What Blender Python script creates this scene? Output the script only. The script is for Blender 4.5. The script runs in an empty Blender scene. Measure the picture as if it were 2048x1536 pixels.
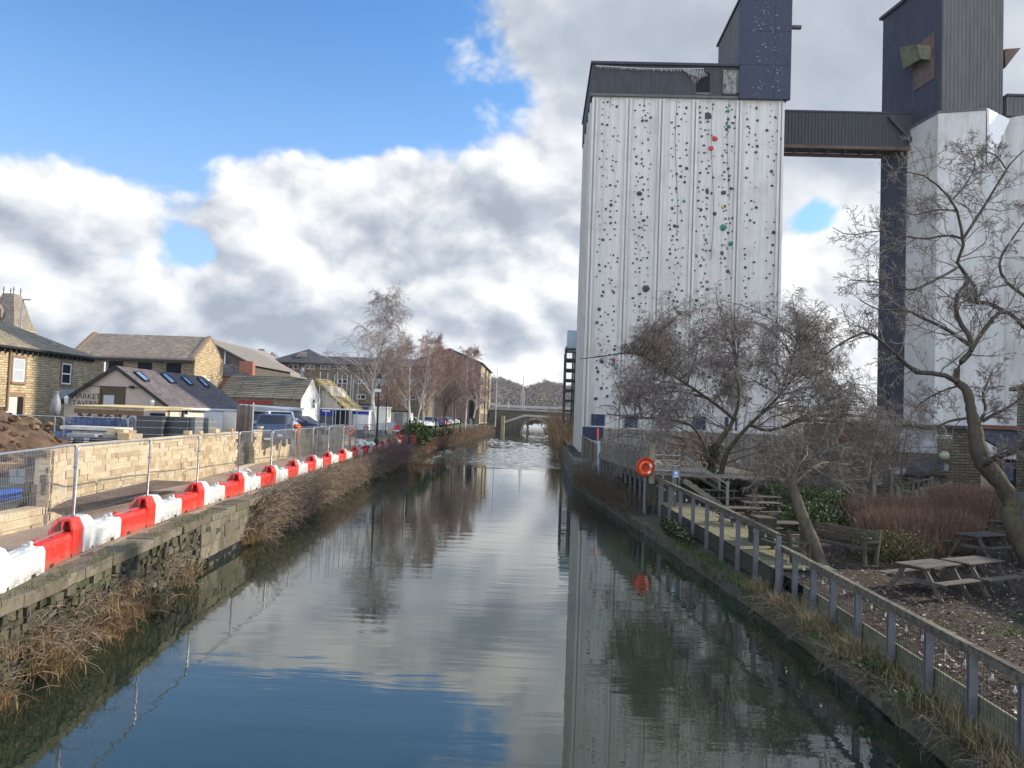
import bpy, math, random
import numpy as np
from mathutils import Vector, Matrix
rng = np.random.default_rng(7)
random.seed(7)
R = math.radians
scene = bpy.context.scene
COL = scene.collection
# ------------------------------------------------------------------ camera
F = 1540.0; CX, CY = 1024.0, 768.0; CAMH = 5.0
def _n(v):
    v = np.array(v, float); return v / np.linalg.norm(v)
def _c(u, v): return np.array([(u - CX), -(v - CY), -F])
_Yc = _n(_c(1075, 836)); _Hc = _c(75, 836 - 37)
_Zc = _n(np.cross(_c(2075, 836 + 37), _Hc))
if _Zc[1] < 0: _Zc = -_Zc
_Zc = _n(_Zc - _Yc * np.dot(_Zc, _Yc)); _Xc = np.cross(_Yc, _Zc)
W = np.stack([_Xc, _Yc, _Zc])          # camera space -> world space
def ray(u, v): return W @ _c(u, v)
def at(u, v, Y):
    d = ray(u, v); t = Y / d[1]; return np.array([d[0]*t, Y, CAMH + d[2]*t])
def gz(u, v, z):
    d = ray(u, v); t = (z - CAMH) / d[2]; return np.array([d[0]*t, d[1]*t, z])
def atx(u, v, X):
    d = ray(u, v); t = X / d[0]; return np.array([X, d[1]*t, CAMH + d[2]*t])
def pix(p):
    c = W.T @ (np.array(p, float) - np.array([0, 0, CAMH])); return CX + F*c[0]/-c[2], CY - F*c[1]/-c[2]
cam = bpy.data.cameras.new('camera'); camo = bpy.data.objects.new('camera', cam); COL.objects.link(camo)
cam.sensor_width = 36; cam.lens = 36*F/2048; cam.clip_end = 6000; cam.clip_start = 0.1
M = Matrix.Identity(4)
for i in range(3):
    for j in range(3): M[i][j] = W[i][j]
M[2][3] = CAMH
camo.matrix_world = M; scene.camera = camo

# ------------------------------------------------------------------ scene tree
def tag(o, label=None, cat=None, group=None, kind=None):
    if label: o['label'] = label
    if cat: o['category'] = cat
    if group: o['group'] = group
    if kind: o['kind'] = kind
    return o
def empty(name, loc, label=None, cat=None, group=None, rz=0):
    o = bpy.data.objects.new(name, None); COL.objects.link(o)
    o.location = Vector([float(c) for c in loc]); o.rotation_euler.z = rz; o.empty_display_size = .3
    return tag(o, label, cat, group)
def kids(o): return [c for c in o.children]
def copy_tree(o, parent=None):
    c = o.copy(); COL.objects.link(c)
    if parent is not None: c.parent = parent
    for ch in list(o.children): copy_tree(ch, c)
    return c
def root_loc(o):
    v = np.zeros(3)
    while o is not None:
        v += np.array(o.location); o = o.parent
    return v

class MB:
    """collects geometry; build() links it as one mesh object. Points are world points unless local=True."""
    def __init__(s): s.v = []; s.f = []; s.r = []; s.nv = 0
    def add(s, vs, fs, rnd=None):
        vs = np.asarray(vs, float).reshape(-1, 3); b = s.nv
        s.v.append(vs); s.nv += len(vs)
        rr = random.random() if rnd is None else rnd
        for f in fs:
            s.f.append(tuple(i + b for i in f)); s.r.append(rr)
    def hexa(s, p, rnd=None):   # 8 corners: bottom 0-3 ccw, top 4-7
        s.add(p, [(3,2,1,0),(4,5,6,7),(0,1,5,4),(1,2,6,5),(2,3,7,6),(3,0,4,7)], rnd)
    def box(s, c, d, rz=0, rnd=None, rot=None):
        x, y, z = d[0]/2, d[1]/2, d[2]/2
        p = np.array([[-x,-y,-z],[x,-y,-z],[x,y,-z],[-x,y,-z],[-x,-y,z],[x,-y,z],[x,y,z],[-x,y,z]])
        if rot is not None: p = p @ np.array(rot).T
        if rz:
            a, b = math.cos(rz), math.sin(rz); p = p @ np.array([[a,-b,0],[b,a,0],[0,0,1]]).T
        s.hexa(p + np.array(c, float), rnd)
    def span(s, lo, hi, rnd=None):
        lo = np.array(lo, float); hi = np.array(hi, float); s.box((lo+hi)/2, hi-lo, rnd=rnd)
    def beam(s, a, b, w, h, rnd=None, up=(0,0,1)):
        a = np.array(a, float); b = np.array(b, float); t = _n(b-a); up = np.array(up, float)
        if abs(np.dot(t, up)) > .98: up = np.array([1., 0, 0])
        sd = _n(np.cross(t, up)); u = np.cross(sd, t)
        q = [-sd*w/2-u*h/2, sd*w/2-u*h/2, sd*w/2+u*h/2, -sd*w/2+u*h/2]
        p = [a+x for x in q] + [b+x for x in q]
        s.add(p, [(3,2,1,0),(4,5,6,7),(0,1,5,4),(1,2,6,5),(2,3,7,6),(3,0,4,7)], rnd)
    def prism(s, poly, vec, rnd=None):      # polygon (list of 3d pts) swept along vec
        p = np.array(poly, float); n = len(p); vec = np.array(vec, float)
        s.add(np.vstack([p, p+vec]), [tuple(range(n))[::-1], tuple(range(n, 2*n))] + [(i, (i+1) % n, n+(i+1) % n, n+i) for i in range(n)], rnd)
    def quad(s, a, b, c, d, rnd=None): s.add([a,b,c,d], [(0,1,2,3)], rnd)
    def tube(s, pts, rad, k=6, cap=True, rnd=None):
        pts = np.asarray(pts, float); n = len(pts)
        rad = np.full(n, rad, float) if np.isscalar(rad) else np.asarray(rad, float)
        t = np.gradient(pts, axis=0); t /= (np.linalg.norm(t, axis=1)[:, None] + 1e-9)
        ref = np.array([0, 0, 1.]) if abs(t[:, 2]).mean() < .8 else np.array([1., 0, 0])
        a = np.cross(t, ref); a /= (np.linalg.norm(a, axis=1)[:, None] + 1e-9); b = np.cross(t, a)
        an = np.arange(k) * 2*math.pi/k
        vs = pts[:, None, :] + rad[:, None, None]*(np.cos(an)[None, :, None]*a[:, None, :] + np.sin(an)[None, :, None]*b[:, None, :])
        fs = [(i*k+j, i*k+(j+1) % k, (i+1)*k+(j+1) % k, (i+1)*k+j) for i in range(n-1) for j in range(k)]
        if cap: fs += [tuple(range(k))[::-1], tuple((n-1)*k+j for j in range(k))]
        s.add(vs.reshape(-1, 3), fs, rnd)
    def lathe(s, c, prof, k=16, rnd=None):   # prof [(r,z)]
        s_pts = np.array([[c[0], c[1], c[2]+z] for r, z in prof]); an = np.arange(k)*2*math.pi/k
        vs = np.array([[c[0]+r*math.cos(x), c[1]+r*math.sin(x), c[2]+z] for r, z in prof for x in an]); n = len(prof)
        fs = [(i*k+j, i*k+(j+1) % k, (i+1)*k+(j+1) % k, (i+1)*k+j) for i in range(n-1) for j in range(k)]
        fs += [tuple(range(k))[::-1], tuple((n-1)*k+j for j in range(k))]
        s.add(vs, fs, rnd)
    def blob(s, c, r, seed=0, amp=.2, k=10, m=7, rnd=None):
        g = np.random.default_rng(seed); r = np.array(r, float)*np.ones(3)
        ph = g.uniform(0, 6.28, (5, 3)); fr = g.uniform(1.5, 4, (5, 3)); vs = []; fs = []
        for i in range(m+1):
            th = math.pi*i/m
            for j in range(k):
                a = 2*math.pi*j/k; d = np.array([math.sin(th)*math.cos(a), math.sin(th)*math.sin(a), math.cos(th)])
                o = 1+amp*sum(math.sin(np.dot(fr[q], d)*1.7+ph[q, 0]) for q in range(5))/2.5
                vs.append(np.array(c)+d*r*o)
        fs = [(i*k+j, (i+1)*k+j, (i+1)*k+(j+1) % k, i*k+(j+1) % k) for i in range(m) for j in range(k)]
        s.add(vs, fs, rnd)
    def build(s, name, mat, parent=None, local=False, smooth=False, bevel=0, label=None):
        me = bpy.data.meshes.new(name)
        vs = np.vstack(s.v) if s.v else np.zeros((0, 3))
        if parent is not None and not local: vs = vs - root_loc(parent)
        me.from_pydata(vs.tolist(), [], s.f)
        at_ = me.attributes.new('rnd', 'FLOAT', 'FACE'); at_.data.foreach_set('value', np.array(s.r, np.float32))
        if smooth: me.polygons.foreach_set('use_smooth', [True]*len(s.f))
        me.update()
        o = bpy.data.objects.new(name, me); COL.objects.link(o)
        if mat is not None: me.materials.append(mat)
        if parent is not None: o.parent = parent
        if bevel:
            m = o.modifiers.new('bevel', 'BEVEL'); m.width = bevel; m.segments = 2; m.limit_method = 'ANGLE'; m.angle_limit = R(40)
        if label: o['label'] = label
        return o

def resample(pts, step):
    pts = np.asarray(pts, float); d = np.r_[0, np.cumsum(np.linalg.norm(np.diff(pts, axis=0), axis=1))]
    n = max(2, int(round(d[-1]/step))+1); q = np.linspace(0, d[-1], n)
    return np.stack([np.interp(q, d, pts[:, i]) for i in range(pts.shape[1])], 1)
def smooth_line(pts, n=40):
    """Catmull-Rom through the points"""
    p = np.asarray(pts, float); p = np.vstack([2*p[0]-p[1], p, 2*p[-1]-p[-2]]); out = []
    m = max(2, n//(len(p)-3))
    for i in range(1, len(p)-2):
        for t in np.linspace(0, 1, m, endpoint=False):
            a, b, c, d = p[i-1], p[i], p[i+1], p[i+2]
            out.append(.5*((2*b)+(-a+c)*t+(2*a-5*b+4*c-d)*t*t+(-a+3*b-3*c+d)*t**3))
    out.append(p[-2]); return np.array(out)

# ------------------------------------------------------------------ materials
class NT:
    def __init__(s, nt): s.nt = nt; s.n = nt.nodes; s.l = nt.links
    def new(s, t, **kw):
        x = s.n.new(t)
        for k, v in kw.items():
            if k.startswith('i_'):
                k = k[2:]; k = int(k) if k.isdigit() else k.replace('_', ' ')
                s.set(x.inputs[k], v)
            else: setattr(x, k, v)
        return x
    def set(s, sock, v):
        if isinstance(v, bpy.types.NodeSocket): s.l.new(v, sock)
        elif isinstance(v, (tuple, list)) and len(v) == 3 and sock.type == 'RGBA': sock.default_value = (*v, 1)
        else: sock.default_value = v
    def math(s, op, a, b=0.0, c=None, clamp=False):
        x = s.n.new('ShaderNodeMath'); x.operation = op; x.use_clamp = clamp
        s.set(x.inputs[0], a); s.set(x.inputs[1], b)
        if c is not None: s.set(x.inputs[2], c)
        return x.outputs[0]
    def vec(s, op, a, b=None):
        x = s.n.new('ShaderNodeVectorMath'); x.operation = op; s.set(x.inputs[0], a)
        if b is not None: s.set(x.inputs[1], b)
        return x.outputs['Value'] if op in ('DOT_PRODUCT', 'LENGTH') else x.outputs[0]
    def mix(s, f, a, b, mode='MIX'):
        x = s.n.new('ShaderNodeMix'); x.data_type = 'RGBA'; x.blend_type = mode; x.clamp_factor = True
        s.set(x.inputs[0], f); s.set(x.inputs[6], a); s.set(x.inputs[7], b); return x.outputs[2]
    def ramp(s, f, stops):
        x = s.n.new('ShaderNodeValToRGB'); cr = x.color_ramp
        while len(cr.elements) < len(stops): cr.elements.new(.5)
        for e, (p, c) in zip(cr.elements, stops):
            e.position = p; e.color = (*c, 1) if not np.isscalar(c) else (c, c, c, 1)
        s.set(x.inputs[0], f); return x.outputs[0]
    def smooth(s, f, a, b):
        x = s.n.new('ShaderNodeMapRange'); x.interpolation_type = 'SMOOTHSTEP'
        s.set(x.inputs[0], f); s.set(x.inputs[1], a); s.set(x.inputs[2], b); return x.outputs[0]
    def noise(s, vec, scale, detail=4, rough=.55, dist=0.0):
        x = s.n.new('ShaderNodeTexNoise'); s.set(x.inputs['Vector'], vec); s.set(x.inputs['Scale'], scale)
        x.inputs['Detail'].default_value = detail; x.inputs['Roughness'].default_value = rough; x.inputs['Distortion'].default_value = dist
        return x.outputs['Fac']
    def xyz(s, x=0.0, y=0.0, z=0.0):
        c = s.n.new('ShaderNodeCombineXYZ'); s.set(c.inputs[0], x); s.set(c.inputs[1], y); s.set(c.inputs[2], z); return c.outputs[0]
    def sep(s, v):
        c = s.n.new('ShaderNodeSeparateXYZ'); s.set(c.inputs[0], v); return c.outputs
MATS = {}
def newmat(name):
    m = bpy.data.materials.new(name); m.use_nodes = True; n = NT(m.node_tree)
    b = m.node_tree.nodes['Principled BSDF']; b.inputs['Specular IOR Level'].default_value = .3
    MATS[name] = m; return m, n, b
def surf_uv(n):
    """(u, v, 0) along any flat face: u horizontal, v up the slope (object space)"""
    tc = n.new('ShaderNodeTexCoord'); N = tc.outputs['Normal']; P = tc.outputs['Object']
    t = n.vec('NORMALIZE', n.vec('CROSS_PRODUCT', (0.0001, 0, 1), N)); w = n.vec('CROSS_PRODUCT', N, t)
    return n.xyz(n.vec('DOT_PRODUCT', P, t), n.vec('DOT_PRODUCT', P, w), 0.0), P
def scale3(n, v, s): return n.vec('MULTIPLY', v, s)
def bump(n, b, h, strength=.4, dist=.02):
    x = n.new('ShaderNodeBump'); n.set(x.inputs['Strength'], strength); n.set(x.inputs['Distance'], dist); n.set(x.inputs['Height'], h)
    n.l.new(x.outputs[0], b.inputs['Normal'])
def rnd_attr(n):
    return n.new('ShaderNodeAttribute', attribute_name='rnd').outputs['Fac']
def m_plain(name, c, rough=.7, var=.15, scale=6, metal=0, spec=.3, bmp=0, dark=None, stretch=(1,1,1), rv=0.0, coat=0):
    """base colour broken up by two noises, wear and (rv) by a per-piece random"""
    m, n, b = newmat(name); c = np.array(c)
    P = scale3(n, n.new('ShaderNodeTexCoord').outputs['Object'], stretch)
    f = n.noise(P, scale, 6, .65)
    lo = tuple(c*(1-var)) if dark is None else dark
    col = n.ramp(f, [(.3, lo), (.68, tuple(np.minimum(c*(1+var*.6), 1)))])
    if rv:
        r = rnd_attr(n); col = n.mix(1.0, col, n.ramp(r, [(0, 1-rv), (1, 1+rv*.3)]), 'MULTIPLY')
    n.set(b.inputs['Base Color'], col); n.set(b.inputs['Roughness'], n.ramp(n.noise(P, scale*2.3, 3), [(.3, max(rough-.12, 0)), (.7, min(rough+.1, 1))]))
    b.inputs['Metallic'].default_value = metal; b.inputs['Specular IOR Level'].default_value = spec
    if coat: b.inputs['Coat Weight'].default_value = coat; b.inputs['Coat Roughness'].default_value = .08
    if bmp: bump(n, b, f, bmp, .02)
    return m
def m_stone(name, c1, c2, c3, grain=14, rough=.9, rv=True, moss=0.0, stain=.4):
    """per-stone colour (attribute rnd) with grain, stains and optional moss"""
    m, n, b = newmat(name); P = n.new('ShaderNodeTexCoord').outputs['Object']; r = rnd_attr(n)
    col = n.ramp(r, [(0, c1), (.5, c2), (1, c3)])
    g = n.noise(P, grain, 6, .7); big = n.noise(P, .9, 4, .6)
    col = n.mix(1.0, col, n.ramp(g, [(.25, .62), (.7, 1.08)]), 'MULTIPLY')
    col = n.mix(n.math('MULTIPLY', n.smooth(big, .5, .72), stain), col, tuple(np.array(c1)*.35))
    if moss:
        mm = n.smooth(n.noise(P, 2.6, 6, .75), .62-moss*.25, .72)
        col = n.mix(mm, col, (.075, .085, .03))
    n.set(b.inputs['Base Color'], col); b.inputs['Roughness'].default_value = rough
    bump(n, b, g, .5, .02); return m
def m_brick(name, c1, c2, mortar, bw=.45, bh=.17, ms=.012, squash=1.0, stain=.35, grain=9, rough=.9, dirt=(.05,.045,.04)):
    m, n, b = newmat(name); uv, P = surf_uv(n)
    br = n.new('ShaderNodeTexBrick', i_Vector=uv, i_Color1=c1, i_Color2=c2, i_Mortar=mortar, i_Scale=1.0)
    br.inputs['Brick Width'].default_value = bw; br.inputs['Row Height'].default_value = bh; br.inputs['Mortar Size'].default_value = ms
    br.offset = .5; br.inputs['Bias'].default_value = 0; br.inputs['Mortar Smooth'].default_value = .3
    g = n.noise(P, grain, 5, .7); big = n.noise(scale3(n, P, (.6, .6, .35)), 1.0, 5, .65)
    v = n.noise(scale3(n, uv, (1/bw, 1/bh, 1)), .9, 1, .5)
    col = n.mix(1.0, br.outputs[0], n.ramp(v, [(.3, .7), (.7, 1.15)]), 'MULTIPLY')
    col = n.mix(1.0, col, n.ramp(g, [(.25, .75), (.7, 1.08)]), 'MULTIPLY')
    col = n.mix(n.math('MULTIPLY', n.smooth(big, .5, .75), stain), col, dirt)
    n.set(b.inputs['Base Color'], col); b.inputs['Roughness'].default_value = rough
    h = n.math('ADD', n.math('MULTIPLY', br.outputs['Fac'], -1.0), n.math('MULTIPLY', g, .5)); bump(n, b, h, .5, .02)
    return m
def m_tiles(name, c1, c2, tw=.3, th=.25, moss=None, mossamt=.4, rough=.85, gap=.03):
    m, n, b = newmat(name); uv, P = surf_uv(n)
    br = n.new('ShaderNodeTexBrick', i_Vector=uv, i_Color1=c1, i_Color2=c2, i_Mortar=tuple(np.array(c1)*.25), i_Scale=1.0)
    br.inputs['Brick Width'].default_value = tw; br.inputs['Row Height'].default_value = th; br.inputs['Mortar Size'].default_value = gap*.5
    v = n.noise(scale3(n, uv, (1/tw, 1/th, 1)), .8, 2, .6); big = n.noise(P, .55, 5, .7)
    col = n.mix(1.0, br.outputs[0], n.ramp(v, [(.25, .6), (.75, 1.35)]), 'MULTIPLY')
    col = n.mix(1.0, col, n.ramp(big, [(.3, .75), (.7, 1.15)]), 'MULTIPLY')
    if moss is not None: col = n.mix(n.math('MULTIPLY', n.smooth(n.noise(P, 1.3, 7, .75), .5, .7), mossamt), col, moss)
    n.set(b.inputs['Base Color'], col); b.inputs['Roughness'].default_value = rough
    fr = n.math('FRACT', n.math('DIVIDE', n.sep(uv)[1], th)); bump(n, b, n.math('SUBTRACT', n.math('MULTIPLY', fr, -.6), n.math('MULTIPLY', br.outputs['Fac'], .5)), .7, .04)
    return m
def m_glass(name, c=(.02,.025,.03), rough=.08):
    m, n, b = newmat(name); b.inputs['Base Color'].default_value = (*c, 1); b.inputs['Roughness'].default_value = rough
    b.inputs['Specular IOR Level'].default_value = .8; return m
# ------------------------------------------------------------------ light and sky
SUN_AZ, SUN_EL = 17.3, 27.0         # degrees from +X towards +Y, above the horizon
sun = bpy.data.lights.new('sun', 'SUN'); suno = bpy.data.objects.new('sun', sun); COL.objects.link(suno)
sun.energy = 3.15; sun.angle = R(.6); sun.color = (1, .90, .74)
_s = np.array([math.cos(R(SUN_EL))*math.cos(R(SUN_AZ)), math.cos(R(SUN_EL))*math.sin(R(SUN_AZ)), math.sin(R(SUN_EL))])
suno.rotation_euler = Vector(-_s).to_track_quat('-Z', 'Y').to_euler()
suno.location = (60, 20, 60)
def azel(u, v):
    d = _n(ray(u, v)); return math.atan2(d[0], d[1]), math.asin(d[2])
def make_world():
    w = bpy.data.worlds.new('World'); scene.world = w; w.use_nodes = True
    n = NT(w.node_tree); bg = w.node_tree.nodes['Background']
    sky = n.new('ShaderNodeTexSky', sky_type='NISHITA', sun_disc=False, sun_elevation=R(SUN_EL), sun_rotation=R(90-SUN_AZ), air_density=1.0, dust_density=.6, ozone_density=1.6, altitude=80)
    d = n.vec('NORMALIZE', n.new('ShaderNodeTexCoord').outputs['Generated'])
    x, y, z = n.sep(d)[:]
    az = n.math('ARCTAN2', x, y); el = n.math('ARCSINE', z); p = n.xyz(az, el, 0.0)
    warp = n.new('ShaderNodeTexNoise', noise_dimensions='2D', i_Vector=p, i_Scale=9.0, i_Detail=3.0)
    pw = n.vec('ADD', p, scale3(n, n.vec('SUBTRACT', warp.outputs['Color'], (.5, .5, .5)), (.022, .022, 0)))
    def blobs(lst, q):
        tot = None
        for (u, v, ru, rv, wt) in lst:
            a, e = azel(u, v)
            o = scale3(n, n.vec('SUBTRACT', q, (a, e, 0)), (F/ru, F/rv, 0))
            g = n.math('MULTIPLY', n.math('EXPONENT', n.math('MULTIPLY', n.vec('DOT_PRODUCT', o, o), -1.0)), wt)
            tot = g if tot is None else n.math('ADD', tot, g)
        return tot
    cover = [(30, 395, 150, 75, .75), (215, 455, 150, 70, .6), (60, 520, 190, 60, .7), (640, 350, 170, 80, .75), (450, 430, 110, 75, .5),
             (930, 380, 210, 110, .8), (760, 460, 240, 110, .8), (480, 570, 330, 70, .8), (950, 590, 300, 110, .9), (250, 590, 260, 60, .65),
             (660, 650, 420, 60, .8), (1130, 330, 90, 110, .5), (1130, 60, 170, 110, .75), (1420, 90, 330, 200, .95), (1760, 150, 330, 200, .95),
             (2050, 100, 200, 200, .6), (1620, 330, 160, 55, .55), (1640, 535, 100, 75, .95), (1690, 640, 260, 70, .8), (1040, 740, 260, 40, .9),
             (330, 690, 400, 50, .8), (1900, 500, 130, 200, .7), (290, 375, 90, 28, .22), (140, 610, 80, 16, .3), (1380, 420, 300, 200, .8), (360, 660, 120, 40, .3)]
    hole = [(385, 505, 52, 32, .7), (420, 385, 60, 30, .3), (1622, 432, 55, 36, .85), (55, 600, 75, 60, .9), (250, 520, 70, 22, .35), (560, 250, 500, 70, .35), (1740, 455, 40, 30, .1)]
    grey = [(830, 420, 190, 85, .75), (930, 660, 300, 55, .85), (120, 460, 150, 45, .45), (600, 560, 240, 34, .6), (1250, 80, 300, 150, .9),
            (1720, 110, 360, 190, .9), (1660, 320, 150, 60, .55), (300, 640, 280, 34, .65), (620, 690, 300, 26, .5), (1640, 590, 60, 16, .4), (440, 440, 60, 45, .35), (1010, 450, 130, 70, .5), (760, 620, 120, 30, .35)]
    white = [(640, 305, 130, 40, .5), (930, 320, 170, 34, .5), (90, 360, 110, 45, .6), (560, 480, 120, 60, .4), (660, 500, 90, 60, .5), (1600, 510, 80, 50, .7), (1045, 735, 130, 26, 1.0), (960, 590, 90, 50, .5), (1060, 560, 90, 60, .35), (250, 430, 110, 40, .5), (1640, 680, 160, 60, .6), (720, 585, 60, 40, .4)]
    def tex(q, sc, det, typ='FBM', rough=.55, lac=2.1):
        x = n.new('ShaderNodeTexNoise', noise_dimensions='2D', noise_type=typ, i_Vector=q, i_Scale=sc, i_Detail=det, i_Roughness=rough, i_Lacunarity=lac)
        if typ == 'FBM': x.normalize = True
        return x.outputs['Fac']
    def billow(q, det):      # rounded heads parted by sharp creases, like the tops of cumulus
        tot = None
        for sc, w in ((5.0, .50), (11.0, .27), (24.0, .15), (52.0, .08))[:det]:
            a = n.math('ABSOLUTE', n.math('SUBTRACT', tex(n.vec('ADD', q, (sc*.37, sc*.91, 0)), sc, 0.0), .5)); a = n.math('MULTIPLY', a, 4.0*w); tot = a if tot is None else n.math('ADD', tot, a)
        return tot
    def puff(q, det):
        f = tex(q, 6.0, 3.0+det); return n.math('ADD', f, n.math('MULTIPLY', n.math('SUBTRACT', billow(q, det), .40), .42)), f
    q = scale3(n, pw, (1, 1.35, 1))
    N0, f0 = puff(q, 4); S0, f0 = puff(q, 3); S1, f1 = puff(n.vec('ADD', q, (.012, .030, 0)), 2)
    lowband = n.math('MULTIPLY', n.smooth(el, .17, .03), .62)
    behind = n.math('MULTIPLY', n.smooth(y, .25, -.25), .55)  # unseen cloud bank added behind the camera to fill shaded faces
    B = n.math('SUBTRACT', n.math('ADD', n.math('MINIMUM', blobs(cover, pw), 1.0), n.math('ADD', lowband, behind)), blobs(hole, pw))
    D = n.math('ADD', B, n.math('MULTIPLY', n.math('SUBTRACT', N0, .62), 1.05))
    alpha = n.smooth(D, .28, .62)
    soft = n.math('SUBTRACT', 1.0, n.math('MINIMUM', blobs([(1400, 60, 420, 220, .8), (1800, 130, 400, 260, .8)], pw), .8))
    lit = n.math('ADD', n.math('MULTIPLY', n.math('MULTIPLY', n.math('SUBTRACT', S0, S1), 2.0), soft), .62)
    thick = n.smooth(D, .55, 1.3)
    lit = n.math('SUBTRACT', lit, n.math('MULTIPLY', thick, .14))
    lit = n.math('SUBTRACT', lit, n.math('MULTIPLY', blobs(grey, pw), .40)); lit = n.math('ADD', lit, n.math('MULTIPLY', blobs(white, pw), .5))
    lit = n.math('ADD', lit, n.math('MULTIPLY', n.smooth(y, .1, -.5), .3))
    ccol = n.ramp(lit, [(0, (.19, .215, .255)), (.35, (.275, .30, .335)), (.68, (.41, .42, .435)), (1, (.52, .52, .51))])
    skyc = n.vec('MULTIPLY', sky.outputs[0], (.052, .086, .114))
    # paler, milky air low over the horizon
    skyc = n.mix(n.math('MULTIPLY', n.smooth(el, .50, .05), .66), skyc, (.26, .35, .485))
    tot = n.mix(alpha, skyc, ccol)
    tot = n.vec('SCALE', tot); sc = tot.node; n.set(sc.inputs['Scale'], n.math('ADD', 1.0, n.math('MULTIPLY', n.smooth(y, .05, -.6), 1.0)))  # sky behind the camera brightened further as added fill light
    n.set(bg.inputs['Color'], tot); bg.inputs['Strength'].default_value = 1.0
    w.cycles.sampling_method = 'MANUAL'; w.cycles.sample_map_resolution = 512
make_world()
scene.view_settings.view_transform = 'Standard'; scene.view_settings.look = 'None'; scene.view_settings.exposure = 1.12; scene.view_settings.gamma = 1
scene.cycles.use_denoising = True
try: scene.cycles.denoiser = 'OPENIMAGEDENOISE'
except Exception: pass
scene.render.filter_size = 1.15
scene.cycles.max_bounces = 5; scene.cycles.diffuse_bounces = 2; scene.cycles.glossy_bounces = 3; scene.cycles.transmission_bounces = 3
scene.cycles.transparent_max_bounces = 6; scene.cycles.caustics_reflective = False; scene.cycles.caustics_refractive = False
scene.cycles.use_adaptive_sampling = True; scene.cycles.adaptive_threshold = .015; scene.cycles.sample_clamp_indirect = 4

# ------------------------------------------------------------------ canal edges (x, y, z of the top)
EDGE_L = np.array([(-8.0,-12,1.6),(-8.3,4,1.6),(-8.55,9,1.6),(-8.92,14,1.6),(-9.55,18.7,1.6),(-10.1,23,1.6),(-10.5,28.2,1.6),(-11.2,36,1.6),(-12.05,45,1.6),(-12.75,60,1.6),(-13.7,80,1.65),(-14.2,105,2.2),(-13.7,150,2.9),(-12.2,200,3.0),(-11.5,226,3.0)])
EDGE_R = np.array([(6.5,-12),(6.4,5),(6.36,12),(6.32,15.2),(6.15,20),(5.65,26.3),(5.1,33),(3.7,48),(2.8,57.5),(2.9,70),(3.2,90),(3.8,150),(4.2,226)])
WALL_L = np.array([(-13.2,20.6),(-14.15,23),(-15.25,32),(-16.5,43),(-17.4,52),(-18.4,62),(-19.2,76)])
def xl(y): return float(np.interp(y, EDGE_L[:,1], EDGE_L[:,0]))
def zl(y): return float(np.interp(y, EDGE_L[:,1], EDGE_L[:,2]))
def xr(y): return float(np.interp(y, EDGE_R[:,1], EDGE_R[:,0]))
def xw(y): return float(np.interp(y, WALL_L[:,1], WALL_L[:,0]))
# ------------------------------------------------------------------ water
def mat_water():
    m, n, b = newmat('water'); P = n.new('ShaderNodeTexCoord').outputs['Object']; y = n.sep(P)[1]; x = n.sep(P)[0]
    murk = n.noise(scale3(n, P, (.25, .1, 1)), 1.0, 3)
    b.inputs['Base Color'].default_value = (.018, .026, .019, 1)
    n.set(b.inputs['Base Color'], n.ramp(murk, [(.3, (.009, .019, .012)), (.7, (.016, .027, .015))]))
    b.inputs['Roughness'].default_value = .015; b.inputs['IOR'].default_value = 1.95; b.inputs['Specular IOR Level'].default_value = .5
    edge = n.noise(scale3(n, P, (.12, .5, 1)), 1.0, 2)
    far = n.smooth(n.math('ADD', y, n.math('MULTIPLY', n.math('SUBTRACT', edge, .5), 5.0)), 75, 77.5)
    right = n.smooth(x, 0, 5)
    a = n.noise(scale3(n, P, (.22, 1.5, 1)), 1.0, 3, .5, .4)      # long low swell lines
    c = n.noise(scale3(n, P, (.7, 4.2, 1)), 1.0, 3, .55, .3)        # finer ripples
    s = n.noise(scale3(n, P, (1.2, 1.2, 1)), 1.0, 2)
    calm = n.ramp(n.noise(scale3(n, P, (.06, .16, 1)), 1.0, 2), [(.38, .10), (.62, 1.0)])
    h = n.math('ADD', n.math('MULTIPLY', a, .55), n.math('MULTIPLY', n.math('MULTIPLY', c, calm), .22))
    h = n.math('ADD', h, n.math('MULTIPLY', s, .06))
    chop = n.math('MULTIPLY', n.noise(scale3(n, P, (.9, .5, 1)), 1.6, 5, .7), 9.0)
    bump(n, b, h, 1.0, .011)
    return m
def build_water():
    mb = MB(); ys = np.linspace(-12, 420, 109)
    v = [(-70, -12, 0), (70, -12, 0), (70, 420, 0), (-70, 420, 0)]
    mb.add(v, [(0, 1, 2, 3)]); o = mb.build('water', mat_water()); tag(o, 'calm canal water reflecting the sky and the silo', 'water', kind='structure')
build_water()
def build_ripples():
    g = np.random.default_rng(33); xs = np.linspace(-15, 5.0, 84); ys_ = np.r_[np.arange(74.6, 120, .22), np.arange(120, 224, .45)]; X, Y = np.meshgrid(xs, ys_); Z = np.zeros_like(X)
    for i in range(46):
        wl = g.uniform(.45, 1.5); a = g.normal(1.57, .5); k = 2*math.pi/wl; Z += wl*.0048*np.sin(k*(X*math.cos(a)+Y*math.sin(a))+g.uniform(0, 6.28))
    edge = np.clip((Y-75.2-1.2*np.sin(X*.5)-.5*np.sin(X*1.7))/2.5, 0, 1); Z = .012+edge*(.05+Z*(.75+.25*np.sin(X*.3+Y*.11))); Z = np.maximum(Z, .006)
    n, k = X.shape; i = (np.arange(n-1)[:, None]*k+np.arange(k-1)[None]).ravel(); f = np.stack([i, i+1, i+k+1, i+k], 1); m = MB(); m.v.append(np.stack([X, Y, Z], -1).reshape(-1, 3)); m.nv = n*k; m.f = list(map(tuple, f.tolist())); m.r = [.5]*len(m.f)
    o = m.build('rippled_water', MATS['water'], smooth=True); tag(o, 'wind rippled stretch of canal water before the bridge', 'water', kind='structure')
build_ripples()
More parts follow.
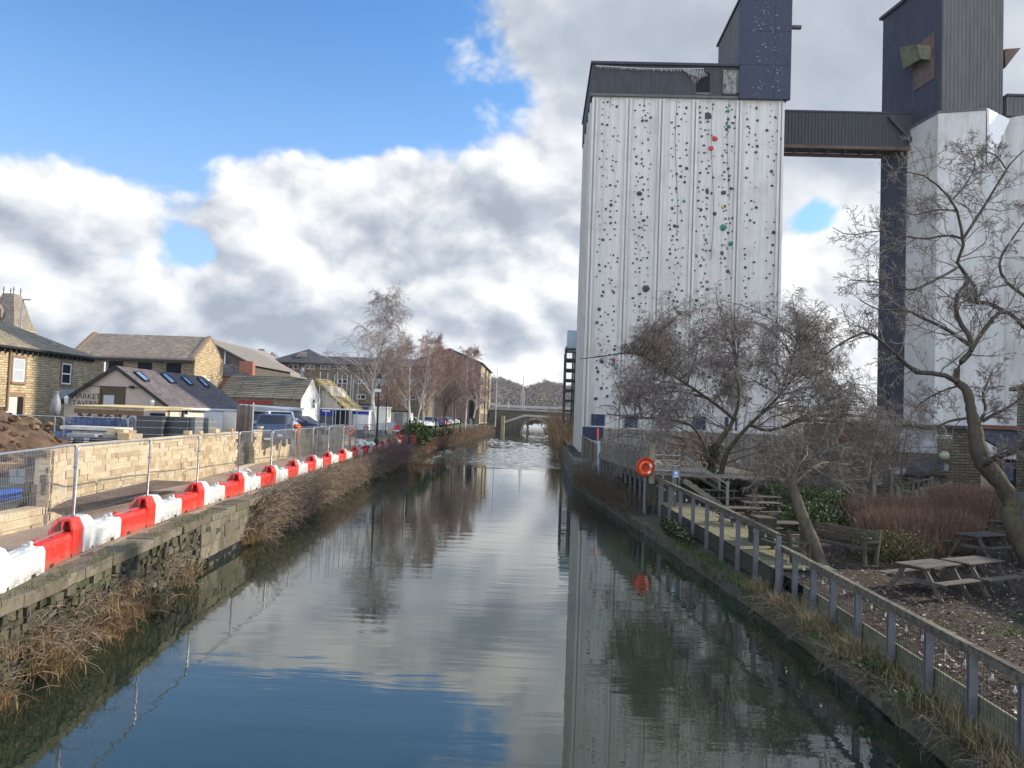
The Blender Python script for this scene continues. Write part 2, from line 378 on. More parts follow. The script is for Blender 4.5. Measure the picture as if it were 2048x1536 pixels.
# ------------------------------------------------------------------ ground
def mat_ground(name, c1, c2, c3, s1=.8, s2=9, grass=None, gamt=.5, bmp=.6):
    m, n, b = newmat(name); P = n.new('ShaderNodeTexCoord').outputs['Object']
    f = n.noise(P, s1, 7, .65); g = n.noise(P, s2, 6, .7)
    col = n.ramp(f, [(.3, c1), (.5, c2), (.72, c3)]); col = n.mix(1.0, col, n.ramp(g, [(.25, .6), (.72, 1.15)]), 'MULTIPLY')
    if grass is not None: col = n.mix(n.math('MULTIPLY', n.smooth(n.noise(P, 1.1, 7, .75), .47, .6), gamt), col, grass)
    n.set(b.inputs['Base Color'], col); b.inputs['Roughness'].default_value = .95; bump(n, b, n.math('ADD', g, f), bmp, .05); return m
MG_path = mat_ground('towpath earth', (.24,.165,.115), (.34,.245,.18), (.44,.335,.255), .7, 7)
MG_yard = mat_ground('yard ground', (.10,.085,.07), (.16,.135,.11), (.22,.19,.15), .35, 6, (.07,.09,.03), .3)
MG_grass = mat_ground('grass verge', (.055,.075,.02), (.085,.10,.03), (.14,.13,.05), .9, 14, (.20,.16,.09), .35, 1.0)
MG_bark = mat_ground('bark chippings', (.028,.020,.016), (.052,.036,.028), (.085,.060,.045), 1.2, 38, (.05,.065,.018), .25, 1.0)
MG_tarmac = mat_ground('street tarmac', (.075,.075,.075), (.10,.10,.098), (.13,.13,.125), .5, 20)
def strip(name, rows, mat, kind='structure', jitter=0.0):
    """rows: list of lists of points (same length) joined as a grid"""
    g = np.array(rows, float); a, b = g.shape[:2]
    if jitter: g[..., 2] += rng.normal(0, jitter, g.shape[:2])
    mb = MB(); mb.add(g.reshape(-1, 3), [(i*b+j, i*b+j+1, (i+1)*b+j+1, (i+1)*b+j) for i in range(a-1) for j in range(b-1)])
    o = mb.build(name, mat, smooth=True); o['kind'] = kind; return o
ys = np.r_[np.arange(-12, 80, 1.0), np.arange(80, 231, 5.0)]
def zplat(y): return float(np.interp(y, [-12, 18, 22, 40, 90, 150, 420], [1.6, 1.6, 2.6, 3.0, 3.1, 3.2, 3.2]))
# towpath: sheet between the coping and the new wall
strip('towpath', [[(xl(y)-.45-t*((xl(y)-.45)-(xw(y)-1.3 if y < 78 else xl(y)-7.5)), y, zl(y)-.02+.05*math.sin(t*9+y*.7)*math.sin(3.14*t)) for t in np.linspace(0, 1, 12)] for y in ys if y <= 96], MG_path, jitter=.012)
strip('grass_verge', [[(xl(y)-.4-t*(1.6+max(0, min(1, (y-70)/20))*4.5), y, zl(y)+.035-.06*(1 if y < 44 else 0)+.05*math.sin(y*1.3+t*5)) for t in np.linspace(0, 1, 7)] for y in ys if y >= 46], MG_grass, jitter=.015)
# the raised yard and streets on the left, out to the horizon
rowsL = []
for y in np.r_[-12, 10, np.arange(16, 90, 2.0), 90, 110, 150, 230, 420, 900]:
    x0 = xw(y)-.5 if y < 78 else xl(min(y, 226))-7
    zz = zplat(y); e = zl(min(y, 226)) if y >= 78 else zz
    rowsL.append([(x0, y, e if y >= 78 else zz), (x0-1.0, y, (e+zz)/2), (x0-2.5, y, zz), (x0-8, y, zz), (x0-20, y, zz), (x0-60, y, zz+.3), (-400, y, zz+2)])
strip('ground', rowsL, MG_yard)
strip('street', [[(-26, 47.5, zplat(47)+.03), (-33.2, 47.5, zplat(47)+.06)], [(-26, 20, 2.55), (-33.2, 20, 2.6)]], MG_tarmac)
rowsR = []
for y in np.r_[-12, np.arange(4, 62, 2.0), 62, 70, 90, 150, 230, 420, 900]:
    xe = xr(min(y, 226)); xf = max(xe+.35, 6.85 - max(0, (y-20))*.035) if y < 60 else xe+.2
    zt = 1.02 if y < 45 else float(np.interp(y, [45, 60, 90], [1.02, 1.9, 2.3]))
    rowsR.append([(xf-.02 if y < 60 else xf, y, zt), (xf+2, y, zt+.02), (xf+5, y, zt+.02), (xf+9, y, zt), (xf+16, y, zt), (xf+60, y, zt+.2), (420, y, zt+2)])
strip('garden_ground', rowsR, MG_bark)
# ledge between the water and the fence, built of old stone setts and soil
rowsE = [[(xr(y)-.02, y, -.6), (xr(y), y, .34+.05*math.sin(y*1.7)), (xr(y)+.12, y, .40+.05*math.sin(y*2.1)), (max(xr(y)+.36, 6.86-max(0, (y-20))*.035)+.06, y, .56+.04*math.sin(y*.9))] for y in np.arange(-12, 58, .5)]
MS_ledge = m_brick('mossy bank stone', (.075,.07,.05), (.115,.10,.07), (.03,.03,.022), .6, .22, .02, stain=.6, dirt=(.045,.055,.022))
strip('canal_bank', rowsE, MS_ledge, jitter=.02)
# ------------------------------------------------------------------ shared materials
def hexc(c): return c
M_conc = None
def mat_concrete():
    m, n, b = newmat('painted concrete'); P = n.new('ShaderNodeTexCoord').outputs['Object']
    st = n.noise(scale3(n, P, (2.2, 2.2, .05)), 1.0, 6, .7); fine = n.noise(scale3(n, P, (9, 9, .5)), 1.0, 5, .7); blot = n.noise(P, .35, 5, .6)
    x, y, z = n.sep(P)[:]
    col = n.ramp(st, [(.26, (.33, .32, .29)), (.42, (.46, .45, .425)), (.62, (.54, .53, .505))])
    col = n.mix(1.0, col, n.ramp(fine, [(.3, .80), (.65, 1.04)]), 'MULTIPLY')
    col = n.mix(n.math('MULTIPLY', n.smooth(blot, .5, .72), .5), col, (.33, .315, .28))
    lift = n.math('FRACT', n.math('DIVIDE', z, 4.1)); seam = n.math('LESS_THAN', lift, .012)
    col = n.mix(n.math('MULTIPLY', seam, .35), col, (.3, .3, .29))
    n.set(b.inputs['Base Color'], col); b.inputs['Roughness'].default_value = .85; bump(n, b, fine, .25, .02); return m
M_conc = mat_concrete()
def mat_conc2():
    m, n, b = newmat('stained white concrete'); P = n.new('ShaderNodeTexCoord').outputs['Object']
    st = n.noise(scale3(n, P, (.9, .9, .07)), 1.0, 6, .7); fine = n.noise(scale3(n, P, (5, 5, .6)), 1.0, 5, .7); blot = n.noise(scale3(n, P, (.4, .4, .2)), 1.0, 5, .7)
    col = n.ramp(blot, [(.3, (.36, .36, .34)), (.6, (.50, .50, .49))]); col = n.mix(n.smooth(st, .55, .75), col, (.22, .22, .18))
    col = n.mix(1.0, col, n.ramp(fine, [(.3, .85), (.65, 1.04)]), 'MULTIPLY'); n.set(b.inputs['Base Color'], col); b.inputs['Roughness'].default_value = .85; return m
M_conc2 = mat_conc2()
M_clad = m_plain('dark profiled cladding', (.032, .034, .040), .6, .2, 2, spec=.4, stretch=(1, 1, .3))
M_cladb = m_plain('blue grey cladding', (.022, .024, .040), .55, .25, 1.5, spec=.4, stretch=(1, 1, .2))
M_cladg = m_plain('weathered grey cladding', (.088, .088, .084), .65, .25, 1.5, spec=.35, stretch=(1, 1, .2))
M_navy = m_plain('navy climbing panel', (.0115, .0175, .042), .5, .12, 1.2, spec=.4)
M_black = m_plain('black void', (.008, .008, .01), .9, .2, 3)
M_rust = m_plain('rusty steel plate', (.11, .075, .062), .85, .4, 1.2)
M_steel = m_plain('dull steel', (.25, .26, .27), .5, .2, 8, metal=.6)
M_galv = m_plain('galvanised tube', (.46, .48, .50), .38, .2, 12, metal=.75, spec=.5)
M_wood = m_plain('weathered timber', (.17, .14, .105), .85, .4, 5, stretch=(1, 1, .25), rv=.45, bmp=.4)
M_woodg = m_plain('grey timber decking', (.22, .205, .17), .85, .35, 6, stretch=(.4, .4, 1), rv=.4, bmp=.4)
M_woodgreen = m_plain('algae green timber', (.085, .08, .055), .9, .4, 5, rv=.4)
M_table = m_plain('picnic table timber', (.108, .09, .075), .8, .4, 7, rv=.35, bmp=.5)
M_rail = m_plain('lichened handrail timber', (.15, .13, .095), .9, .45, 9, rv=.4, bmp=.5, dark=(.05, .042, .03))
M_bluepost = m_plain('blue grey painted post', (.125, .13, .14), .5, .22, 9, spec=.4)
M_orange = m_plain('orange red plastic', (.72, .075, .02), .4, .12, 5, spec=.4)
M_white = m_plain('white paint', (.72, .72, .70), .5, .12, 4)
M_rope = m_plain('pale rope', (.5, .47, .4), .9, .2, 30)
# ------------------------------------------------------------------ climbing silo
def ribs(mb, a, b, z0, z1, pitch, w, d, nrm):
    """vertical profile ribs on a wall from a to b (xy), standing off along nrm"""
    a = np.array(a, float); b = np.array(b, float); L = np.linalg.norm(b-a); t = (b-a)/L; nrm = np.array(nrm, float)
    k = int(L/pitch)
    for i in range(k+1):
        c = a+t*(min((i+.5)*pitch, L-w/2)); p = [c-t*w/2, c+t*w/2, c+t*w*.3+nrm*d, c-t*w*.3+nrm*d]
        mb.prism([(q[0], q[1], z0) for q in p], (0, 0, z1-z0))
def build_silo():
    r = empty('climbing_silo', (12.8, 76, 2.0), 'tall white concrete silo with climbing holds and vertical ribs by the canal', 'silo')
    mb = MB(); mb.span((4.05, 70, 1.6), (21.5, 84, 34.95)); mb.build('wall', M_conc, r)
    for x in (4.28, 7.38, 10.39, 13.44, 17.43, 21.24):
        m = MB(); m.span((x-.28, 69.82, 1.6), (x-.07, 69.998, 34.6)); m.span((x+.07, 69.82, 1.6), (x+.28, 69.998, 34.6)); m.build('rib', M_conc, r)
    for y in (71.2, 73.5, 76, 79, 82):
        m = MB(); m.span((3.86, y-.2, 1.6), (4.046, y+.2, 34.6)); m.build('rib', M_conc, r)
    # dark clad roof house
    m = MB(); m.span((3.9, 69.86, 34.95), (17.3, 84.3, 37.75)); ribs(m, (4.0, 69.86), (17.2, 69.86), 35.1, 37.5, .33, .2, .045, (0, -1)); ribs(m, (3.9, 84.2), (3.9, 69.9), 35.0, 37.5, .33, .2, .045, (-1, 0))
    h = m.build('roof_housing', M_clad, r)
    m = MB(); m.span((3.75, 69.62, 37.75), (17.3, 84.5, 37.98))
    for i in range(34): m.box((4.0+i*.4, 69.63, 37.90), (.12, .1, .18))
    m.build('roof_sheet', M_cladb, h); m = MB(); m.span((3.78, 69.72, 34.78), (17.4, 69.858, 35.02)); m.build('flashing', M_cladg, h)
    # openings in the roof house
    a, b = at(1393, 145, 69.85), at(1419, 186, 69.85); m = MB(); m.span((a[0], 69.78, b[2]), (b[0], 69.85, a[2])); o = m.build('opening', M_black, h)
    m = MB(); m.span((a[0]-.06, 69.70, b[2]-.22), (b[0]+.06, 69.776, b[2]-.02)); m.build('sill', M_cladg, o)
    a, b = at(1447, 141, 69.85), at(1472, 187, 69.85); m = MB(); m.span((a[0], 69.76, b[2]), (b[0], 69.85, a[2])); o = m.build('opening', m_plain('droppings streaked void', (.20, .19, .18), .9, .9, 3.5, dark=(.012, .012, .012), stretch=(1, 1, .6)), h)
    m = MB(); m.span((a[0]-.08, 69.70, b[2]), (a[0], 69.80, a[2])); m.span((b[0], 69.70, b[2]), (b[0]+.35, 69.80, a[2])); m.span((a[0], 69.70, b[2]-.15), (b[0], 69.80, b[2])); m.build('frame', M_cladg, o)
    # upper tower with navy climbing panel
    m = MB(); m.span((17.32, 69.9, 34.9), (21.85, 78.6, 44.1)); ribs(m, (17.32, 78.5), (17.32, 70), 38.0, 44.0, .36, .2, .05, (-1, 0)); up = m.build('upper_tower', M_cladg, r)
    m = MB(); m.span((17.15, 69.62, 44.1), (22.0, 78.9, 44.3)); m.build('roof_sheet', M_clad, up)
    m = MB()
    zs = [34.75, 37.9, 41.05, 44.25]
    for i in range(3):
        for (xa, xb) in ((17.28, 20.4), (20.42, 21.92)): m.span((xa, 69.55, zs[i]+.012), (xb, 69.895, zs[i+1]-.012))
    m.build('navy_panel', M_navy, up)
    m = MB(); m.span((21.9, 70.2, 41.72), (23.0, 70.5, 42.0)); m.build('gantry_beam', M_clad, up)
    # base openings
    mnw = m_plain('navy shutter paint', (.018, .028, .06), .5, .2, 3)
    for (x0, x1, y0, y1) in ((1183, 1209, 828, 852), (1250, 1275, 829, 856), (1318, 1343, 830, 858), (1386, 1411, 832, 860), (1450, 1474, 834, 862)):
        a, b = at(x0, y0, 69.9), at(x1, y1, 69.9); m = MB(); m.span((a[0], 69.86, b[2]), (b[0], 69.99, a[2])); s = m.build('shutter', mnw, r)
        m = MB(); m.span((a[0]-.1, 69.7, b[2]-.18), (b[0]+.1, 69.99, b[2]-.01)); m.build('sill', M_conc, s)
    # holds : the hundred biggest each a part, the rest one part
    g = np.random.default_rng(3); mats = [m_plain('grey hold resin', (.055, .055, .06), .8, .4, 6), m_plain('red hold resin', (.42, .03, .03), .5, .1, 6), m_plain('green hold resin', (.02, .17, .09), .5, .1, 6), m_plain('yellow hold resin', (.42, .30, .05), .5, .1, 6)]
    bays = [(1206, 1215, 1226, 1237, 1240), (1275, 1284, 1291, 1300, 1287), (1346, 1358, 1363, 1371, 1349), (1402, 1411, 1416, 1421, 1430), (1452, 1456, 1461, 1468, 1446), (1496, 1504, 1515, 1541, 1550, 1555)]
    hs = []
    for bi, cols in enumerate(bays):
        for ci, cx in enumerate(cols):
            step = 13 if ci < 4 else 34; y = 204+g.uniform(0, step)
            while y < 815:
                if g.random() < .62:
                    u = cx-(y-200)*.022+g.normal(0, 2.6); s = float(np.clip(g.lognormal(math.log(.082), .32), .05, .2)); hs.append((u, y, s, g.random()))
                y += step*g.uniform(.6, 1.45)
    hs += [(1416, 232, .34, .1), (1429, 277, .26, .94), (1422, 297, .26, .94), (1461, 487, .2, .97), (1446, 414, .16, .995), (1446, 455, .28, .97), (1291, 577, .34, .1), (1447, 385, .25, .1), (1278, 387, .25, .1), (1456, 222, .15, .97), (1458, 253, .18, .97), (1562, 277, .17, .94)]
    for i in range(90):
        u = g.choice([1511, 1519, 1529, 1550, 1560])+g.normal(0, 4); hs.append((u, g.uniform(4, 192), float(g.uniform(.035, .075)), -1))
    hs.sort(key=lambda q: -q[2]); rest = MB(); white = MB()
    for i, (u, y, s, c) in enumerate(hs):
        Y = 69.97 if c >= 0 else 69.52; p = at(u, y, Y); m = MB() if i < 100 else (rest if c >= 0 else white)
        m.blob((p[0], Y-.02, p[2]), (s, s*.55, s*g.uniform(.7, 1.1)), seed=i, amp=.3, k=7, m=4)
        if i < 100:
            k = 0 if c < .92 and c >= 0 else 1 if c < .96 else 2 if c < .985 else 3
            m.build('climbing_hold', mats[0 if c < 0 else k], r)
    if rest.f: rest.build('small_hold', mats[0], r)['kind'] = 'stuff'
    if white.f: white.build('panel_hold', m_plain('pale hold resin', (.22, .24, .27), .6, .3, 6), up)['kind'] = 'stuff'
    for (x, ya, yb) in ((1356, 200, 470), (1428, 203, 520), (1291, 196, 215), (1223, 194, 214), (1460, 200, 400)):
        m = MB(); pts = [at(x-(y-ya)*.022+4*math.sin(y*.018), y, 69.92) for y in np.linspace(ya, yb, 16)]; m.tube(pts, .016, 4); m.build('rope', M_black, r)
build_silo()
def build_net():
    m = MB(); g = np.random.default_rng(11); top = []
    for i in range(70):
        t = i/69; u = 1192+t*215; y = 131+3*math.sin(t*3.1)+t*6; Lp = 3+2*g.random()+(26*max(0, 1-abs(u-1395)/24))
        a = at(u, y, 69.70); b = at(u+g.normal(0, 2)-4*(Lp > 12), y+Lp, 69.62-.2*(Lp > 12)*g.random()); top.append(a)
        m.tube([a, (a+b)/2+g.normal(0, .04, 3), b], .022, 3)
    m.tube(top, .05, 4)
    for k in range(9):
        a = at(1365+k*5, 136+k*.8, 69.66); b = at(1380+k*4.4, 156-abs(k-5)*1.5, 69.45); m.tube([a, (a+b)/2+np.array([0, -.1, -.1]), b], .04, 3)
    o = m.build('torn_netting', m_plain('torn grey netting', (.42, .43, .42), .9, .3, 9)); tag(o, 'torn pale netting hanging along the silo roof edge', 'netting')
build_net()
# ------------------------------------------------------------------ link gantry
def build_gantry():
    r = empty('link_gantry', (29.4, 80, 33.6), 'dark clad enclosed footbridge high between the two silo towers', 'gantry')
    m = MB(); m.span((21.52, 79, 34.1), (37.4, 81.4, 37.5)); ribs(m, (21.6, 79), (37.3, 79), 34.15, 37.3, .34, .2, .05, (0, -1)); m.build('cladding', M_clad, r)
    m = MB(); m.span((21.52, 78.9, 37.5), (37.4, 81.6, 37.68)); m.build('roof_sheet', M_cladb, r)
    m = MB(); m.span((21.52, 78.85, 33.72), (37.4, 79.1, 34.05)); m.span((21.52, 81.3, 33.72), (37.4, 81.55, 34.05))
    for i in range(9): m.span((22.4+i*1.7, 79.1, 33.78), (22.6+i*1.7, 81.3, 33.95))
    m.build('floor_beam', M_rust, r)
    m = MB(); m.beam((34.8, 78.7, 37.2), (37.2, 78.7, 34.6), .25, .35); m.build('brace', M_clad, r)
build_gantry()
# ------------------------------------------------------------------ second tower
TA = np.array([38.05, 75.0]); TU = _n([-.2, 1]); TV = _n([1, .2])
def onplane(u, v, p0, nrm):
    d = ray(u, v); o = np.array([0, 0, CAMH]); t = np.dot(np.array(p0)-o, nrm)/np.dot(d, nrm); return o+d*t
def build_tower():
    r = empty('silo_tower', (41, 79, 1.5), 'blue and grey clad tower rising above the stained white silo drums', 'tower')
    B = TA+TU*9.0; Cc = TA+TV*6.8; D = Cc+TU*9.0
    def box4(m, z0, z1, A=TA, B=B, C=Cc, D=D): m.prism([(q[0], q[1], z0) for q in (A, C, D, B)], (0, 0, z1-z0))
    m = MB(); box4(m, 1, 50); ribs(m, B, TA, 1, 49.8, .30, .17, .05, (-TV[0], -TV[1])); m.build('blue_cladding', M_cladb, r)
    m = MB(); e = .03; q = [TA-TU*e+TV*.06, Cc-TU*e, Cc-TU*e*3, TA-TU*e*3+TV*.06]; m.prism([(x[0], x[1], 36.2) for x in q], (0, 0, 13.9)); ribs(m, TA-TU*.09, Cc-TU*.09, 36.2, 50, .42, .2, .07, (-TU[0], -TU[1])); m.build('grey_cladding', M_cladg, r)
    m = MB(); m.prism([(x[0], x[1], 50.0) for x in (TA-TU*.3-TV*.3, Cc-TU*.3+TV*.3, D+TU*.3+TV*.3, B+TU*.3-TV*.3)], (0, 0, .3)); m.build('roof_sheet', M_clad, r)
    # white drum
    V = [(37.0, 79.3), (37.73, 74.7), (41.7, 73.7), (44.9, 75.9), (45.6, 79.6), (41.5, 83)]
    m = MB(); m.prism([(x, y, 1) for x, y in V], (0, 0, 34.9)); m.build('white_drum', M_conc2, r)
    m = MB(); k = 1.02; cx, cy = 41.3, 78.3
    m.prism([(cx+(x-cx)*k, cy+(y-cy)*k, 35.9) for x, y in V], (0, 0, .22)); m.build('drum_flashing', M_cladg, r)
    m = MB(); m.prism([(41.72, 73.55, 35.85), (44.95, 75.75, 35.85), (41.85, 73.66, 30.5)], (.12, -.17, 0)); m.build('sunlit_fillet', M_white, r)  # bevel in plain white, its sunlit brightness put into the colour
    V2 = [(44.95, 76.6), (47.6, 74.9), (52, 75.2), (55, 78), (52, 83), (46, 82)]
    m = MB(); m.prism([(x, y, 1) for x, y in V2], (0, 0, 35.3)); m.build('white_drum', M_conc2, r)
    m = MB(); m.span((45.0, 76.0, 36.35), (58, 84, 38.3)); ribs(m, (45.1, 76), (57.8, 76), 36.4, 38.1, .42, .2, .06, (0, -1)); m.build('drum_housing', M_cladg, r)
    m = MB(); m.span((44.9, 75.8, 38.3), (58.2, 84.2, 38.5)); m.build('roof_sheet', M_cladb, r)
    nrm = np.array([-TV[0], -TV[1], 0]); p0 = np.array([TA[0], TA[1], 0])+nrm*.07
    pl = [onplane(u, v, p0, nrm) for u, v in ((1826, 183), (1869, 157), (1869, 62), (1826, 100))]
    m = MB(); m.prism(pl, nrm*.04); m.build('rusty_panel', M_rust, r)
    hd = [onplane(u, v, p0+nrm*.05, nrm) for u, v in ((1826, 141), (1862, 120), (1862, 92), (1826, 98))]
    m = MB(); out = nrm*1.5; top = [hd[3], hd[2]]; bot = [hd[0], hd[1]]
    m.add([hd[3], hd[2], hd[2]+out, hd[3]+out, hd[0], hd[1], hd[1]+out*.75, hd[0]+out*.75], [(0,1,2,3), (0,3,7,4), (1,5,6,2), (0,4,5,1), (2,6,7,3)]); m.build('chute_hood', m_plain('mossy hood steel', (.12, .12, .075), .9, .5, 1.5), r)
    a = at(2009, 98, 77); m = MB(); m.add([a, a+np.array([1.6, 0, .15]), a+np.array([.1, 0, -1.9]), a+np.array([0, 1, 0]), a+np.array([1.6, 1, .15]), a+np.array([.1, 1, -1.9])], [(0,1,2), (3,5,4), (0,3,4,1), (1,4,5,2)]); m.build('side_hood', M_rust, r)
build_tower()
# ------------------------------------------------------------------ building and stair behind the silo, along the water
def build_behind():
    r = empty('waterside_flats', (5.2, 118, 2), 'dark narrow building with stacked balconies behind the silo', 'building')
    m = MB(); m.span((5.6, 112, 2), (12, 126, 17.5)); m.build('wall', m_brick('dark flats brick', (.10, .085, .06), (.14, .12, .09), (.06, .055, .05), .3, .1), r)
    m = MB(); m.span((4.1, 116, 15.2), (4.15, 120, 18.4)); m.span((4.1, 116, 15.2), (5.6, 116.05, 18.4)); m.build('glass_screen', m_plain('blue green screen glass', (.30, .40, .47), .2, .15, 1, spec=.6), r)
    for i in range(9):
        z = 3.0+i*1.55; m = MB(); m.span((3.9, 115.6, z), (5.6, 121, z+.28)); m.span((3.9, 115.6, z+.28), (3.98, 121, z+.62)); m.build('balcony', M_clad, r)
    m = MB()
    for x, y in ((3.95, 115.7), (3.95, 118.2), (3.95, 120.8), (5.0, 115.7)): m.span((x-.12, y-.12, 1), (x+.12, y+.12, 15.2))
    m.build('frame', M_clad, r)
    m = MB(); m.add([(5.5, 111.8, 17.5), (12.3, 111.8, 17.5), (12.3, 126.2, 17.5), (5.5, 126.2, 17.5), (7.5, 113, 19.8), (12.3, 113, 19.8), (12.3, 125, 19.8), (7.5, 125, 19.8)], [(0,1,5,4), (1,2,6,5), (2,3,7,6), (3,0,4,7), (4,5,6,7)]); m.build('roof', M_clad, r)
build_behind()
# quay under the silo
m = MB(); m.prism([(2.8, 57.5, -.6), (14, 57.5, -.6), (22, 69.7, -.6), (22, 90, -.6), (3.0, 90, -.6), (2.9, 70, -.6)], (0, 0, 2.55)); tag(m.build('silo_quay', m_brick('damp quay stone', (.13, .125, .10), (.18, .17, .14), (.05, .05, .04), .9, .4, .02, stain=.6)), 'damp stone quay wall at the foot of the silo', 'quay')
# ------------------------------------------------------------------ left bank: quay wall, coping, barriers, fencing, new stone wall
def arc(line, step, y0=None, y1=None):
    p = resample(np.array(line)[:, :2], .25)
    if y0 is not None: p = p[(p[:, 1] >= y0) & (p[:, 1] <= y1)]
    return resample(p, step)
def stone_wall(mb, line, z0, z1, hc, lc, depth, nsign, jit=.02, gap=.012, skip=None, seed=1, rough=0.0):
    """courses of separate stones along a polyline (xy); face towards nsign side (+1 = right of travel)"""
    g = np.random.default_rng(seed); p = resample(np.array(line)[:, :2], .3); d = np.r_[0, np.cumsum(np.linalg.norm(np.diff(p, axis=0), axis=1))]
    def P(s): return np.array([np.interp(s, d, p[:, 0]), np.interp(s, d, p[:, 1])])
    z = z0
    while z < z1-.03:
        h = min(g.uniform(*hc), z1-z); s = -g.uniform(0, lc[1]*.6)
        if z1-z-h < hc[0]*.5: h = z1-z
        while s < d[-1]:
            l = g.uniform(*lc); a, b = max(s, 0), min(s+l, d[-1]); s += l
            if b-a < .05: continue
            A, B = P(a+gap/2), P(b-gap/2); t = _n(B-A); nr = np.array([t[1], -t[0]])*nsign; m = (A+B)/2
            if skip is not None and skip(m[1], z+h/2): continue
            o = g.normal(0, jit); zz0, zz1 = z+gap/2, z+h-gap/2
            j = g.normal(0, rough, (4, 2)) if rough else np.zeros((4, 2))
            f = [A+nr*o, B+nr*o]; k = [A-nr*depth, B-nr*depth]
            mb.hexa([(f[0][0], f[0][1], zz0+j[0,0]), (f[1][0], f[1][1], zz0+j[1,0]), (k[1][0], k[1][1], zz0), (k[0][0], k[0][1], zz0),
                     (f[0][0], f[0][1], zz1+j[2,0]), (f[1][0], f[1][1], zz1+j[3,0]), (k[1][0], k[1][1], zz1), (k[0][0], k[0][1], zz1)], g.random())
        z += h
MS_rubble = m_stone('rubble quay stone', (.04, .037, .028), (.08, .073, .053), (.15, .13, .092), 9, moss=.75, stain=.8)
MS_cope = m_stone('worn coping stone', (.12, .10, .075), (.17, .145, .108), (.22, .19, .145), 5, moss=.55, stain=.6)
MS_new = m_stone('new buff walling', (.40, .29, .165), (.56, .44, .275), (.64, .53, .35), 11, stain=.12)
M_mortar = m_plain('pale mortar', (.50, .43, .31), .95, .2, 8)
M_gapdark = m_plain('dark soil joint', (.035, .031, .024), .95, .3, 6)
def build_quay():
    r = empty('quay_wall', (-9.5, 18, 0), 'old rubble stone canal wall with broad worn coping along the towpath', 'quay wall')
    L = EDGE_L[(EDGE_L[:, 1] <= 100)]
    m = MB(); stone_wall(m, arc(L, .3, 8, 62), -.25, 1.38, (.09, .19), (.12, .42), .3, 1, .035, .022, seed=4, rough=.032); m.build('rubble_face', MS_rubble, r)
    m = MB(); p = arc(EDGE_L, 1.0); off = .055
    for a, b in zip(p[:-1], p[1:]): m.add([(a[0]-off, a[1], -.6), (b[0]-off, b[1], -.6), (b[0]-off, b[1], zl(b[1])-.22), (a[0]-off, a[1], zl(a[1])-.22)], [(0, 1, 2, 3)])
    m.build('backing', M_gapdark, r)
    g = np.random.default_rng(8); m = MB(); p = arc(EDGE_L, .05, 2, 110); i = 0
    while i < len(p)-2:
        k = min(i+int(g.uniform(14, 34)), len(p)-1); a, b = p[i], p[k]; t = _n(b-a); nr = np.array([t[1], -t[0]]); z = zl(a[1]); w = .62+g.normal(0, .03); f = .06+g.normal(0, .018); dz = g.normal(0, .012)
        a = a+t*.006; b = b-t*.006; q = [a+nr*f, b+nr*f, b-nr*w, a-nr*w]
        m.hexa([(x[0], x[1], z-.23+g.normal(0, .01)) for x in q]+[(x[0], x[1], z+dz) for x in q], g.random()); i = k
    m.build('coping', MS_cope, r, bevel=.018)
    # culvert overflow slot and its lintel stone
    m = MB(); a = gz(420, 1128, .05); b = gz(492, 1088, .05); q0 = np.array([xl(a[1])+.035, a[1]]); q1 = np.array([xl(b[1])+.035, b[1]])
    m.hexa([(q0[0], q0[1], -.1), (q1[0], q1[1], -.1), (q1[0]-.05, q1[1], -.1), (q0[0]-.05, q0[1], -.1), (q0[0], q0[1], .26), (q1[0], q1[1], .26), (q1[0]-.05, q1[1], .26), (q0[0]-.05, q0[1], .26)]); m.build('culvert_slot', M_black, r)
    m = MB(); g = np.random.default_rng(5); stone_wall(m, [(xl(y)+.05, y) for y in np.linspace(a[1]-.8, b[1]+.3, 8)], .27, 1.36, (.34, .42), (.5, 1.0), .05, 1, .012, .01, seed=9); m.build('dressed_blocks', MS_cope, r)
build_quay()
# ---- barriers
M_red = m_plain('red barrier plastic', (.66, .032, .022), .42, .14, 5, spec=.4)
M_bwhite = m_plain('white barrier plastic', (.53, .55, .545), .42, .12, 5, spec=.4)
def barrier_plastic(name, c):
    m, n, b = newmat(name); P = n.new('ShaderNodeTexCoord').outputs['Object']; oi = n.new('ShaderNodeObjectInfo').outputs['Random']; Q = n.vec('ADD', P, n.xyz(n.math('MULTIPLY', oi, 40), oi, 0)); z = n.sep(P)[2]
    col = n.mix(1.0, c, n.ramp(oi, [(0, .86), (1, 1.06)]), 'MULTIPLY'); sc = n.smooth(n.noise(scale3(n, Q, (3, 12, 12)), 1.6, 6, .75), .57, .68); col = n.mix(n.math('MULTIPLY', sc, .30), col, (.42, .38, .33))
    mud = n.math('MULTIPLY', n.smooth(z, .30, .0), n.smooth(n.noise(Q, 4.0, 6, .7), .38, .62)); col = n.mix(n.math('MULTIPLY', mud, .75), col, (.17, .13, .09)); top = n.smooth(n.noise(Q, 2.2, 5, .7), .52, .75); col = n.mix(n.math('MULTIPLY', top, .28), col, (.30, .26, .21))
    n.set(b.inputs['Base Color'], col); n.set(b.inputs['Roughness'], n.ramp(sc, [(0, .42), (1, .75)])); b.inputs['Specular IOR Level'].default_value = .35; return m
M_red = barrier_plastic('scuffed red barrier plastic', (.64, .032, .022)); M_bwhite = barrier_plastic('scuffed white barrier plastic', (.56, .575, .565))
BODY = [(-.24, 0), (.24, 0), (.235, .42), (.19, .51), (-.19, .51), (-.235, .42)]
HUMP = [(-.25, 0), (.25, 0), (.25, .57), (.14, .80), (-.14, .80), (-.25, .57)]
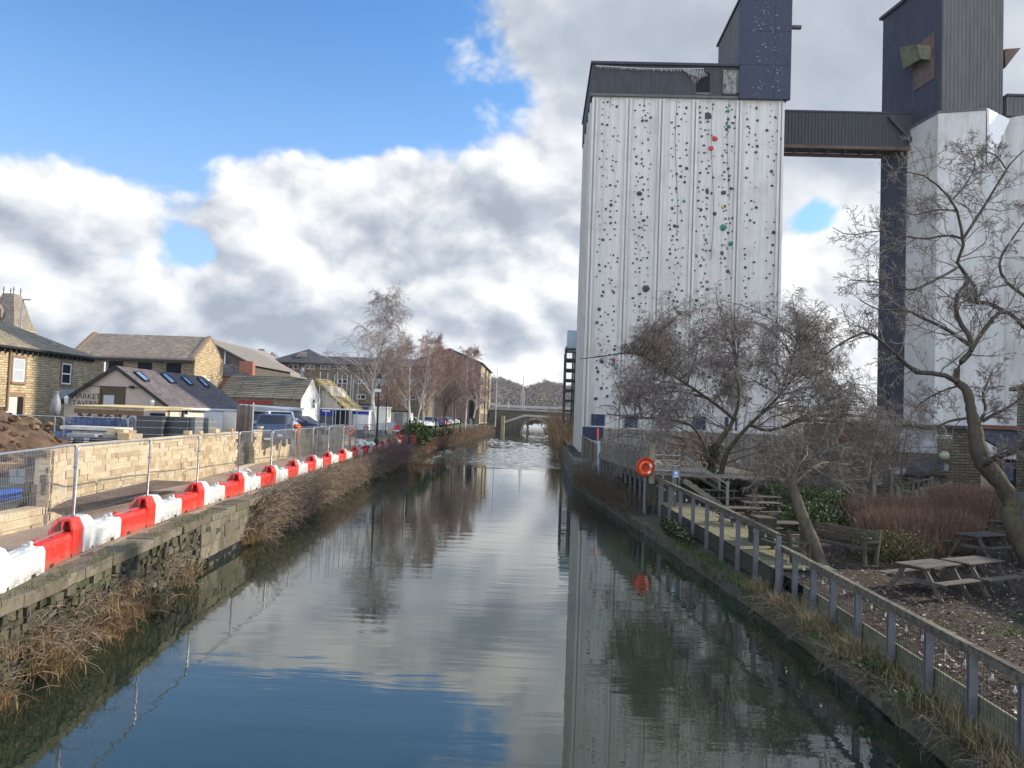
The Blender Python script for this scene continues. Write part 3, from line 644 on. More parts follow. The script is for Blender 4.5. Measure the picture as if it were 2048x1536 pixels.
def loft(m, secs):
    n = len(secs[0][1]); vs = [(x, y, z) for x, s in secs for y, z in s]; k = len(secs)
    m.add(vs, [tuple(range(n))[::-1], tuple((k-1)*n+j for j in range(n))]+[(i*n+j, i*n+(j+1) % n, (i+1)*n+(j+1) % n, (i+1)*n+j) for i in range(k-1) for j in range(n)])
BL = 2.2
def make_barrier(col):
    red = col == 'red'; r = empty('safety_barrier', (0, 0, 0), 'x', 'barrier', 'red and white barriers along the towpath'); mt = M_red if red else M_bwhite
    m = MB()
    if red: loft(m, [(0.01, BODY), (1.62, BODY)])
    else: loft(m, [(.80, BODY), (BL-.01, BODY)])
    for s in (-1, 1):       # raised rims round the side panels
        for z in (.10, .37): m.box((1.2 if red else 1.45, s*.243, z), (.95 if not red else 1.5, .016, .022))
    for dx in ((.35, 1.25) if red else (1.2, 1.9)): m.box((dx, 0, .52), (.5 if red else .42, .12, .03))
    m.build('body', mt, r, local=True, bevel=.012)
    m = MB()
    if red:
        IN = [(y*.80, .52+(z-.52)*.80) if z > .5 else (y*.80, .53) for y, z in HUMP]
        n = 6; x0, x1, x2 = 1.60, 2.19, 1.93
        vs = [(x0 + (.14 if z > .7 else 0), y, z) for y, z in HUMP]+[(x1, y, z) for y, z in HUMP]+[(x0+(.13 if z > .7 else .0), y, z) for y, z in IN]+[(x2, y*.9, .54+(z-.54)*.9) for y, z in IN]
        fs = [(6, 7, 8, 9, 10, 11)]+[(j, (j+1) % n, n+(j+1) % n, n+j) for j in range(n)]+[(j, 12+j, 12+(j+1) % n, (j+1) % n) for j in range(n)]+[(12+j, 18+j, 18+(j+1) % n, 12+(j+1) % n) for j in range(n)]+[(18, 23, 22, 21, 20, 19)]
        m.add(vs, fs); m.box((1.78, 0, .6), (.3, .012, .28))
    else: loft(m, [(.01, HUMP), (.40, HUMP), (.60, [(y*.97, z*.8+.09 if z > .5 else z) for y, z in HUMP]), (.80, BODY)])
    m.build('raised_end', mt, r, local=True, bevel=.012)
    m = MB(); x = .14 if red else BL-.14; m.tube([(x, 0, .50), (x, 0, .62)], .045, 10); m.build('coupling_peg', mt, r, local=True); m = MB(); m.box((x+(.14 if red else -.16), .05, .55), (.1, .06, .09)); m.build('coupling_loop', mt, r, local=True)
    for x in (.45, 1.65):
        m = MB(); m.box((x, 0, .035), (.20, .494, .07)); m.build('fork_slot', M_gapdark, r, local=True)
    return r
redP, whiteP = make_barrier('red'), make_barrier('white')
BAR = [gz(0, 1190, 1.6), gz(163, 1105, 1.6), gz(325, 1043, 1.6), gz(418, 1008, 1.6), gz(488, 986, 1.6), (-11.75, 34.6), (-12.1, 39), (-12.5, 44), (-12.8, 48.5), (-13.0, 53), (-13.2, 57.5), (-13.45, 63), (-13.7, 68.5), (-14.1, 76), (-14.4, 84)]
BAR = np.array([(b[0]-.24, b[1]) for b in BAR]); BAR = np.vstack([BAR[0]-(BAR[1]-BAR[0])*1.2, BAR])
_pl = resample(smooth_line(BAR, 300), .02); _dd = np.r_[0, np.cumsum(np.linalg.norm(np.diff(_pl, axis=0), axis=1))]
def barP(s): return np.array([np.interp(s, _dd, _pl[:, 0]), np.interp(s, _dd, _pl[:, 1])])
s163 = _dd[np.argmin(np.abs(_pl[:, 1]-BAR[2][1]))]
ordn = ['first', 'second', 'third', 'fourth', 'fifth', 'sixth', 'seventh', 'eighth', 'ninth', 'tenth', 'eleventh', 'twelfth', 'thirteenth', 'fourteenth', 'fifteenth', 'sixteenth', 'seventeenth', 'eighteenth']
JOINTS = []; cnt = dict(red=0, white=0)
for k in range(-2, 17):
    s = s163+k*2*BL
    if s-BL < 0: continue
    JOINTS.append(barP(s))
    for col, s0 in (('red', s-BL), ('white', s)):
        a, b = barP(s0), barP(s0+BL); rz = math.atan2(b[1]-a[1], b[0]-a[0])
        o = copy_tree(redP if col == 'red' else whiteP); o.location = (a[0], a[1], zl(a[1])+.0); o.rotation_euler.z = rz+rng.normal(0, .012)
        vis = pix((*b, 1.9)); 
        if vis[0] < 0: continue
        i = cnt[col]; cnt[col] += 1
        o['label'] = ('red' if col == 'red' else 'white')+' plastic barrier, %s %s one along the towpath from the viewer' % (ordn[i], 'red' if col == 'red' else 'white')
for o in (redP, whiteP):
    for c in list(o.children): bpy.data.objects.remove(c)
    bpy.data.objects.remove(o)
for o in [o for o in bpy.data.objects if o.get('label') == 'x']:
    for c in list(o.children): bpy.data.objects.remove(c)
    bpy.data.objects.remove(o)
# ---- mesh fence panels standing in the barriers
def make_panel(L, H=1.95):
    r = empty('fence_panel', (0, 0, 0), 'y', 'fence panel', 'mesh fence panels in the barriers'); rr = .14
    pts = [(.03, 0, -.25), (.03, 0, H-rr)]+[(.03+rr-rr*math.cos(a), 0, H-rr+rr*math.sin(a)) for a in np.linspace(.3, 1.57, 5)]+[(L-.03-rr+rr*math.sin(a), 0, H-rr+rr*math.cos(a)) for a in np.linspace(0, 1.57, 6)]+[(L-.03, 0, -.25)]
    m = MB(); m.tube(pts, .024, 8); m.tube([(.03, 0, .1), (L-.03, 0, .1)], .016, 6); m.build('frame', M_galv, r, local=True, smooth=True)
    m = MB()
    for i in range(1, int(L/.075)): m.tube([(i*.075, .012, .1), (i*.075, .012, H-.02)], .0030, 3, cap=False)
    for z in (.12, .42, .74, 1.06, 1.36, 1.62, 1.86): m.tube([(.04, -.012, z), (L-.04, -.012, z)], .0030, 3, cap=False)
    m.build('wire_mesh', M_galv, r, local=True)
    for z in (.35, 1.45):
        m = MB(); m.box((L, 0, z), (.12, .06, .05)); m.build('clamp', M_steel, r, local=True)
    return r
pan = make_panel(2*BL); ci = 0
for i in range(len(JOINTS)-1):
    a, b = JOINTS[i], JOINTS[i+1]
    if i >= 15: break
    o = copy_tree(pan); o.location = (a[0], a[1], zl(a[1])+.42+rng.normal(0, .015)); o.rotation_euler.z = math.atan2(b[1]-a[1], b[0]-a[0]); o.rotation_euler.x = rng.normal(0, .012)
    o['label'] = 'galvanised mesh fence panel, %s from the viewer along the barriers' % ordn[ci]; ci += 1
for c in list(pan.children): bpy.data.objects.remove(c)
bpy.data.objects.remove(pan)
# ---- new stone wall
GAPS = [(41.6, 45.4), (56.4, 57.6), (60.2, 61.4), (65.0, 66.6), (70.5, 72)]
def skipw(y, z): return any(a < y < b for a, b in GAPS) and z > 1.75
def slit(y, z): return 2.6 < z < 3.1 and any(abs(y-q) < .16 for q in (47.3, 49.2, 51.2, 53.4, 63.2)) or skipw(y, z) or (abs(z-2.95) < .1 and any(abs(y-q) < .10 for q in (23.9, 26, 29.5, 33.5, 37)))
def build_newwall():
    r = empty('retaining_wall', (-15, 30, 1.6), 'new buff stone retaining wall with unfinished gaps behind the fence', 'wall')
    m = MB(); stone_wall(m, WALL_L, 1.45, 3.66, (.17, .24), (.25, .85), .28, 1, .014, .012, skip=slit, seed=21, rough=.004); m.build('stonework', MS_new, r)
    m = MB(); pts = resample(WALL_L, .5)
    for a, b in zip(pts[:-1], pts[1:]):
        y = (a[1]+b[1])/2
        if any(q-.2 < y < w+.2 for q, w in GAPS): continue
        m.hexa([(a[0]-.018, a[1], 1.4), (b[0]-.018, b[1], 1.4), (b[0]-.42, b[1], 1.4), (a[0]-.42, a[1], 1.4), (a[0]-.018, a[1], 3.6), (b[0]-.018, b[1], 3.6), (b[0]-.42, b[1], 3.6), (a[0]-.42, a[1], 3.6)])
    m.build('mortar', M_mortar, r)
    m = MB(); q = [(-13.23, 20.58), (-13.9, 20.75), (-13.9, 21.1), (-13.2, 20.9)]; stone_wall(m, [(-13.9, 20.56), (-13.22, 20.56)], 1.7, 3.62, (.2, .3), (.2, .4), .25, 1, .05, .02, seed=2, rough=.02); m.build('rough_end', m_stone('rough end stone', (.12, .085, .06), (.17, .12, .085), (.24, .18, .12), 9), r)
    m = MB()
    for a, b in GAPS:
        for y in np.arange(a-.1, b+.1, .6): m.span((xw(y)-1.0, y-.1, 1.5), (xw(y)-.62, min(y+.62, b+.1), 3.45))
    m.build('old_core', m_brick('old dark walling', (.095, .085, .07), (.15, .13, .10), (.04, .035, .03), .5, .16, .02, stain=.6), r)
    m = MB(); g = np.random.default_rng(6)
    low = [(-13.05, 12.5), (-13.1, 16), (-13.2, 20.5)]; stone_wall(m, low, 1.45, 2.12, (.18, .24), (.25, .8), .5, 1, .014, .012, seed=31); m.build('low_stonework', MS_new, r)
build_newwall()
g = np.random.default_rng(17)
# loose stones left on top of the wall
for i, (u, v, s) in enumerate([(195, 884, .30), (312, 872, .22), (336, 868, .16), (370, 866, .24), (442, 862, .22), (522, 852, .22), (575, 851, .15)]):
    y = [27.5, 34.3, 36, 38.3, 40.9, 47.3, 52.5][i]; p = at(u, v, y); m = MB(); m.box((xw(y)-.22, y, 3.66+s*.42), (s*1.3, s*1.5, s*.84), rz=g.uniform(-.4, .4), rnd=g.random())
    tag(m.build('loose_stone', MS_new, bevel=.02), 'squared buff stone left on the wall top, %s from the near end' % ordn[i], 'stone', 'loose stones on the new wall')
for i, (u, v, s) in enumerate([(122, 1096, .20), (135, 1086, .16), (180, 1083, .2), (455, 905, .18)]):
    p = gz(u, v, 1.62); m = MB(); m.blob((p[0], p[1], p[2]+s*.25), (s, s*.8, s*.55), seed=i+40, amp=.25, k=7, m=5, rnd=g.random())
    tag(m.build('loose_stone', MS_new), 'small broken stone lying on the towpath earth, %s from the viewer' % ordn[i], 'stone', 'stones on the towpath')
# ---- earth heap and site materials behind the wall
M_earth = mat_ground('dug earth', (.075, .045, .028), (.125, .078, .05), (.19, .125, .08), 1.6, 9, None, bmp=1.0)
def build_heap():
    r = empty('earth_heap', (-17.3, 24.5, 2.3), 'brown heap of dug earth and rubble behind the new wall', 'earth heap')
    n = 46; m = MB(); g = np.random.default_rng(2); vs = []
    ph = g.uniform(0, 6.28, 12)
    for i in range(n):
        for j in range(n):
            x = -5.2+10.4*i/(n-1); y = -4.8+9.6*j/(n-1); d = math.hypot(x/3.6, y/4.0)
            h = 2.6*max(0, 1-d**1.5)**.85; h += (.12*math.sin(3.1*x+ph[0])*math.sin(2.7*y+ph[1])+.09*math.sin(6.3*x+ph[2]+y)*math.sin(5.9*y+ph[3])+g.normal(0, .05))*min(1, h*1.2)
            vs.append((-18.4+x, 25.2+y, 2.15+h-.15))
    m.add(vs, [(i*n+j, (i+1)*n+j, (i+1)*n+j+1, i*n+j+1) for i in range(n-1) for j in range(n-1)]); m.build('mound', M_earth, r, smooth=False)
    m = MB(); V = np.array(vs)
    for i in range(1100):
        k = g.integers(len(V)); p = V[k]+g.normal(0, .1, 3)*np.array([1, 1, .2])
        if p[2] < 2.2: continue
        s = g.lognormal(math.log(.095), .55); m.blob(p, (s, s*g.uniform(.6, 1), s*.7), seed=i % 29, amp=.35, k=6, m=4, rnd=g.random())
    o = m.build('clods', m_stone('earth clods', (.07, .042, .026), (.12, .075, .048), (.22, .155, .10), 12, stain=.2), r); o['kind'] = 'stuff'
build_heap()
a = at(58, 856, 26.5); m = MB(); m.blob(a, (.42, .36, .34), seed=5, amp=.22, k=12, m=8, rnd=.4); tag(m.build('boulder', m_plain('brown boulder', (.22, .15, .10), .9, .4, 4, bmp=.6)), 'rounded brown boulder on top of the earth heap', 'boulder')
M_concg = m_plain('grey cast concrete', (.30, .31, .31), .85, .3, 5, bmp=.3)
def boxthing(name, c, d, mat, label, cat, rz=0, group=None, bevel=.012, rot=None):
    m = MB(); m.box(c, d, rz=rz, rot=rot); o = m.build(name, mat, bevel=bevel); return tag(o, label, cat, group)
for i, (y, l) in enumerate([(14.3, 2.4), (17.0, 2.5)]): boxthing('kerb_block', (-13.25, y, 2.28), (.42, l, .34), M_concg, ['long', 'mortar streaked'][i]+' grey concrete kerb block on the low wall, '+['partly out of sight', 'beside the blue pipes'][i], 'concrete block', group='kerb blocks on the low wall', bevel=.03)
M_bpipe = m_plain('blue duct plastic', (.018, .06, .27), .45, .2, 3)
for i in range(5):
    m = MB(); x = -13.75-.16*(i % 3); z = 2.42+.13*(i//3); yy = np.linspace(14, 20.2, 90)
    m.tube([(x+.06*(i//3), y, z) for y in yy], [.066+.006*(k % 2) for k in range(90)], 10); tag(m.build('blue_duct', M_bpipe, smooth=False), 'ribbed blue cable duct lying in a bundle behind the kerb blocks', 'pipe', 'blue ducts behind the kerb')
def build_hollow(c, rz, lab):
    m = MB()
    for dx in (-.2, 0, .2): m.box((c[0], c[1], c[2]), (.03, .2, .2), rz=rz) if False else m.box((c[0]+dx*math.cos(rz), c[1]+dx*math.sin(rz), c[2]), (.035, .2, .2), rz=rz)
    for dy in (-.085, .085): m.box((c[0]-dy*math.sin(rz), c[1]+dy*math.cos(rz), c[2]), (.365, .03, .2), rz=rz)
    m.box((c[0], c[1], c[2]-.06), (.37, .15, .02), rz=rz)
    tag(m.build('hollow_block', M_concg), lab, 'concrete block', 'hollow blocks by the earth heap')
build_hollow((-15.0, 22.0, 2.86), .1, 'hollow concrete block stacked on top by the earth heap'); build_hollow((-14.95, 21.95, 2.65), .05, 'hollow concrete block at the bottom by the earth heap')
boxthing('timber_board', (-17.2, 23.2, 3.55), (.5, .06, .36), m_plain('pale split board', (.42, .34, .24), .8, .3, 4), 'pale split board stuck in the earth heap', 'board', rz=.5, rot=None)
boxthing('timber_board', (-15.9, 22.6, 3.05), (1.1, .16, .05), m_plain('tan broken board', (.36, .27, .17), .8, .3, 4), 'tan broken board lying across the lower earth heap', 'board', rz=.6)
# black wrapped packs of blocks
M_pack = m_plain('black pack wrap', (.030, .032, .036), .42, .35, 3, spec=.5, bmp=.5)
M_packg = m_plain('grey block stack', (.135, .145, .15), .85, .3, 3, bmp=.4)
def pack(u0, u1, vt, Y, H, D, mat, lab, bands=True):
    a, b = at(u0, vt, Y), at(u1, vt, Y); r = empty('block_pack', ((a[0]+b[0])/2, Y, a[2]-H), lab, 'block pack', 'wrapped packs of blocks behind the wall')
    m = MB(); m.span((a[0], Y, a[2]-H), (b[0], Y+D, a[2])); m.build('blocks', mat, r, bevel=.025)
    m = MB()
    for z in np.linspace(.2, .8, 3): m.span((a[0]-.006, Y-.006, a[2]-H*z-.012), (b[0]+.006, Y+D+.006, a[2]-H*z+.012))
    m.build('strap', m_plain('pale strap', (.32, .34, .36), .5, .1, 3), r)
    m = MB()
    for x in np.linspace(a[0]+.1, b[0]-.1, 3): m.box((x, Y+D/2, a[2]-H-.07), (.1, D, .12))
    m.build('pallet', M_wood, r)
pack(273, 325, 831, 38, 1.15, 1.2, M_pack, 'tall black wrapped block pack nearest the shelter')
pack(331, 376, 833, 38.5, 1.1, 1.0, M_pack, 'black wrapped block pack in the middle of the tall row')
pack(377, 391, 834, 38.7, 1.08, 1.0, M_packg, 'narrow grey unwrapped block stack in the tall row')
pack(392, 418, 835, 40, 1.05, 1.1, M_packg, 'grey unwrapped block stack at the far end of the row')
pack(119, 142, 874, 30, .32, .9, M_pack, 'low black wrapped pack beside the earth heap')
pack(143, 168, 874, 30.2, .32, .9, M_pack, 'low black wrapped pack with a pale strap, middle of three')
pack(169, 240, 875, 30.6, .32, .9, M_pack, 'long low black wrapped pack behind the loose stone')
pack(205, 262, 866, 32.5, .5, 1.0, m_plain('buff stone pallet', (.38, .31, .22), .9, .35, 2.5, bmp=.6), 'low pallet of broken buff stone behind the wall')
pack(133, 190, 866, 32.2, .35, 1.0, m_plain('clear wrapped stone', (.30, .26, .23), .4, .5, 2, spec=.5, bmp=.6), 'clear wrapped low pack of stone by the earth heap')
a, b = at(128, 851, 33.5), at(246, 849, 33.5)
r = empty('stone_slab', ((a[0]+b[0])/2, 33.8, a[2]-.2), 'long pale sawn slab resting on a stack of grey slabs', 'slab')
m = MB(); m.span((a[0], 33.2, a[2]-.16), (b[0], 34.4, a[2])); m.build('slab', m_plain('pale sawn stone', (.50, .46, .40), .8, .2, 3), r, bevel=.02)
m = MB()
for k in range(3): m.span((a[0]+.5+.1*k, 33.3, a[2]-.34-.16*k), (b[0]-.5-.08*k, 34.3, a[2]-.19-.16*k))
m.build('lower_slabs', M_concg, r, bevel=.02)
g = np.random.default_rng(23)
for i in range(9):
    u = 238+g.uniform(-22, 22); p = at(u, 862+g.uniform(-4, 8), 31.8+g.uniform(-.5, .8)); boxthing('cut_stone', p, (g.uniform(.3, .6), g.uniform(.2, .35), g.uniform(.12, .2)), MS_new, 'sawn cream walling stone in the loose pile behind the wall', 'stone', rz=g.uniform(-.6, .6), group='cream stones piled behind the wall')
# ---- scaffold tubes
poles = [(640.6, 743, 58), (655.5, 745, 59.5), (669.5, 748.5, 61), (675, 743.7, 60), (684, 750.5, 62.5), (694.5, 750, 63), (702.5, 749.5, 64), (706.5, 760, 66), (716.5, 759, 67.5), (745, 759, 70)]
for i, (u, v, Y) in enumerate(poles):
    t = at(u, v, Y); m = MB(); m.tube([(t[0], Y, 1.55), (t[0]+.02, Y, t[2])], .034, 8)
    tag(m.build('scaffold_tube', M_galv), 'upright steel scaffold tube, %s in the row counted away from the wall gap' % ordn[i], 'scaffold tube', 'scaffold tubes by the new wall')
for i, (a, b) in enumerate([((-17.2, 57, 3.7), (-17.6, 71, 3.7)), ((-17.2, 57, 2.6), (-17.6, 71, 2.6)), ((-17.1, 58.5, 3.7), (-17.2, 60.6, 1.6)), ((-17.2, 62.5, 3.7), (-17.4, 65.5, 1.6))]):
    m = MB(); m.tube([a, b], .034, 8); tag(m.build('scaffold_ledger', M_galv), ['upper horizontal scaffold tube along the new wall', 'lower horizontal scaffold tube along the new wall', 'diagonal scaffold brace nearest the timber boards', 'diagonal scaffold brace further along the wall'][i], 'scaffold tube', 'scaffold tubes by the new wall')
# leaning boards, orange cloth, life ring, bags and plant
MW_red = m_plain('red brown boards', (.24, .12, .065), .8, .35, 6, stretch=(1, 1, .2), rv=.4)
for i, (u, y, w) in enumerate([(598, 51.5, .38), (626, 55.5, .55)]):
    p = at(u, 870, y); m = MB()
    for k in range(4): m.beam((p[0]+.12*k*w, y+.03*k, 1.6), (p[0]-.35+.1*k*w, y+.35, 3.55), .11, .03, rnd=g.random())
    tag(m.build('leaning_boards', MW_red), ['narrow', 'wide'][i]+' bundle of red brown boards leaning on the new wall', 'boards', 'boards leaning on the new wall')
for k in range(4):
    p = gz(596+k*3.4, 919, 1.62); m = MB(); m.tube([p, p+np.array([-1.0-.05*k, .8, 1.3])], .03, 6); tag(m.build('steel_bar', M_galv), 'thin steel tube leaning at the foot of the red brown boards', 'steel tube', 'thin tubes leaning on the wall')
m = MB(); p = at(594, 855, 50.5); m.blob(p+np.array([0, 0, .05]), (.28, .2, .16), seed=3, amp=.4, k=9, m=6); m.blob(p+np.array([.14, -.1, -.22]), (.13, .1, .26), seed=4, amp=.3, k=8, m=6); tag(m.build('orange_cloth', m_plain('orange cloth', (.75, .20, .07), .8, .25, 4)), 'bright orange cloth draped over the wall top by the boards', 'cloth')
def ringmesh(m, c, Rr, r, axis=(0, 1, 0), k=20, q=8, flat=1.0):
    ax = _n(axis); u = _n(np.cross(ax, (0, 0, 1))) if abs(ax[2]) < .9 else np.array([1., 0, 0]); w = np.cross(ax, u); vs = []
    for i in range(k):
        a = 2*math.pi*i/k; d = u*math.cos(a)+w*math.sin(a)
        for j in range(q):
            b = 2*math.pi*j/q; vs.append(np.array(c)+d*(Rr+r*math.cos(b))+ax*r*math.sin(b)*flat)
    m.add(vs, [(i*q+j, i*q+(j+1) % q, ((i+1) % k)*q+(j+1) % q, ((i+1) % k)*q+j) for i in range(k) for j in range(q)])
p = at(700, 861, 62); r = empty('life_ring', (p[0], 62, 1.6), 'orange life ring on a dark post among the scaffold tubes', 'life ring')
m = MB(); ringmesh(m, p, .28, .1); m.build('ring', M_orange, r, smooth=True); m = MB(); m.span((p[0]-.06, 62.1, 1.5), (p[0]+.06, 62.2, p[2])); m.build('post', M_clad, r)
for i, (u, v, Y, s) in enumerate([(724, 884, 58.5, .34), (733, 888, 59.5, .30), (741, 889, 61, .32), (719, 889, 57.5, .26), (474, 944, 36.5, .30), (490, 942, 37.5, .26)]):
    p = gz(u, v, 1.75) if i > 3 else at(u, v, Y); m = MB(); m.blob((p[0], p[1], p[2]), (s*1.1, s*.8, s*.62), seed=60+i, amp=.35, k=10, m=7)
    tag(m.build('rubble_sack', m_plain('white sack %d' % i, (.62, .62, .60), .7, .25, 4, bmp=.5), smooth=False), ['topmost white rubble sack in the heap by the scaffold', 'middle white rubble sack in the heap by the scaffold', 'white rubble sack at the far side of the heap', 'lowest white rubble sack in the heap by the scaffold', 'crumpled clear sack lying by the wall gap', 'pale crumpled sack just beyond the wall gap'][i], 'sack', 'sacks on the towpath')
# red signs, red mesh barriers and cones at the far end of the works
Mred2 = m_plain('faded red plastic', (.55, .05, .045), .5, .2, 4)
def mesh_barrier(p, rz, lab, w=1.9):
    r = empty('pedestrian_barrier', p, lab, 'barrier', 'red pedestrian barriers at the end of the works', rz=rz); m = MB()
    for x in (-w/2, w/2): m.box((x, 0, .5), (.06, .05, 1.0))
    for z in (.12, .52, .97): m.box((0, 0, z), (w, .05, .09))
    for x in np.linspace(-w/2+.15, w/2-.15, 9): m.box((x, 0, .32), (.035, .03, .4)); m.box((x, 0, .75), (.035, .03, .4))
    m.build('grille', Mred2, r, local=True)
    for x in (-w/3, w/3):
        m = MB(); m.box((x, 0, .03), (.08, .5, .06)); m.build('foot', M_gapdark, r, local=True)
for i, (u, v, rz) in enumerate([(812, 889, .1), (822, 886, 1.1), (803, 880, .4), (792, 874, -.3), (806, 871, 1.0), (781, 868, .2)]):
    p = gz(u, v, 1.65); mesh_barrier(p, rz, 'red plastic pedestrian barrier, %s from the canal edge in the cluster' % ordn[i])
for i, (u, v, Y, c, w, h) in enumerate([(792, 857, 78, (.55, .04, .05), .75, .7), (780, 851, 76, (.45, .50, .55), .6, .6), (779, 861, 77, (.80, .55, .16), .45, .6), (732, 856, 66, (.42, .10, .075), .5, .5)]):
    p = at(u, v, Y); r = empty('site_sign', (p[0], Y, 1.7), ['red site sign with a white strip on the fence', 'pale grey site sign hung above a yellow sign', 'yellow warning sign hung on the fence', 'round dull red site sign near the scaffold'][i], 'sign')
    m = MB(); m.span((p[0]-w/2, Y, p[2]-h/2), (p[0]+w/2, Y+.03, p[2]+h/2)) if i < 3 else m.tube([(p[0], Y, p[2]), (p[0], Y+.03, p[2])], w/2, 20)
    m.build('plate', m_plain('sign plate %d' % i, c, .5, .12, 3), r); m = MB(); m.tube([(p[0], Y+.05, 1.6), (p[0], Y+.05, p[2])], .03, 6); m.build('post', M_galv, r)
    if i == 0: m = MB(); m.span((p[0]-w/2+.03, Y-.008, p[2]-.28), (p[0]+w/2-.03, Y-.003, p[2]-.14)); m.build('white_strip', M_white, r)
# ------------------------------------------------------------------ buildings of the left side
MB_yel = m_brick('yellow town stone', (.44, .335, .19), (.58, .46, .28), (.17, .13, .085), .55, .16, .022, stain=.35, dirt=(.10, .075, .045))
MB_brn = m_brick('brown town stone', (.22, .175, .115), (.30, .24, .16), (.10, .085, .06), .5, .15, .018, stain=.5)  # on the warehouse front this brown has the shade put into it
MB_red = m_brick('red brick', (.40, .12, .07), (.48, .17, .10), (.30, .22, .17), .22, .075, .012)
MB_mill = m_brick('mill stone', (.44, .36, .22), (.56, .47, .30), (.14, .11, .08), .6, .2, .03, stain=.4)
MB_millb = m_brick('shade brown mill stone', (.17, .11, .078), (.23, .155, .11), (.09, .065, .05), .6, .2, .02, stain=.5)  # darker copy of the mill stone, with shade put into the colour
MT_stone = m_tiles('mossy stone slates', (.22, .175, .12), (.30, .25, .17), .5, .28, (.12, .115, .035), .7)
MT_slate = m_tiles('purple grey slates', (.12, .10, .10), (.17, .14, .14), .35, .22, (.07, .08, .05), .2)
MT_brown = m_tiles('brown stone roof', (.22, .18, .14), (.29, .24, .19), .45, .22, (.16, .14, .10), .35)
MT_tile = m_tiles('ribbed brown roof tiles', (.17, .15, .115), (.24, .21, .16), 4.0, .36, (.12, .11, .05), .35, gap=.12)
MT_yell = m_tiles('lichen yellow roof tiles', (.34, .25, .08), (.46, .35, .12), 3.0, .36, (.15, .12, .06), .4, gap=.10)  # yellow base with browner random patches
MT_dark = m_tiles('dark blue slate', (.055, .055, .062), (.085, .082, .088), .35, .25, None)
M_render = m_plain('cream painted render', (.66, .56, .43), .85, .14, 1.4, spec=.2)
M_rendg = m_plain('shaded taupe render', (.40, .345, .295), .85, .12, 1.2, spec=.2)  # darker copy of the render, the tavern gable's shade put into the colour
M_glass = m_glass('dark window glass'); M_glassb = m_glass('sky blue rooflight glass', (.16, .24, .36), .06)
M_frame = m_plain('white window frame', (.74, .74, .73), .5, .08, 5); M_surr = m_plain('brown stone surround', (.24, .16, .11), .9, .25, 6)
M_gut = m_plain('black gutter', (.02, .02, .022), .5, .2, 5); M_blind = m_plain('pale net blind', (.38, .40, .42), .9, .15, 8, stretch=(6, 6, 1))
def prect(X, u0, v0, u1, v1):      # rectangle on a plane x = X
    a, b = atx(u0, v0, X), atx(u1, v1, X); return min(a[1], b[1]), max(a[1], b[1]), min(a[2], b[2]), max(a[2], b[2])
def win_x(parent, X, r, name='window', frame=True, blind=False, surround=True, bars=1, pane=None):
    y0, y1, z0, z1 = r
    if surround:
        m = MB(); t = .17
        m.span((X, y0-t, z1), (X+.06, y1+t, z1+.22)); m.span((X, y0-t, z0-.16), (X+.10, y1+t, z0)); m.span((X, y0-t, z0), (X+.05, y0, z1)); m.span((X, y1, z0), (X+.05, y1+t, z1)); w = m.build(name, M_surr, parent)
    m = MB(); m.span((X-.02, y0, z0), (X+.012, y1, z1)); p = m.build('pane' if surround else name, pane or (M_blind if blind else M_glass), w if surround else parent)
    if not surround: w = p
    if frame:
        m = MB(); t = .09; e = .035
        m.span((X+.013, y0, z0), (X+e, y1, z0+t)); m.span((X+.013, y0, z1-t), (X+e, y1, z1)); m.span((X+.013, y0, z0+t), (X+e, y0+t, z1-t)); m.span((X+.013, y1-t, z0+t), (X+e, y1, z1-t))
        for k in range(bars): zz = z0+(z1-z0)*(k+1)/(bars+1); m.span((X+.013, y0+t, zz-.05), (X+e, y1-t, zz+.05))
        m.build('frame', M_frame, w)
    return w
def win_y(parent, Y, x0, x1, z0, z1, name='window', frame=True, pane=None, mull=1, sill=True):
    m = MB(); m.span((x0, Y-.012, z0), (x1, Y+.02, z1)); w = m.build(name, pane or M_glass, parent); t = .07
    if frame:
        m = MB(); f = Y-.05
        m.span((x0, f, z0), (x1, Y-.013, z0+t)); m.span((x0, f, z1-t), (x1, Y-.013, z1)); m.span((x0, f, z0+t), (x0+t, Y-.013, z1-t)); m.span((x1-t, f, z0+t), (x1, Y-.013, z1-t))
        for k in range(mull): xx = x0+(x1-x0)*(k+1)/(mull+1); m.span((xx-.05, f, z0+t), (xx+.05, Y-.013, z1-t))
        m.build('frame', M_frame, w)
    if sill: m = MB(); m.span((x0-.12, Y-.12, z0-.16), (x1+.12, Y, z0-.002)); m.build('sill', M_surr, w)
    return w
def gable_roof(m, x0, x1, y0, y1, ze, zr, axis, ov=.25, th=.14, mid=.5):
    """two slabs; axis 'x' = ridge along x"""
    if axis == 'y':
        xm = x0+(x1-x0)*mid; s0 = (zr-ze)/(xm-x0); s1 = (zr-ze)/(x1-xm)
        for (a, b, za, zb) in ((x0-ov, xm, ze-ov*s0, zr), (x1+ov, xm, ze-ov*s1, zr)):
            q = [(a, y0-ov, za), (b, y0-ov, zb), (b, y1+ov, zb), (a, y1+ov, za)]
            if a > b: q = q[::-1]
            m.prism(q, (0, 0, th))
    else:
        ym = y0+(y1-y0)*mid; s0 = (zr-ze)/(ym-y0); s1 = (zr-ze)/(y1-ym)
        for (a, b, za, zb) in ((y0-ov, ym, ze-ov*s0, zr), (y1+ov, ym, ze-ov*s1, zr)):
            q = [(x0-ov, a, za), (x1+ov, a, za), (x1+ov, b, zb), (x0-ov, b, zb)]
            if a > b: q = q[::-1]
            m.prism(q, (0, 0, th))
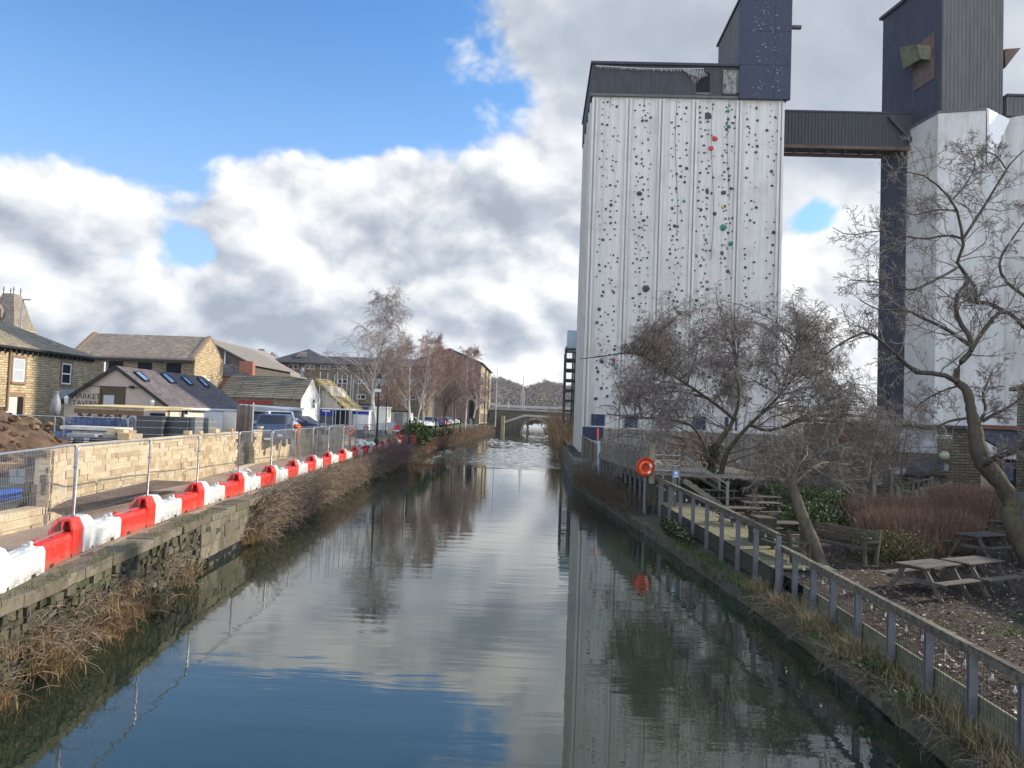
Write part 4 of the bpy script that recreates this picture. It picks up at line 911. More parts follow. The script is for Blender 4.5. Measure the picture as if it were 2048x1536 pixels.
def gable_body(m, x0, x1, y0, y1, z0, ze, zr, axis, mid=.5):
    if axis == 'y': m.prism([(x0, y0, z0), (x1, y0, z0), (x1, y0, ze), (x0+(x1-x0)*mid, y0, zr), (x0, y0, ze)], (0, y1-y0, 0))
    else: m.prism([(x0, y0, z0), (x0, y1, z0), (x0, y1, ze), (x0, y0+(y1-y0)*mid, zr), (x0, y0, ze)][::-1], (x1-x0, 0, 0))
def build_house():
    X = -34.5; r = empty('stone_house', (X-4, 48, 3), 'yellow stone two storey house with bracketed eaves at the left edge', 'house')
    ze = float(np.mean([atx(0, 690, X)[2], atx(182, 716, X)[2]])); Y1 = atx(182, 760, X)[1]; zr = ze+2.3
    m = MB(); m.span((X-9, 30, 2.4), (X, Y1, ze)); m.build('wall', MB_yel, r)
    m = MB(); o = .35; A, B, Cc, D = (X+o, 29, ze), (X+o, Y1+o, ze), (X-9-o, Y1+o, ze), (X-9-o, 29, ze); R0, R1 = (X-4.5, 29, zr), (X-4.5, Y1-4.6, zr)
    m.add([A, B, Cc, D, R0, R1], [(0, 1, 5, 4), (1, 2, 5), (2, 3, 4, 5), (0, 4, 3), (3, 2, 1, 0)]); rf = m.build('roof', MT_stone, r)
    m = MB()
    for y in np.arange(31, Y1, .55): m.span((X, y-.09, ze-.36), (X+.30, y+.09, ze-.13))
    m.span((X+.2, 29, ze-.12), (X+.45, Y1+.4, ze+.03)); m.build('gutter', M_gut, rf)
    m = MB(); m.tube([(X+.09, atx(17, 740, X)[1], ze-.2), (X+.09, atx(17, 740, X)[1], 2.6)], .07, 8); m.build('drainpipe', m_plain('rusty drainpipe', (.30, .20, .13), .8, .3, 4), r)
    win_x(r, X, prect(X, 27, 716, 47, 764), blind=True); win_x(r, X, prect(X, 124, 726, 140, 769))
    y0, y1, z0, z1 = prect(X, 17, 793, 42, 850); m = MB(); t = .2; m.span((X, y0-t, 2.6), (X+.06, y0, z1)); m.span((X, y1, 2.6), (X+.06, y1+t, z1)); m.span((X, y0-t, z1), (X+.06, y1+t, z1+.3)); d = m.build('door', M_surr, r)
    m = MB(); m.span((X-.02, y0, 2.6), (X+.02, y0+(y1-y0)*.6, z1)); m.build('leaf', m_plain('cream door', (.62, .60, .46), .5, .1, 3), d); m = MB(); m.span((X-.02, y0+(y1-y0)*.6, 2.6), (X+.015, y1, z1)); m.build('opening', M_black, d)
    y0, y1, z0, z1 = prect(X, 120, 777, 146, 800); m = MB(); m.span((X, y0, z0), (X+.06, y1, z1)); m.build('sign_board', m_plain('faded grey board', (.33, .34, .36), .8, .2, 2), r)
    m = MB(); m.span((X-5.2, 41, zr-.3), (X-4.2, 42, zr+1.2)); m.build('chimney', MB_brn, rf); m = MB(); m.lathe((X-4.7, 41.5, zr+1.2), [(.16, 0), (.13, .5), (.1, .5)], 8); m.build('chimney_pot', M_frame, rf)
build_house()
def text(body, size, mat, name, parent, loc, rot, extr=.01):
    c = bpy.data.curves.new(name, 'FONT'); c.body = body; c.size = size; c.extrude = extr; c.align_x = 'CENTER'; c.align_y = 'CENTER'
    o = bpy.data.objects.new(name, c); me = bpy.data.meshes.new_from_object(o); bpy.data.objects.remove(o); o = bpy.data.objects.new(name, me); COL.objects.link(o)
    me.materials.append(mat); o.parent = parent; o.location = Vector([float(q) for q in np.array(loc)-root_loc(parent)]); o.rotation_euler = rot; return o
M_letter = m_plain('dark sign paint', (.06, .065, .06), .7, .3, 20); M_letter2 = m_plain('faded sign paint', (.27, .25, .20), .8, .3, 12)
def build_tavern():
    X0, X1, Y0, Y1, ze, zr = -30.7, -24.0, 49.0, 61.6, 4.95, 7.25
    r = empty('tavern', (-27.3, 55, 2.8), 'low rendered tavern with painted name, slate roof and four rooflights', 'tavern')
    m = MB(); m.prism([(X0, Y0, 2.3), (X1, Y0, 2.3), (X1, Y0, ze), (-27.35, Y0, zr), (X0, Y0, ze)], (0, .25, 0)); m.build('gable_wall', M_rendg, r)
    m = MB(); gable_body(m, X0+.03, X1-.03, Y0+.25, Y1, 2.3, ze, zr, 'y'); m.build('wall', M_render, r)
    m = MB(); gable_roof(m, X0, X1, Y0, Y1, ze, zr, 'y', .22, .12); rf = m.build('roof', MT_slate, r)
    m = MB(); 
    for s in (0, 1):
        a = (X0-.25, Y0-.24, ze-.12) if s == 0 else (X1+.25, Y0-.24, ze-.12); m.beam(a, (-27.35, Y0-.24, zr+.04), .05, .2)
    m.build('bargeboard', M_gut, rf); m = MB(); m.span((X1+.15, Y0-.1, ze-.28), (X1+.30, Y1, ze-.14)); m.build('gutter', M_frame, rf)
    m = MB(); m.tube([(X1+.06, Y0+.35, ze-.3), (X1+.06, Y0+.35, 2.4)], .05, 8); m.build('drainpipe', M_gut, r)
    nrm = _n([zr-ze, 0, 3.35]); p0 = np.array([X1, 0, ze+.12])
    for q in (((268, 745), (279, 745), (299, 762), (288, 762)), ((321, 748), (332, 748), (352, 766), (341, 766)), ((362, 755), (370, 755), (386, 770), (378, 770)), ((394, 757), (402, 758), (419, 774), (410, 773))):
        c = [onplane(u, v, p0+nrm*.04, nrm) for u, v in q]; m = MB(); m.prism([c[3], c[2], c[1], c[0]], nrm*.06); w = m.build('rooflight', M_glassb, rf)
        m = MB(); 
        for i in range(4): m.beam(c[i]+nrm*.03, c[(i+1) % 4]+nrm*.03, .08, .13)
        m.build('frame', M_gut, w)
    a, b = at(204, 778, Y0), at(246, 812, Y0); m = MB(); m.span((a[0], Y0-.02, b[2]), (b[0], Y0+.02, a[2])); w = m.build('window', M_glass, r)
    m = MB(); t = .12; m.span((a[0]-t, Y0-.06, a[2]), (b[0]+t, Y0-.001, a[2]+.2)); m.span((a[0]-t, Y0-.06, b[2]), (a[0], Y0-.001, a[2])); m.span((b[0], Y0-.06, b[2]), (b[0]+t, Y0-.001, a[2])); m.build('frame', m_plain('brown window frame', (.09, .045, .03), .7, .2, 5), w)
    c, d = at(208, 790, Y0), at(228, 812, Y0); m = MB(); m.span((c[0], Y0-.045, d[2]), (d[0], Y0-.021, c[2])); m.build('blind', M_blind, w)
    p = at(172, 793, Y0-.02); text('MARKET', .50, M_letter, 'lettering', r, (p[0], Y0-.012, p[2]), (R(90), 0, 0)); p = at(171, 806.5, Y0-.02); text('TAVERN', .47, M_letter, 'lettering', r, (p[0], Y0-.012, p[2]), (R(90), 0, 0)); p = at(173, 782, Y0); text('The', .30, M_letter2, 'lettering', r, (p[0], Y0-.012, p[2]), (R(90), 0, 0))
    p = atx(410, 821, X1); text('MARKET TAVERN', .62, M_letter2, 'lettering', r, (X1+.004, p[1], p[2]), (R(90), 0, R(90)))
    y0, y1, z0, z1 = prect(X1, 361, 814, 376, 832); win_x(r, X1, (y0, y1, z0, z1), surround=False, frame=True, bars=0)
    for (u, v) in ((172, 770), (263, 774)):
        p = at(u, v, Y0-.2); m = MB(); m.box((p[0], Y0-.2, p[2]), (.22, .25, .18)); m.box((p[0], Y0-.05, p[2]), (.05, .12, .05)); m.build('floodlight', M_gut, r)
    for (u, v) in ((133, 799), (305, 807)):
        p = at(u, v, Y0-.3); m = MB(); m.lathe((p[0], Y0-.3, p[2]-.25), [(.06, -.06), (.10, 0), (.17, .32), (.20, .34), (.05, .5)], 6); w = m.build('lantern', m_plain('white lantern', (.62, .62, .6), .5, .2, 4), r); m = MB(); m.beam((p[0], Y0-.3, p[2]+.2), (p[0], Y0, p[2]+.1), .04, .04); m.build('bracket', M_gut, w)
    m = MB(); p = at(209, 745, Y0-.08); q = at(208, 724, Y0-.08); m.tube([(p[0]+.35, Y0-.08, p[2]), (p[0], Y0-.08, p[2]), (p[0]-.02, Y0-.08, q[2])], .05, 8); m.build('flue_pipe', M_frame, r)
    m = MB(); m.beam((-29.5, Y0-.06, 6.02), (-25.4, Y0-.06, 6.0), .03, .03); m.build('cable', M_gut, r)
build_tavern()
def build_warehouse():
    Y0 = 75.0; X1 = at(386, 760, Y0)[0]; ze = at(386, 717, Y0)[2]; zr = at(414, 677, Y0+3.4)[2]; X0 = at(147, 690, Y0)[0]
    r = empty('stone_warehouse', (X0/2+X1/2, Y0+3, 3), 'long brown stone warehouse with a lit gable rising behind the tavern', 'building')
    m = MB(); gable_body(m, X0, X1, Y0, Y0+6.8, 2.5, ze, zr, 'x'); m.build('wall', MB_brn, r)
    m = MB(); m.prism([(X1+.004, Y0, 2.5), (X1+.004, Y0+6.8, 2.5), (X1+.004, Y0+6.8, ze), (X1+.004, Y0+3.4, zr), (X1+.004, Y0, ze)], (.10, 0, 0)); m.build('lit_gable', MB_yel, r)  # brighter stone skin, sunlight on this gable put into the colour
    m = MB(); gable_roof(m, X0, X1-.25, Y0, Y0+6.8, ze, zr, 'x', .3, .16); rf = m.build('roof', MT_brown, r)
    m = MB(); m.span((X0, Y0-.45, ze-.42), (X1, Y0-.25, ze-.22)); m.build('gutter', M_gut, rf)
    m = MB()
    for x in (X0+.1, X1-.1):
        m.beam((x, Y0-.3, ze), (x, Y0+3.4, zr+.22), .35, .16); m.beam((x, Y0+7.1, ze), (x, Y0+3.4, zr+.22), .35, .16)
    m.build('coping', M_surr, rf)
    for (u0, u1, v0, v1) in ((218, 245, 722, 752), (276, 303, 724, 754), (333, 362, 726, 748)):
        a, b = at(u0, v0, Y0), at(u1, v1, Y0); win_y(r, Y0, a[0], b[0], b[2], a[2], frame=False, pane=M_black)
        m = MB(); m.span((a[0]-.3, Y0-.05, a[2]), (b[0]+.3, Y0, a[2]+.35)); m.build('lintel', M_surr, r)
    a, b = atx(404, 751, X1+.12), atx(425, 768, X1+.12)
    for k, (c0, c1, cc) in enumerate(((0, .35, (.62, .64, .60)), (.35, .7, (.70, .72, .66)), (.7, 1, (.38, .28, .60)))):
        m = MB(); y0 = a[1]+(b[1]-a[1])*c0; y1 = a[1]+(b[1]-a[1])*c1; m.span((X1+.106, min(y0, y1), b[2]-.6*k*.5), (X1+.13, max(y0, y1)-.02, a[2]-.3*k)); m.build('mural_panel', m_plain('mural panel %d' % k, cc, .8, .15, 2), r)
build_warehouse()
def build_sheds():
    Y = 88.0; a, e = at(413, 680, Y), at(503, 728, Y); r = empty('corrugated_shed', (a[0], Y+5, 3), 'dark walled shed with a grey sloping roof behind the stone warehouse', 'shed')
    x0 = 2*a[0]-e[0]; m = MB(); m.prism([(x0, Y, 3), (e[0], Y, 3), (e[0], Y, e[2]), (a[0], Y, a[2]), (x0, Y, e[2])], (0, 14, 0)); m.build('wall', m_plain('dark shed sheeting', (.105, .088, .075), .9, .25, 2, stretch=(1, 1, .3)), r)
    m = MB(); gable_roof(m, x0, e[0], Y, Y+14, e[2], a[2], 'y', .35, .15); rf = m.build('roof', m_plain('grey asbestos sheeting', (.20, .18, .155), .9, .25, 2), r)
    m = MB(); p = at(450, 710, Y-.15); q = at(450, 732, Y-.15); m.tube([(p[0], Y-.15, p[2]+.9), (p[0], Y-.15, q[2]), (p[0]-.4, Y-.15, q[2])], .12, 8); m.build('flue_pipe', M_frame, r)
    Y = 104.0; a, e = at(424, 680, Y), at(540, 742, Y); r = empty('long_shed', (a[0], Y+8, 3), 'larger grey roofed shed descending to the right behind the dark shed', 'shed'); x0 = 2*a[0]-e[0]
    m = MB(); m.prism([(x0, Y, 3), (e[0], Y, 3), (e[0], Y, e[2]), (a[0], Y, a[2]), (x0, Y, e[2])], (0, 20, 0)); m.build('wall', MATS['dark shed sheeting'], r)
    m = MB(); gable_roof(m, x0, e[0], Y, Y+20, e[2], a[2], 'y', .5, .2); m.build('roof', m_plain('buff grey roof sheeting', (.26, .225, .19), .9, .2, 2), r)
    Y = 86.2; X1 = at(494, 745, Y)[0]; X0 = at(436, 745, Y)[0]; ze = at(494, 752, Y)[2]; zr = at(500, 732, Y+.85)[2]
    r = empty('brick_outbuilding', (X0/2+X1/2, Y+1.5, 3), 'small outbuilding with slate roof and a red brick gable', 'outbuilding'); m = MB(); gable_body(m, X0, X1, Y, Y+1.7, 3, ze, zr, 'x'); m.build('wall', MB_red, r)
    m = MB(); gable_roof(m, X0, X1-.1, Y, Y+1.7, ze, zr, 'x', .1, .1); m.build('roof', MT_slate, r)
    m = MB(); p = at(480, 722, 86.5); q = at(506, 732, 86.5); m.span((p[0], 86.4, q[2]-2), (q[0], 87.2, p[2])); tag(m.build('brick_parapet', MB_red), 'orange red brick parapet below the grey shed roof', 'wall')
build_sheds()
def build_mural():
    Y0 = 79.0; X1 = at(603, 800, Y0)[0]; X0 = at(438, 790, Y0)[0]; ze = at(603, 797, Y0)[2]; zr = at(622, 757, Y0+3.5)[2]; Y1 = Y0+7.0
    r = empty('mural_building', (X1-5, Y0+3, 3), 'low brown tiled building with a white mural painted gable', 'building')
    m = MB(); gable_body(m, X0, X1-.1, Y0, Y1, 2.6, ze, zr, 'x'); m.build('wall', MB_brn, r)
    m = MB(); m.prism([(X1-.1, Y0, 2.6), (X1-.1, Y1, 2.6), (X1-.1, Y1, ze), (X1-.1, Y0+3.5, zr), (X1-.1, Y0, ze)], (.12, 0, 0)); gb = m.build('painted_gable', m_plain('white painted gable', (.74, .73, .67), .85, .1, 3), r)
    m = MB(); gable_roof(m, X0, X1-.15, Y0, Y1, ze, zr, 'x', .18, .12); m.build('roof', MT_tile, r)
    gg = np.random.default_rng(4)
    for k, (u, v, w, h, c) in enumerate([(610, 806, 5, 7, (.55, .45, .72)), (614, 811, 6, 6, (.60, .52, .75)), (619, 800, 3, 9, (.62, .56, .78)), (621, 795, 4, 7, (.42, .72, .70)), (612, 822, 6, 4, (.42, .72, .45)), (619, 823, 5, 4, (.62, .78, .52)), (606, 815, 4, 5, (.80, .72, .35)), (617, 786, 5, 2, (.80, .55, .55)), (631, 813, 3, 10, (.70, .72, .66)), (608, 800, 3, 4, (.75, .72, .62)), (626, 823, 4, 4, (.74, .70, .55))]):
        y0, y1, z0, z1 = prect(X1+.025, u-w/2, v-h/2, u+w/2, v+h/2); m = MB(); m.prism([(X1+.022, y0+gg.uniform(0, .1), z0), (X1+.022, y1, z0+gg.uniform(0, .15)), (X1+.022, y1-gg.uniform(0, .15), z1), (X1+.022, y0, z1-gg.uniform(0, .1))], (.006+.002*k, 0, 0)); m.build('mural_patch', m_plain('mural paint %d' % k, c, .85, .12, 6), gb)
    y0, y1, z0, z1 = prect(X1+.03, 624, 797, 629, 818); win_x(r, X1+.05, (y0, y1, z0, z1), surround=False, bars=1, pane=m_glass('teal glass', (.05, .16, .16)))
    # lean-to with the yellow roof, facing the sun
    ya = Y1+.1; p = at(623, 757, ya); q = at(690, 815, ya); m = MB(); m.prism([(X1-1, ya, p[2]+.1), (p[0], ya, p[2]+.12), (q[0], ya, q[2]), (q[0], ya, q[2]-.14), (p[0], ya, p[2]-.1), (X1-1, ya, p[2]-.12)], (0, 9, 0)); m.build('lean_to_roof', MT_yell, r)
    m = MB(); m.prism([(X1, ya+.25, 2.6), (q[0]-.5, ya+.25, 2.6), (q[0]-.5, ya+.25, q[2]-.05), (X1+.3, ya+.25, p[2]-.7), (X1, ya+.25, p[2]-.7)], (0, 8, 0)); m.build('lean_to_wall', m_plain('buff render', (.44, .38, .30), .9, .15, 2), r)
    m = MB(); a = at(604, 749, Y0+2.9); m.lathe((a[0], Y0+2.9, zr-.1), [(.17, 0), (.17, .75), (.30, .8), (.02, 1.3)], 10); m.build('cowl', M_steel, r)
    m = MB(); a, b = at(583, 752, Y0+2.6), at(612, 757, Y0+2.6); m.beam(a, b, .3, .12); m.build('ridge_board', M_render, r)
    m = MB(); a = at(475, 795, Y0-.1); m.span((a[0], Y0-.06, ze-.75), (X1-3, Y0-.01, ze-.35)); m.build('red_fascia', m_plain('dull red fascia', (.25, .04, .03), .7, .2, 3), r)
build_mural()
def build_canopy():
    r = empty('white_canopy', (-27, 64, 3), 'white flat roofed canopy with a grey fascia beside the tavern', 'canopy')
    a, b = at(462, 797, 65), at(571, 822, 60); a[2] = b[2] = 4.95
    m = MB(); m.prism([(-31, 66, 5.25), (-24.6, 62, 5.05), (-20.2, 62, 4.85), (-20.2, 66, 4.95)], (0, 0, .16)); m.build('roof', M_white, r)
    m = MB(); m.beam((-24.4, 61.9, 5.0), (-20.1, 61.9, 4.72), .1, .42); m.build('fascia', m_plain('grey fascia', (.36, .37, .37), .6, .15, 3), r)
    for x in (-20.25, -23.6): m = MB(); m.span((x-.07, 62.0, 2.8), (x+.07, 62.14, 4.8)); m.build('post', M_frame, r)
    m = MB(); m.span((-30.5, 66.1, 2.8), (-20.4, 66.3, 4.9)); m.build('back_wall', M_frame, r)
    m = MB(); m.prism([(-23.9, 60.6, 4.0), (-20.6, 60.6, 4.02), (-21.6, 62.4, 4.55), (-23.9, 62.4, 4.7)], (0, 0, .06)); m.build('awning', m_plain('charcoal awning', (.06, .062, .07), .8, .15, 6), r); m = MB(); m.span((-23.9, 60.55, 3.72), (-20.6, 60.6, 4.0)); m.build('valance', m_plain('grey valance', (.33, .32, .29), .8, .2, 6), r)
build_canopy()
def build_blocks():
    Y = 120.0; X0 = at(537, 760, Y)[0]; ze = at(537, 724, Y)[2]; zr = at(618, 698, Y+6)[2]; X1 = at(850, 760, Y)[0]
    r = empty('flats_block', (X0/2+X1/2, Y+6, 3), 'long three storey brown flats with a hipped slate roof behind the birches', 'building')
    m = MB(); m.span((X0, Y, 2.8), (X1, Y+12, ze)); m.build('wall', MB_brn, r)
    xa = at(618, 698, Y+6)[0]; zm = at(700, 714, Y+5)[2]; o = .5; m = MB()
    m.add([(X0-o, Y-o, ze), (xa+5.5, Y-o, ze), (xa+5.5, Y+12+o, ze), (X0-o, Y+12+o, ze), (xa, Y+6, zr)], [(0, 1, 4), (1, 2, 4), (2, 3, 4), (3, 0, 4), (3, 2, 1, 0)])
    m.add([(xa, Y-o, ze+.02), (X1+o, Y-o, ze+.02), (X1+o, Y+12+o, ze+.02), (xa, Y+12+o, ze+.02), (xa, Y+5, zm), (X1, Y+5, zm)], [(0, 1, 5, 4), (2, 3, 4, 5), (1, 2, 5), (3, 0, 4)]); rf = m.build('roof', MT_dark, r)
    m = MB(); m.span((X0-.6, Y-.75, ze-.15), (X1+.6, Y-.5, ze+.05)); m.build('gutter', M_gut, rf)
    m = MB(); p = at(598, 706, Y+2); q = at(610, 715, Y+2); m.add([(p[0]-.4, Y+1.5, q[2]), (q[0]+.4, Y+1.5, q[2]), (q[0], Y+3, p[2]+.3), (p[0], Y+3, p[2]+.3)], [(0, 1, 2, 3)]); m.build('roof_vent', MT_tile, rf)
    for v0, v1, us in ((728, 738, (546, 577, 610, 641, 675, 712, 748, 780, 812)), (757, 766, (641, 676, 712, 748, 780, 812)), (787, 797, (641, 676, 712, 748, 780, 812))):
        for u in us:
            a, b = at(u, v0+(u-546)*.01, Y), at(u+19, v1+(u-546)*.01, Y); win_y(r, Y, a[0], b[0], b[2], a[2], pane=M_glass)
    Y = 190.0; X1 = at(962, 760, Y)[0]; X0 = at(826, 760, Y)[0]; ze = at(962, 727, Y)[2]; za = at(900, 699, Y)[2]; xa = at(900, 699, Y)[0]; Y1 = 230.0
    r = empty('stone_mill', (X1-8, 205, 3), 'tall stone mill with a long sunlit window wall above the canal', 'mill')
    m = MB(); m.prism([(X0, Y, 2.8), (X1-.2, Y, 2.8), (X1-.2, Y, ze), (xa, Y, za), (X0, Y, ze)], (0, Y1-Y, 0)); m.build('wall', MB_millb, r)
    m = MB(); m.span((X1-.19, Y-.02, 2.6), (X1, Y1, ze-.1)); m.build('lit_wall', MB_mill, r)  # lighter stone skin, sunlight on this side put into the colour
    m = MB(); gable_roof(m, X0, X1, Y, Y1, ze, za, 'y', .5, .3, mid=(xa-X0)/(X1-X0)); m.build('roof', MT_dark, r)
    for z in (3.4, 6.9, 10.2, 13.5):
        for k, y in enumerate(np.arange(193, 228, 3.5)):
            m = MB(); m.span((X1, y, z), (X1+.03, y+1.7, z+2.1)); w = m.build('window', M_glass, r); m = MB(); m.span((X1, y-.2, z-.3), (X1+.14, y+1.9, z-.02)); m.span((X1, y-.2, z+2.12), (X1+.10, y+1.9, z+2.45)); m.build('sill', MB_mill, w)
    for y in (205, 218): m = MB(); m.span((X1, y-.25, 2.6), (X1+.25, y+.25, ze)); m.build('drainpipe', M_gut, r)
    m = MB(); m.span((X1-2.6, Y-.3, 2.6), (X1-1.5, Y-.03, 15)); m.build('stair_slot', M_black, r)
build_blocks()
def build_church():
    Y = 165.0; r = empty('church_tower', at(22, 668, Y)*np.array([1, 1, 0])+np.array([0, 0, 3]), 'church tower with a steep slated pavilion roof and iron finials', 'church tower')
    c = at(22, 620, Y+3.4)[0]; zb = at(22, 657, Y)[2]; zt = at(22, 584, Y)[2]
    m = MB(); m.span((c-3.4, Y, 3), (c+3.4, Y+6.8, zb)); m.build('shaft', MB_yel, r)
    m = MB(); H = zt-zb; pr = [(3.75, 0), (3.1, .18), (2.55, .42), (1.9, .75), (1.25, 1.0)]; vs = []
    for w, t in pr: vs += [(c-w, Y+3.4-w, zb+H*t), (c+w, Y+3.4-w, zb+H*t), (c+w, Y+3.4+w, zb+H*t), (c-w, Y+3.4+w, zb+H*t)]
    m.add(vs, [(i*4+j, i*4+(j+1) % 4, i*4+4+(j+1) % 4, i*4+4+j) for i in range(4) for j in range(4)]+[(16, 17, 18, 19), (3, 2, 1, 0)]); rf = m.build('roof', MT_brown, r)
    m = MB(); m.span((c-4, Y-.6, zb-.25), (c+4, Y+7.4, zb)); m.build('cornice', MB_yel, rf)
    for s in (-1, 1):
        for t in (-1, 1):
            m = MB(); m.tube([(c+s*1.15, Y+3.4+t*1.15, zt), (c+s*1.15, Y+3.4+t*1.15, zt+1.6)], .09, 5); m.tube([(c+s*1.15-.3, Y+3.4+t*1.15, zt+.9), (c+s*1.15+.3, Y+3.4+t*1.15, zt+.9)], .06, 4); m.build('finial', M_gut, rf)
    m = MB(); z = at(17, 636, Y)[2]; m.prism([(c-1.0-.5, Y-.2, z), (c+.9-.5, Y-.2, z), (c+.9-.5, Y-.2, z+1.8), (c-.05-.5, Y-.2, z+3.1), (c-1.0-.5, Y-.2, z+1.8)], (0, 3, 0)); d = m.build('dormer', MT_brown, rf); m = MB(); m.span((c-1.15, Y-.26, z+.2), (c+.15, Y-.21, z+1.8)); m.build('louvre', M_clad, d)
build_church()
# ---- shelter, closed parasol, shop fronts
def build_shelter():
    Y = 41.5; a, b = at(146, 813, Y), at(331, 813, Y); z = (a[2]+b[2])/2-.16; r = empty('timber_shelter', ((a[0]+b[0])/2, Y+1.5, 2.8), 'flat roofed timber shelter on posts in front of the tavern', 'shelter')
    m = MB(); m.prism([(a[0], Y, z), (b[0]-1.2, Y, z-.02), (b[0], Y+3.2, z+.08), (a[0]+.5, Y+3.2, z+.1)], (0, 0, .10))
    for k in range(44): x = a[0]+.1+k*(b[0]-1.2-a[0])/44; m.tube([(x, Y-.03, z+.11), (x+.6, Y+3.2, z+.2)], .05, 5)
    m.build('roof', m_plain('tan corrugated sheet', (.36, .29, .17), .8, .25, 3), r); m = MB(); m.beam((a[0]+.05, Y+.05, z-.16), (b[0]-1.2, Y+.05, z-.18), .06, .26); m.build('fascia', m_plain('brown fascia board', (.16, .10, .06), .8, .3, 4), r)
    for x in np.linspace(a[0]+.3, b[0]-1.5, 4):
        m = MB(); m.span((x-.07, Y+.1, 2.7), (x+.07, Y+.24, z-.28)); m.beam((x, Y+.17, z-.9), (x+.55, Y+.17, z-.3), .06, .08); m.build('post', M_wood, r)
    for x in (a[0]+.8, b[0]-.4): m = MB(); m.span((x-.07, Y+2.9, 2.7), (x+.07, Y+3.05, z)); m.build('post', M_wood, r)
build_shelter()
Y = 44; p = at(112, 806, Y); r = empty('closed_parasol', (p[0], Y, 2.8), 'closed silver grey parasol standing by the tavern corner', 'parasol'); m = MB(); zb = at(112, 831, Y)[2]; zt = at(112, 783, Y)[2]; H = zt-zb
m.lathe((p[0], Y, zb), [(.06, 0), (.2, .05), (.27, .3*H), (.24, .6*H), (.13, .85*H), (.12, H*.97), (.15, H), (.02, H*1.02)], 14); m.build('cover', m_plain('silver grey cover', (.20, .21, .23), .45, .5, 5, spec=.5, stretch=(3, 3, .3)), r, smooth=True); m = MB(); m.tube([(p[0], Y, 2.7), (p[0], Y, zb+.1)], .04, 8); m.build('pole', M_steel, r)
def shopbox(u0, u1, v0, v1, Y, d, c, name, lab, cat, extra=None, top=None):
    a, b = at(u0, v0, Y), at(u1, v1, Y); r = empty(name, ((a[0]+b[0])/2, Y, 3.0), lab, cat); m = MB(); m.span((a[0], Y, 2.9), (b[0], Y+d, a[2])); m.build('body', m_plain(name+' paint '+str(u0), c, .6, .15, 2), r)
    m = MB(); m.span((a[0]-.1, Y-.1, a[2]), (b[0]+.1, Y+d+.1, a[2]+.14)); m.build('roof', top or M_frame, r); return r, a, b
r, a, b = shopbox(640, 697, 818, 835, 86, 5, (.10, .10, .12), 'shop_unit', 'single storey shop unit with a blue fascia and black shutter', 'shop'); m = MB(); c = at(668, 818, 86)[0]; m.span((a[0], 85.92, a[2]-.72), (c, 85.99, a[2]-.04)); m.build('blue_fascia', m_plain('royal blue fascia', (.012, .03, .30), .5, .1, 2), r); m = MB(); m.span((c+.05, 85.92, 3), (b[0]-.1, 85.99, a[2]-.1)); m.build('shutter', M_black, r)
m = MB(); m.span((a[0]+.3, 85.90, a[2]-.25), (a[0]+1.2, 85.915, a[2]-.12)); m.build('white_stripe', M_white, r)
r, a, b = shopbox(690, 738, 809, 830, 96, 6, (.42, .43, .44), 'grey_unit', 'grey single storey unit with a dark roof edge behind the shops', 'building', top=M_gut); m = MB(); c = at(722, 815, 96); m.span((c[0], 95.9, c[2]-.8), (b[0]-.1, 95.98, c[2]+.1)); m.build('purple_panel', m_plain('purple panel', (.10, .07, .22), .6, .1, 2), r)
r, a, b = shopbox(698, 737, 821, 846, 88, 2.3, (.74, .74, .74), 'white_trailer', 'white catering trailer with a blue stripe along its roof', 'trailer'); m = MB(); m.span((a[0]-.02, 87.93, a[2]-.38), (b[0]+.02, 87.99, a[2]-.06)); m.build('blue_stripe', MATS['royal blue fascia'], r)
r, a, b = shopbox(744, 771, 815, 850, 90, 3, (.66, .66, .64), 'white_cabin', 'white cabin with narrow panels behind the lamp post', 'cabin')
r, a, b = shopbox(772, 818, 823, 850, 94, 3, (.52, .53, .53), 'grey_cabin', 'low pale grey cabin with an open doorway by the far hedge', 'cabin', top=M_gut); m = MB(); c = at(789, 826, 94); d = at(805, 846, 94); m.span((c[0], 93.9, 3), (d[0], 93.98, c[2])); m.build('doorway', m_plain('grey door void', (.22, .22, .22), .9, .3, 2), r)
# timber gate leaf, shut up sheet metal boarding in the yard
Y = 44; a, b = at(474, 809, Y), at(503, 862, Y); r = empty('timber_gate', ((a[0]+b[0])/2, Y, 3), 'tall weathered plank gate panel standing behind the new wall', 'gate'); m = MB()
for k in range(6): x = a[0]+(b[0]-a[0])*k/6; m.span((x+.008, Y, 3.0), (x+(b[0]-a[0])/6-.008, Y+.03, a[2]-(.06 if k % 2 else 0)), rnd=rng.random())
m.build('planks', m_plain('red grey planks', (.20, .155, .13), .85, .35, 6, stretch=(1, 1, .2), rv=.4), r); m = MB(); m.tube([(b[0]+.05, Y-.02, 3), (b[0]+.05, Y-.02, a[2]+.15)], .04, 8); m.build('post', M_galv, r)
for i, (u0, u1, v0) in enumerate([(410, 443, 823), (446, 472, 823), (300, 330, 826)]):
    Y = 43+i*.4; a, b = at(u0, v0, Y), at(u1, v0, Y); r = empty('hoarding_panel', ((a[0]+b[0])/2, Y, 3), ['pale grey sheet hoarding with a white edge tube', 'cream grey hoarding sheet beside the plank gate', 'blue sheeted hoarding by the shelter'][i], 'hoarding'); m = MB(); m.span((a[0], Y, 3), (b[0], Y+.04, a[2])); m.build('sheet', m_plain('hoarding sheet %d' % i, [(.40, .43, .47), (.50, .48, .43), (.06, .10, .22)][i], .7, .15, 2), r)
    m = MB(); m.tube([(b[0]+.03, Y, 2.9), (b[0]+.03, Y, a[2]-.1), (b[0]-.1, Y, a[2]), (a[0]+.1, Y, a[2]), (a[0], Y, a[2]-.1), (a[0], Y, 2.9)], .022, 6); m.build('frame', M_galv, r)
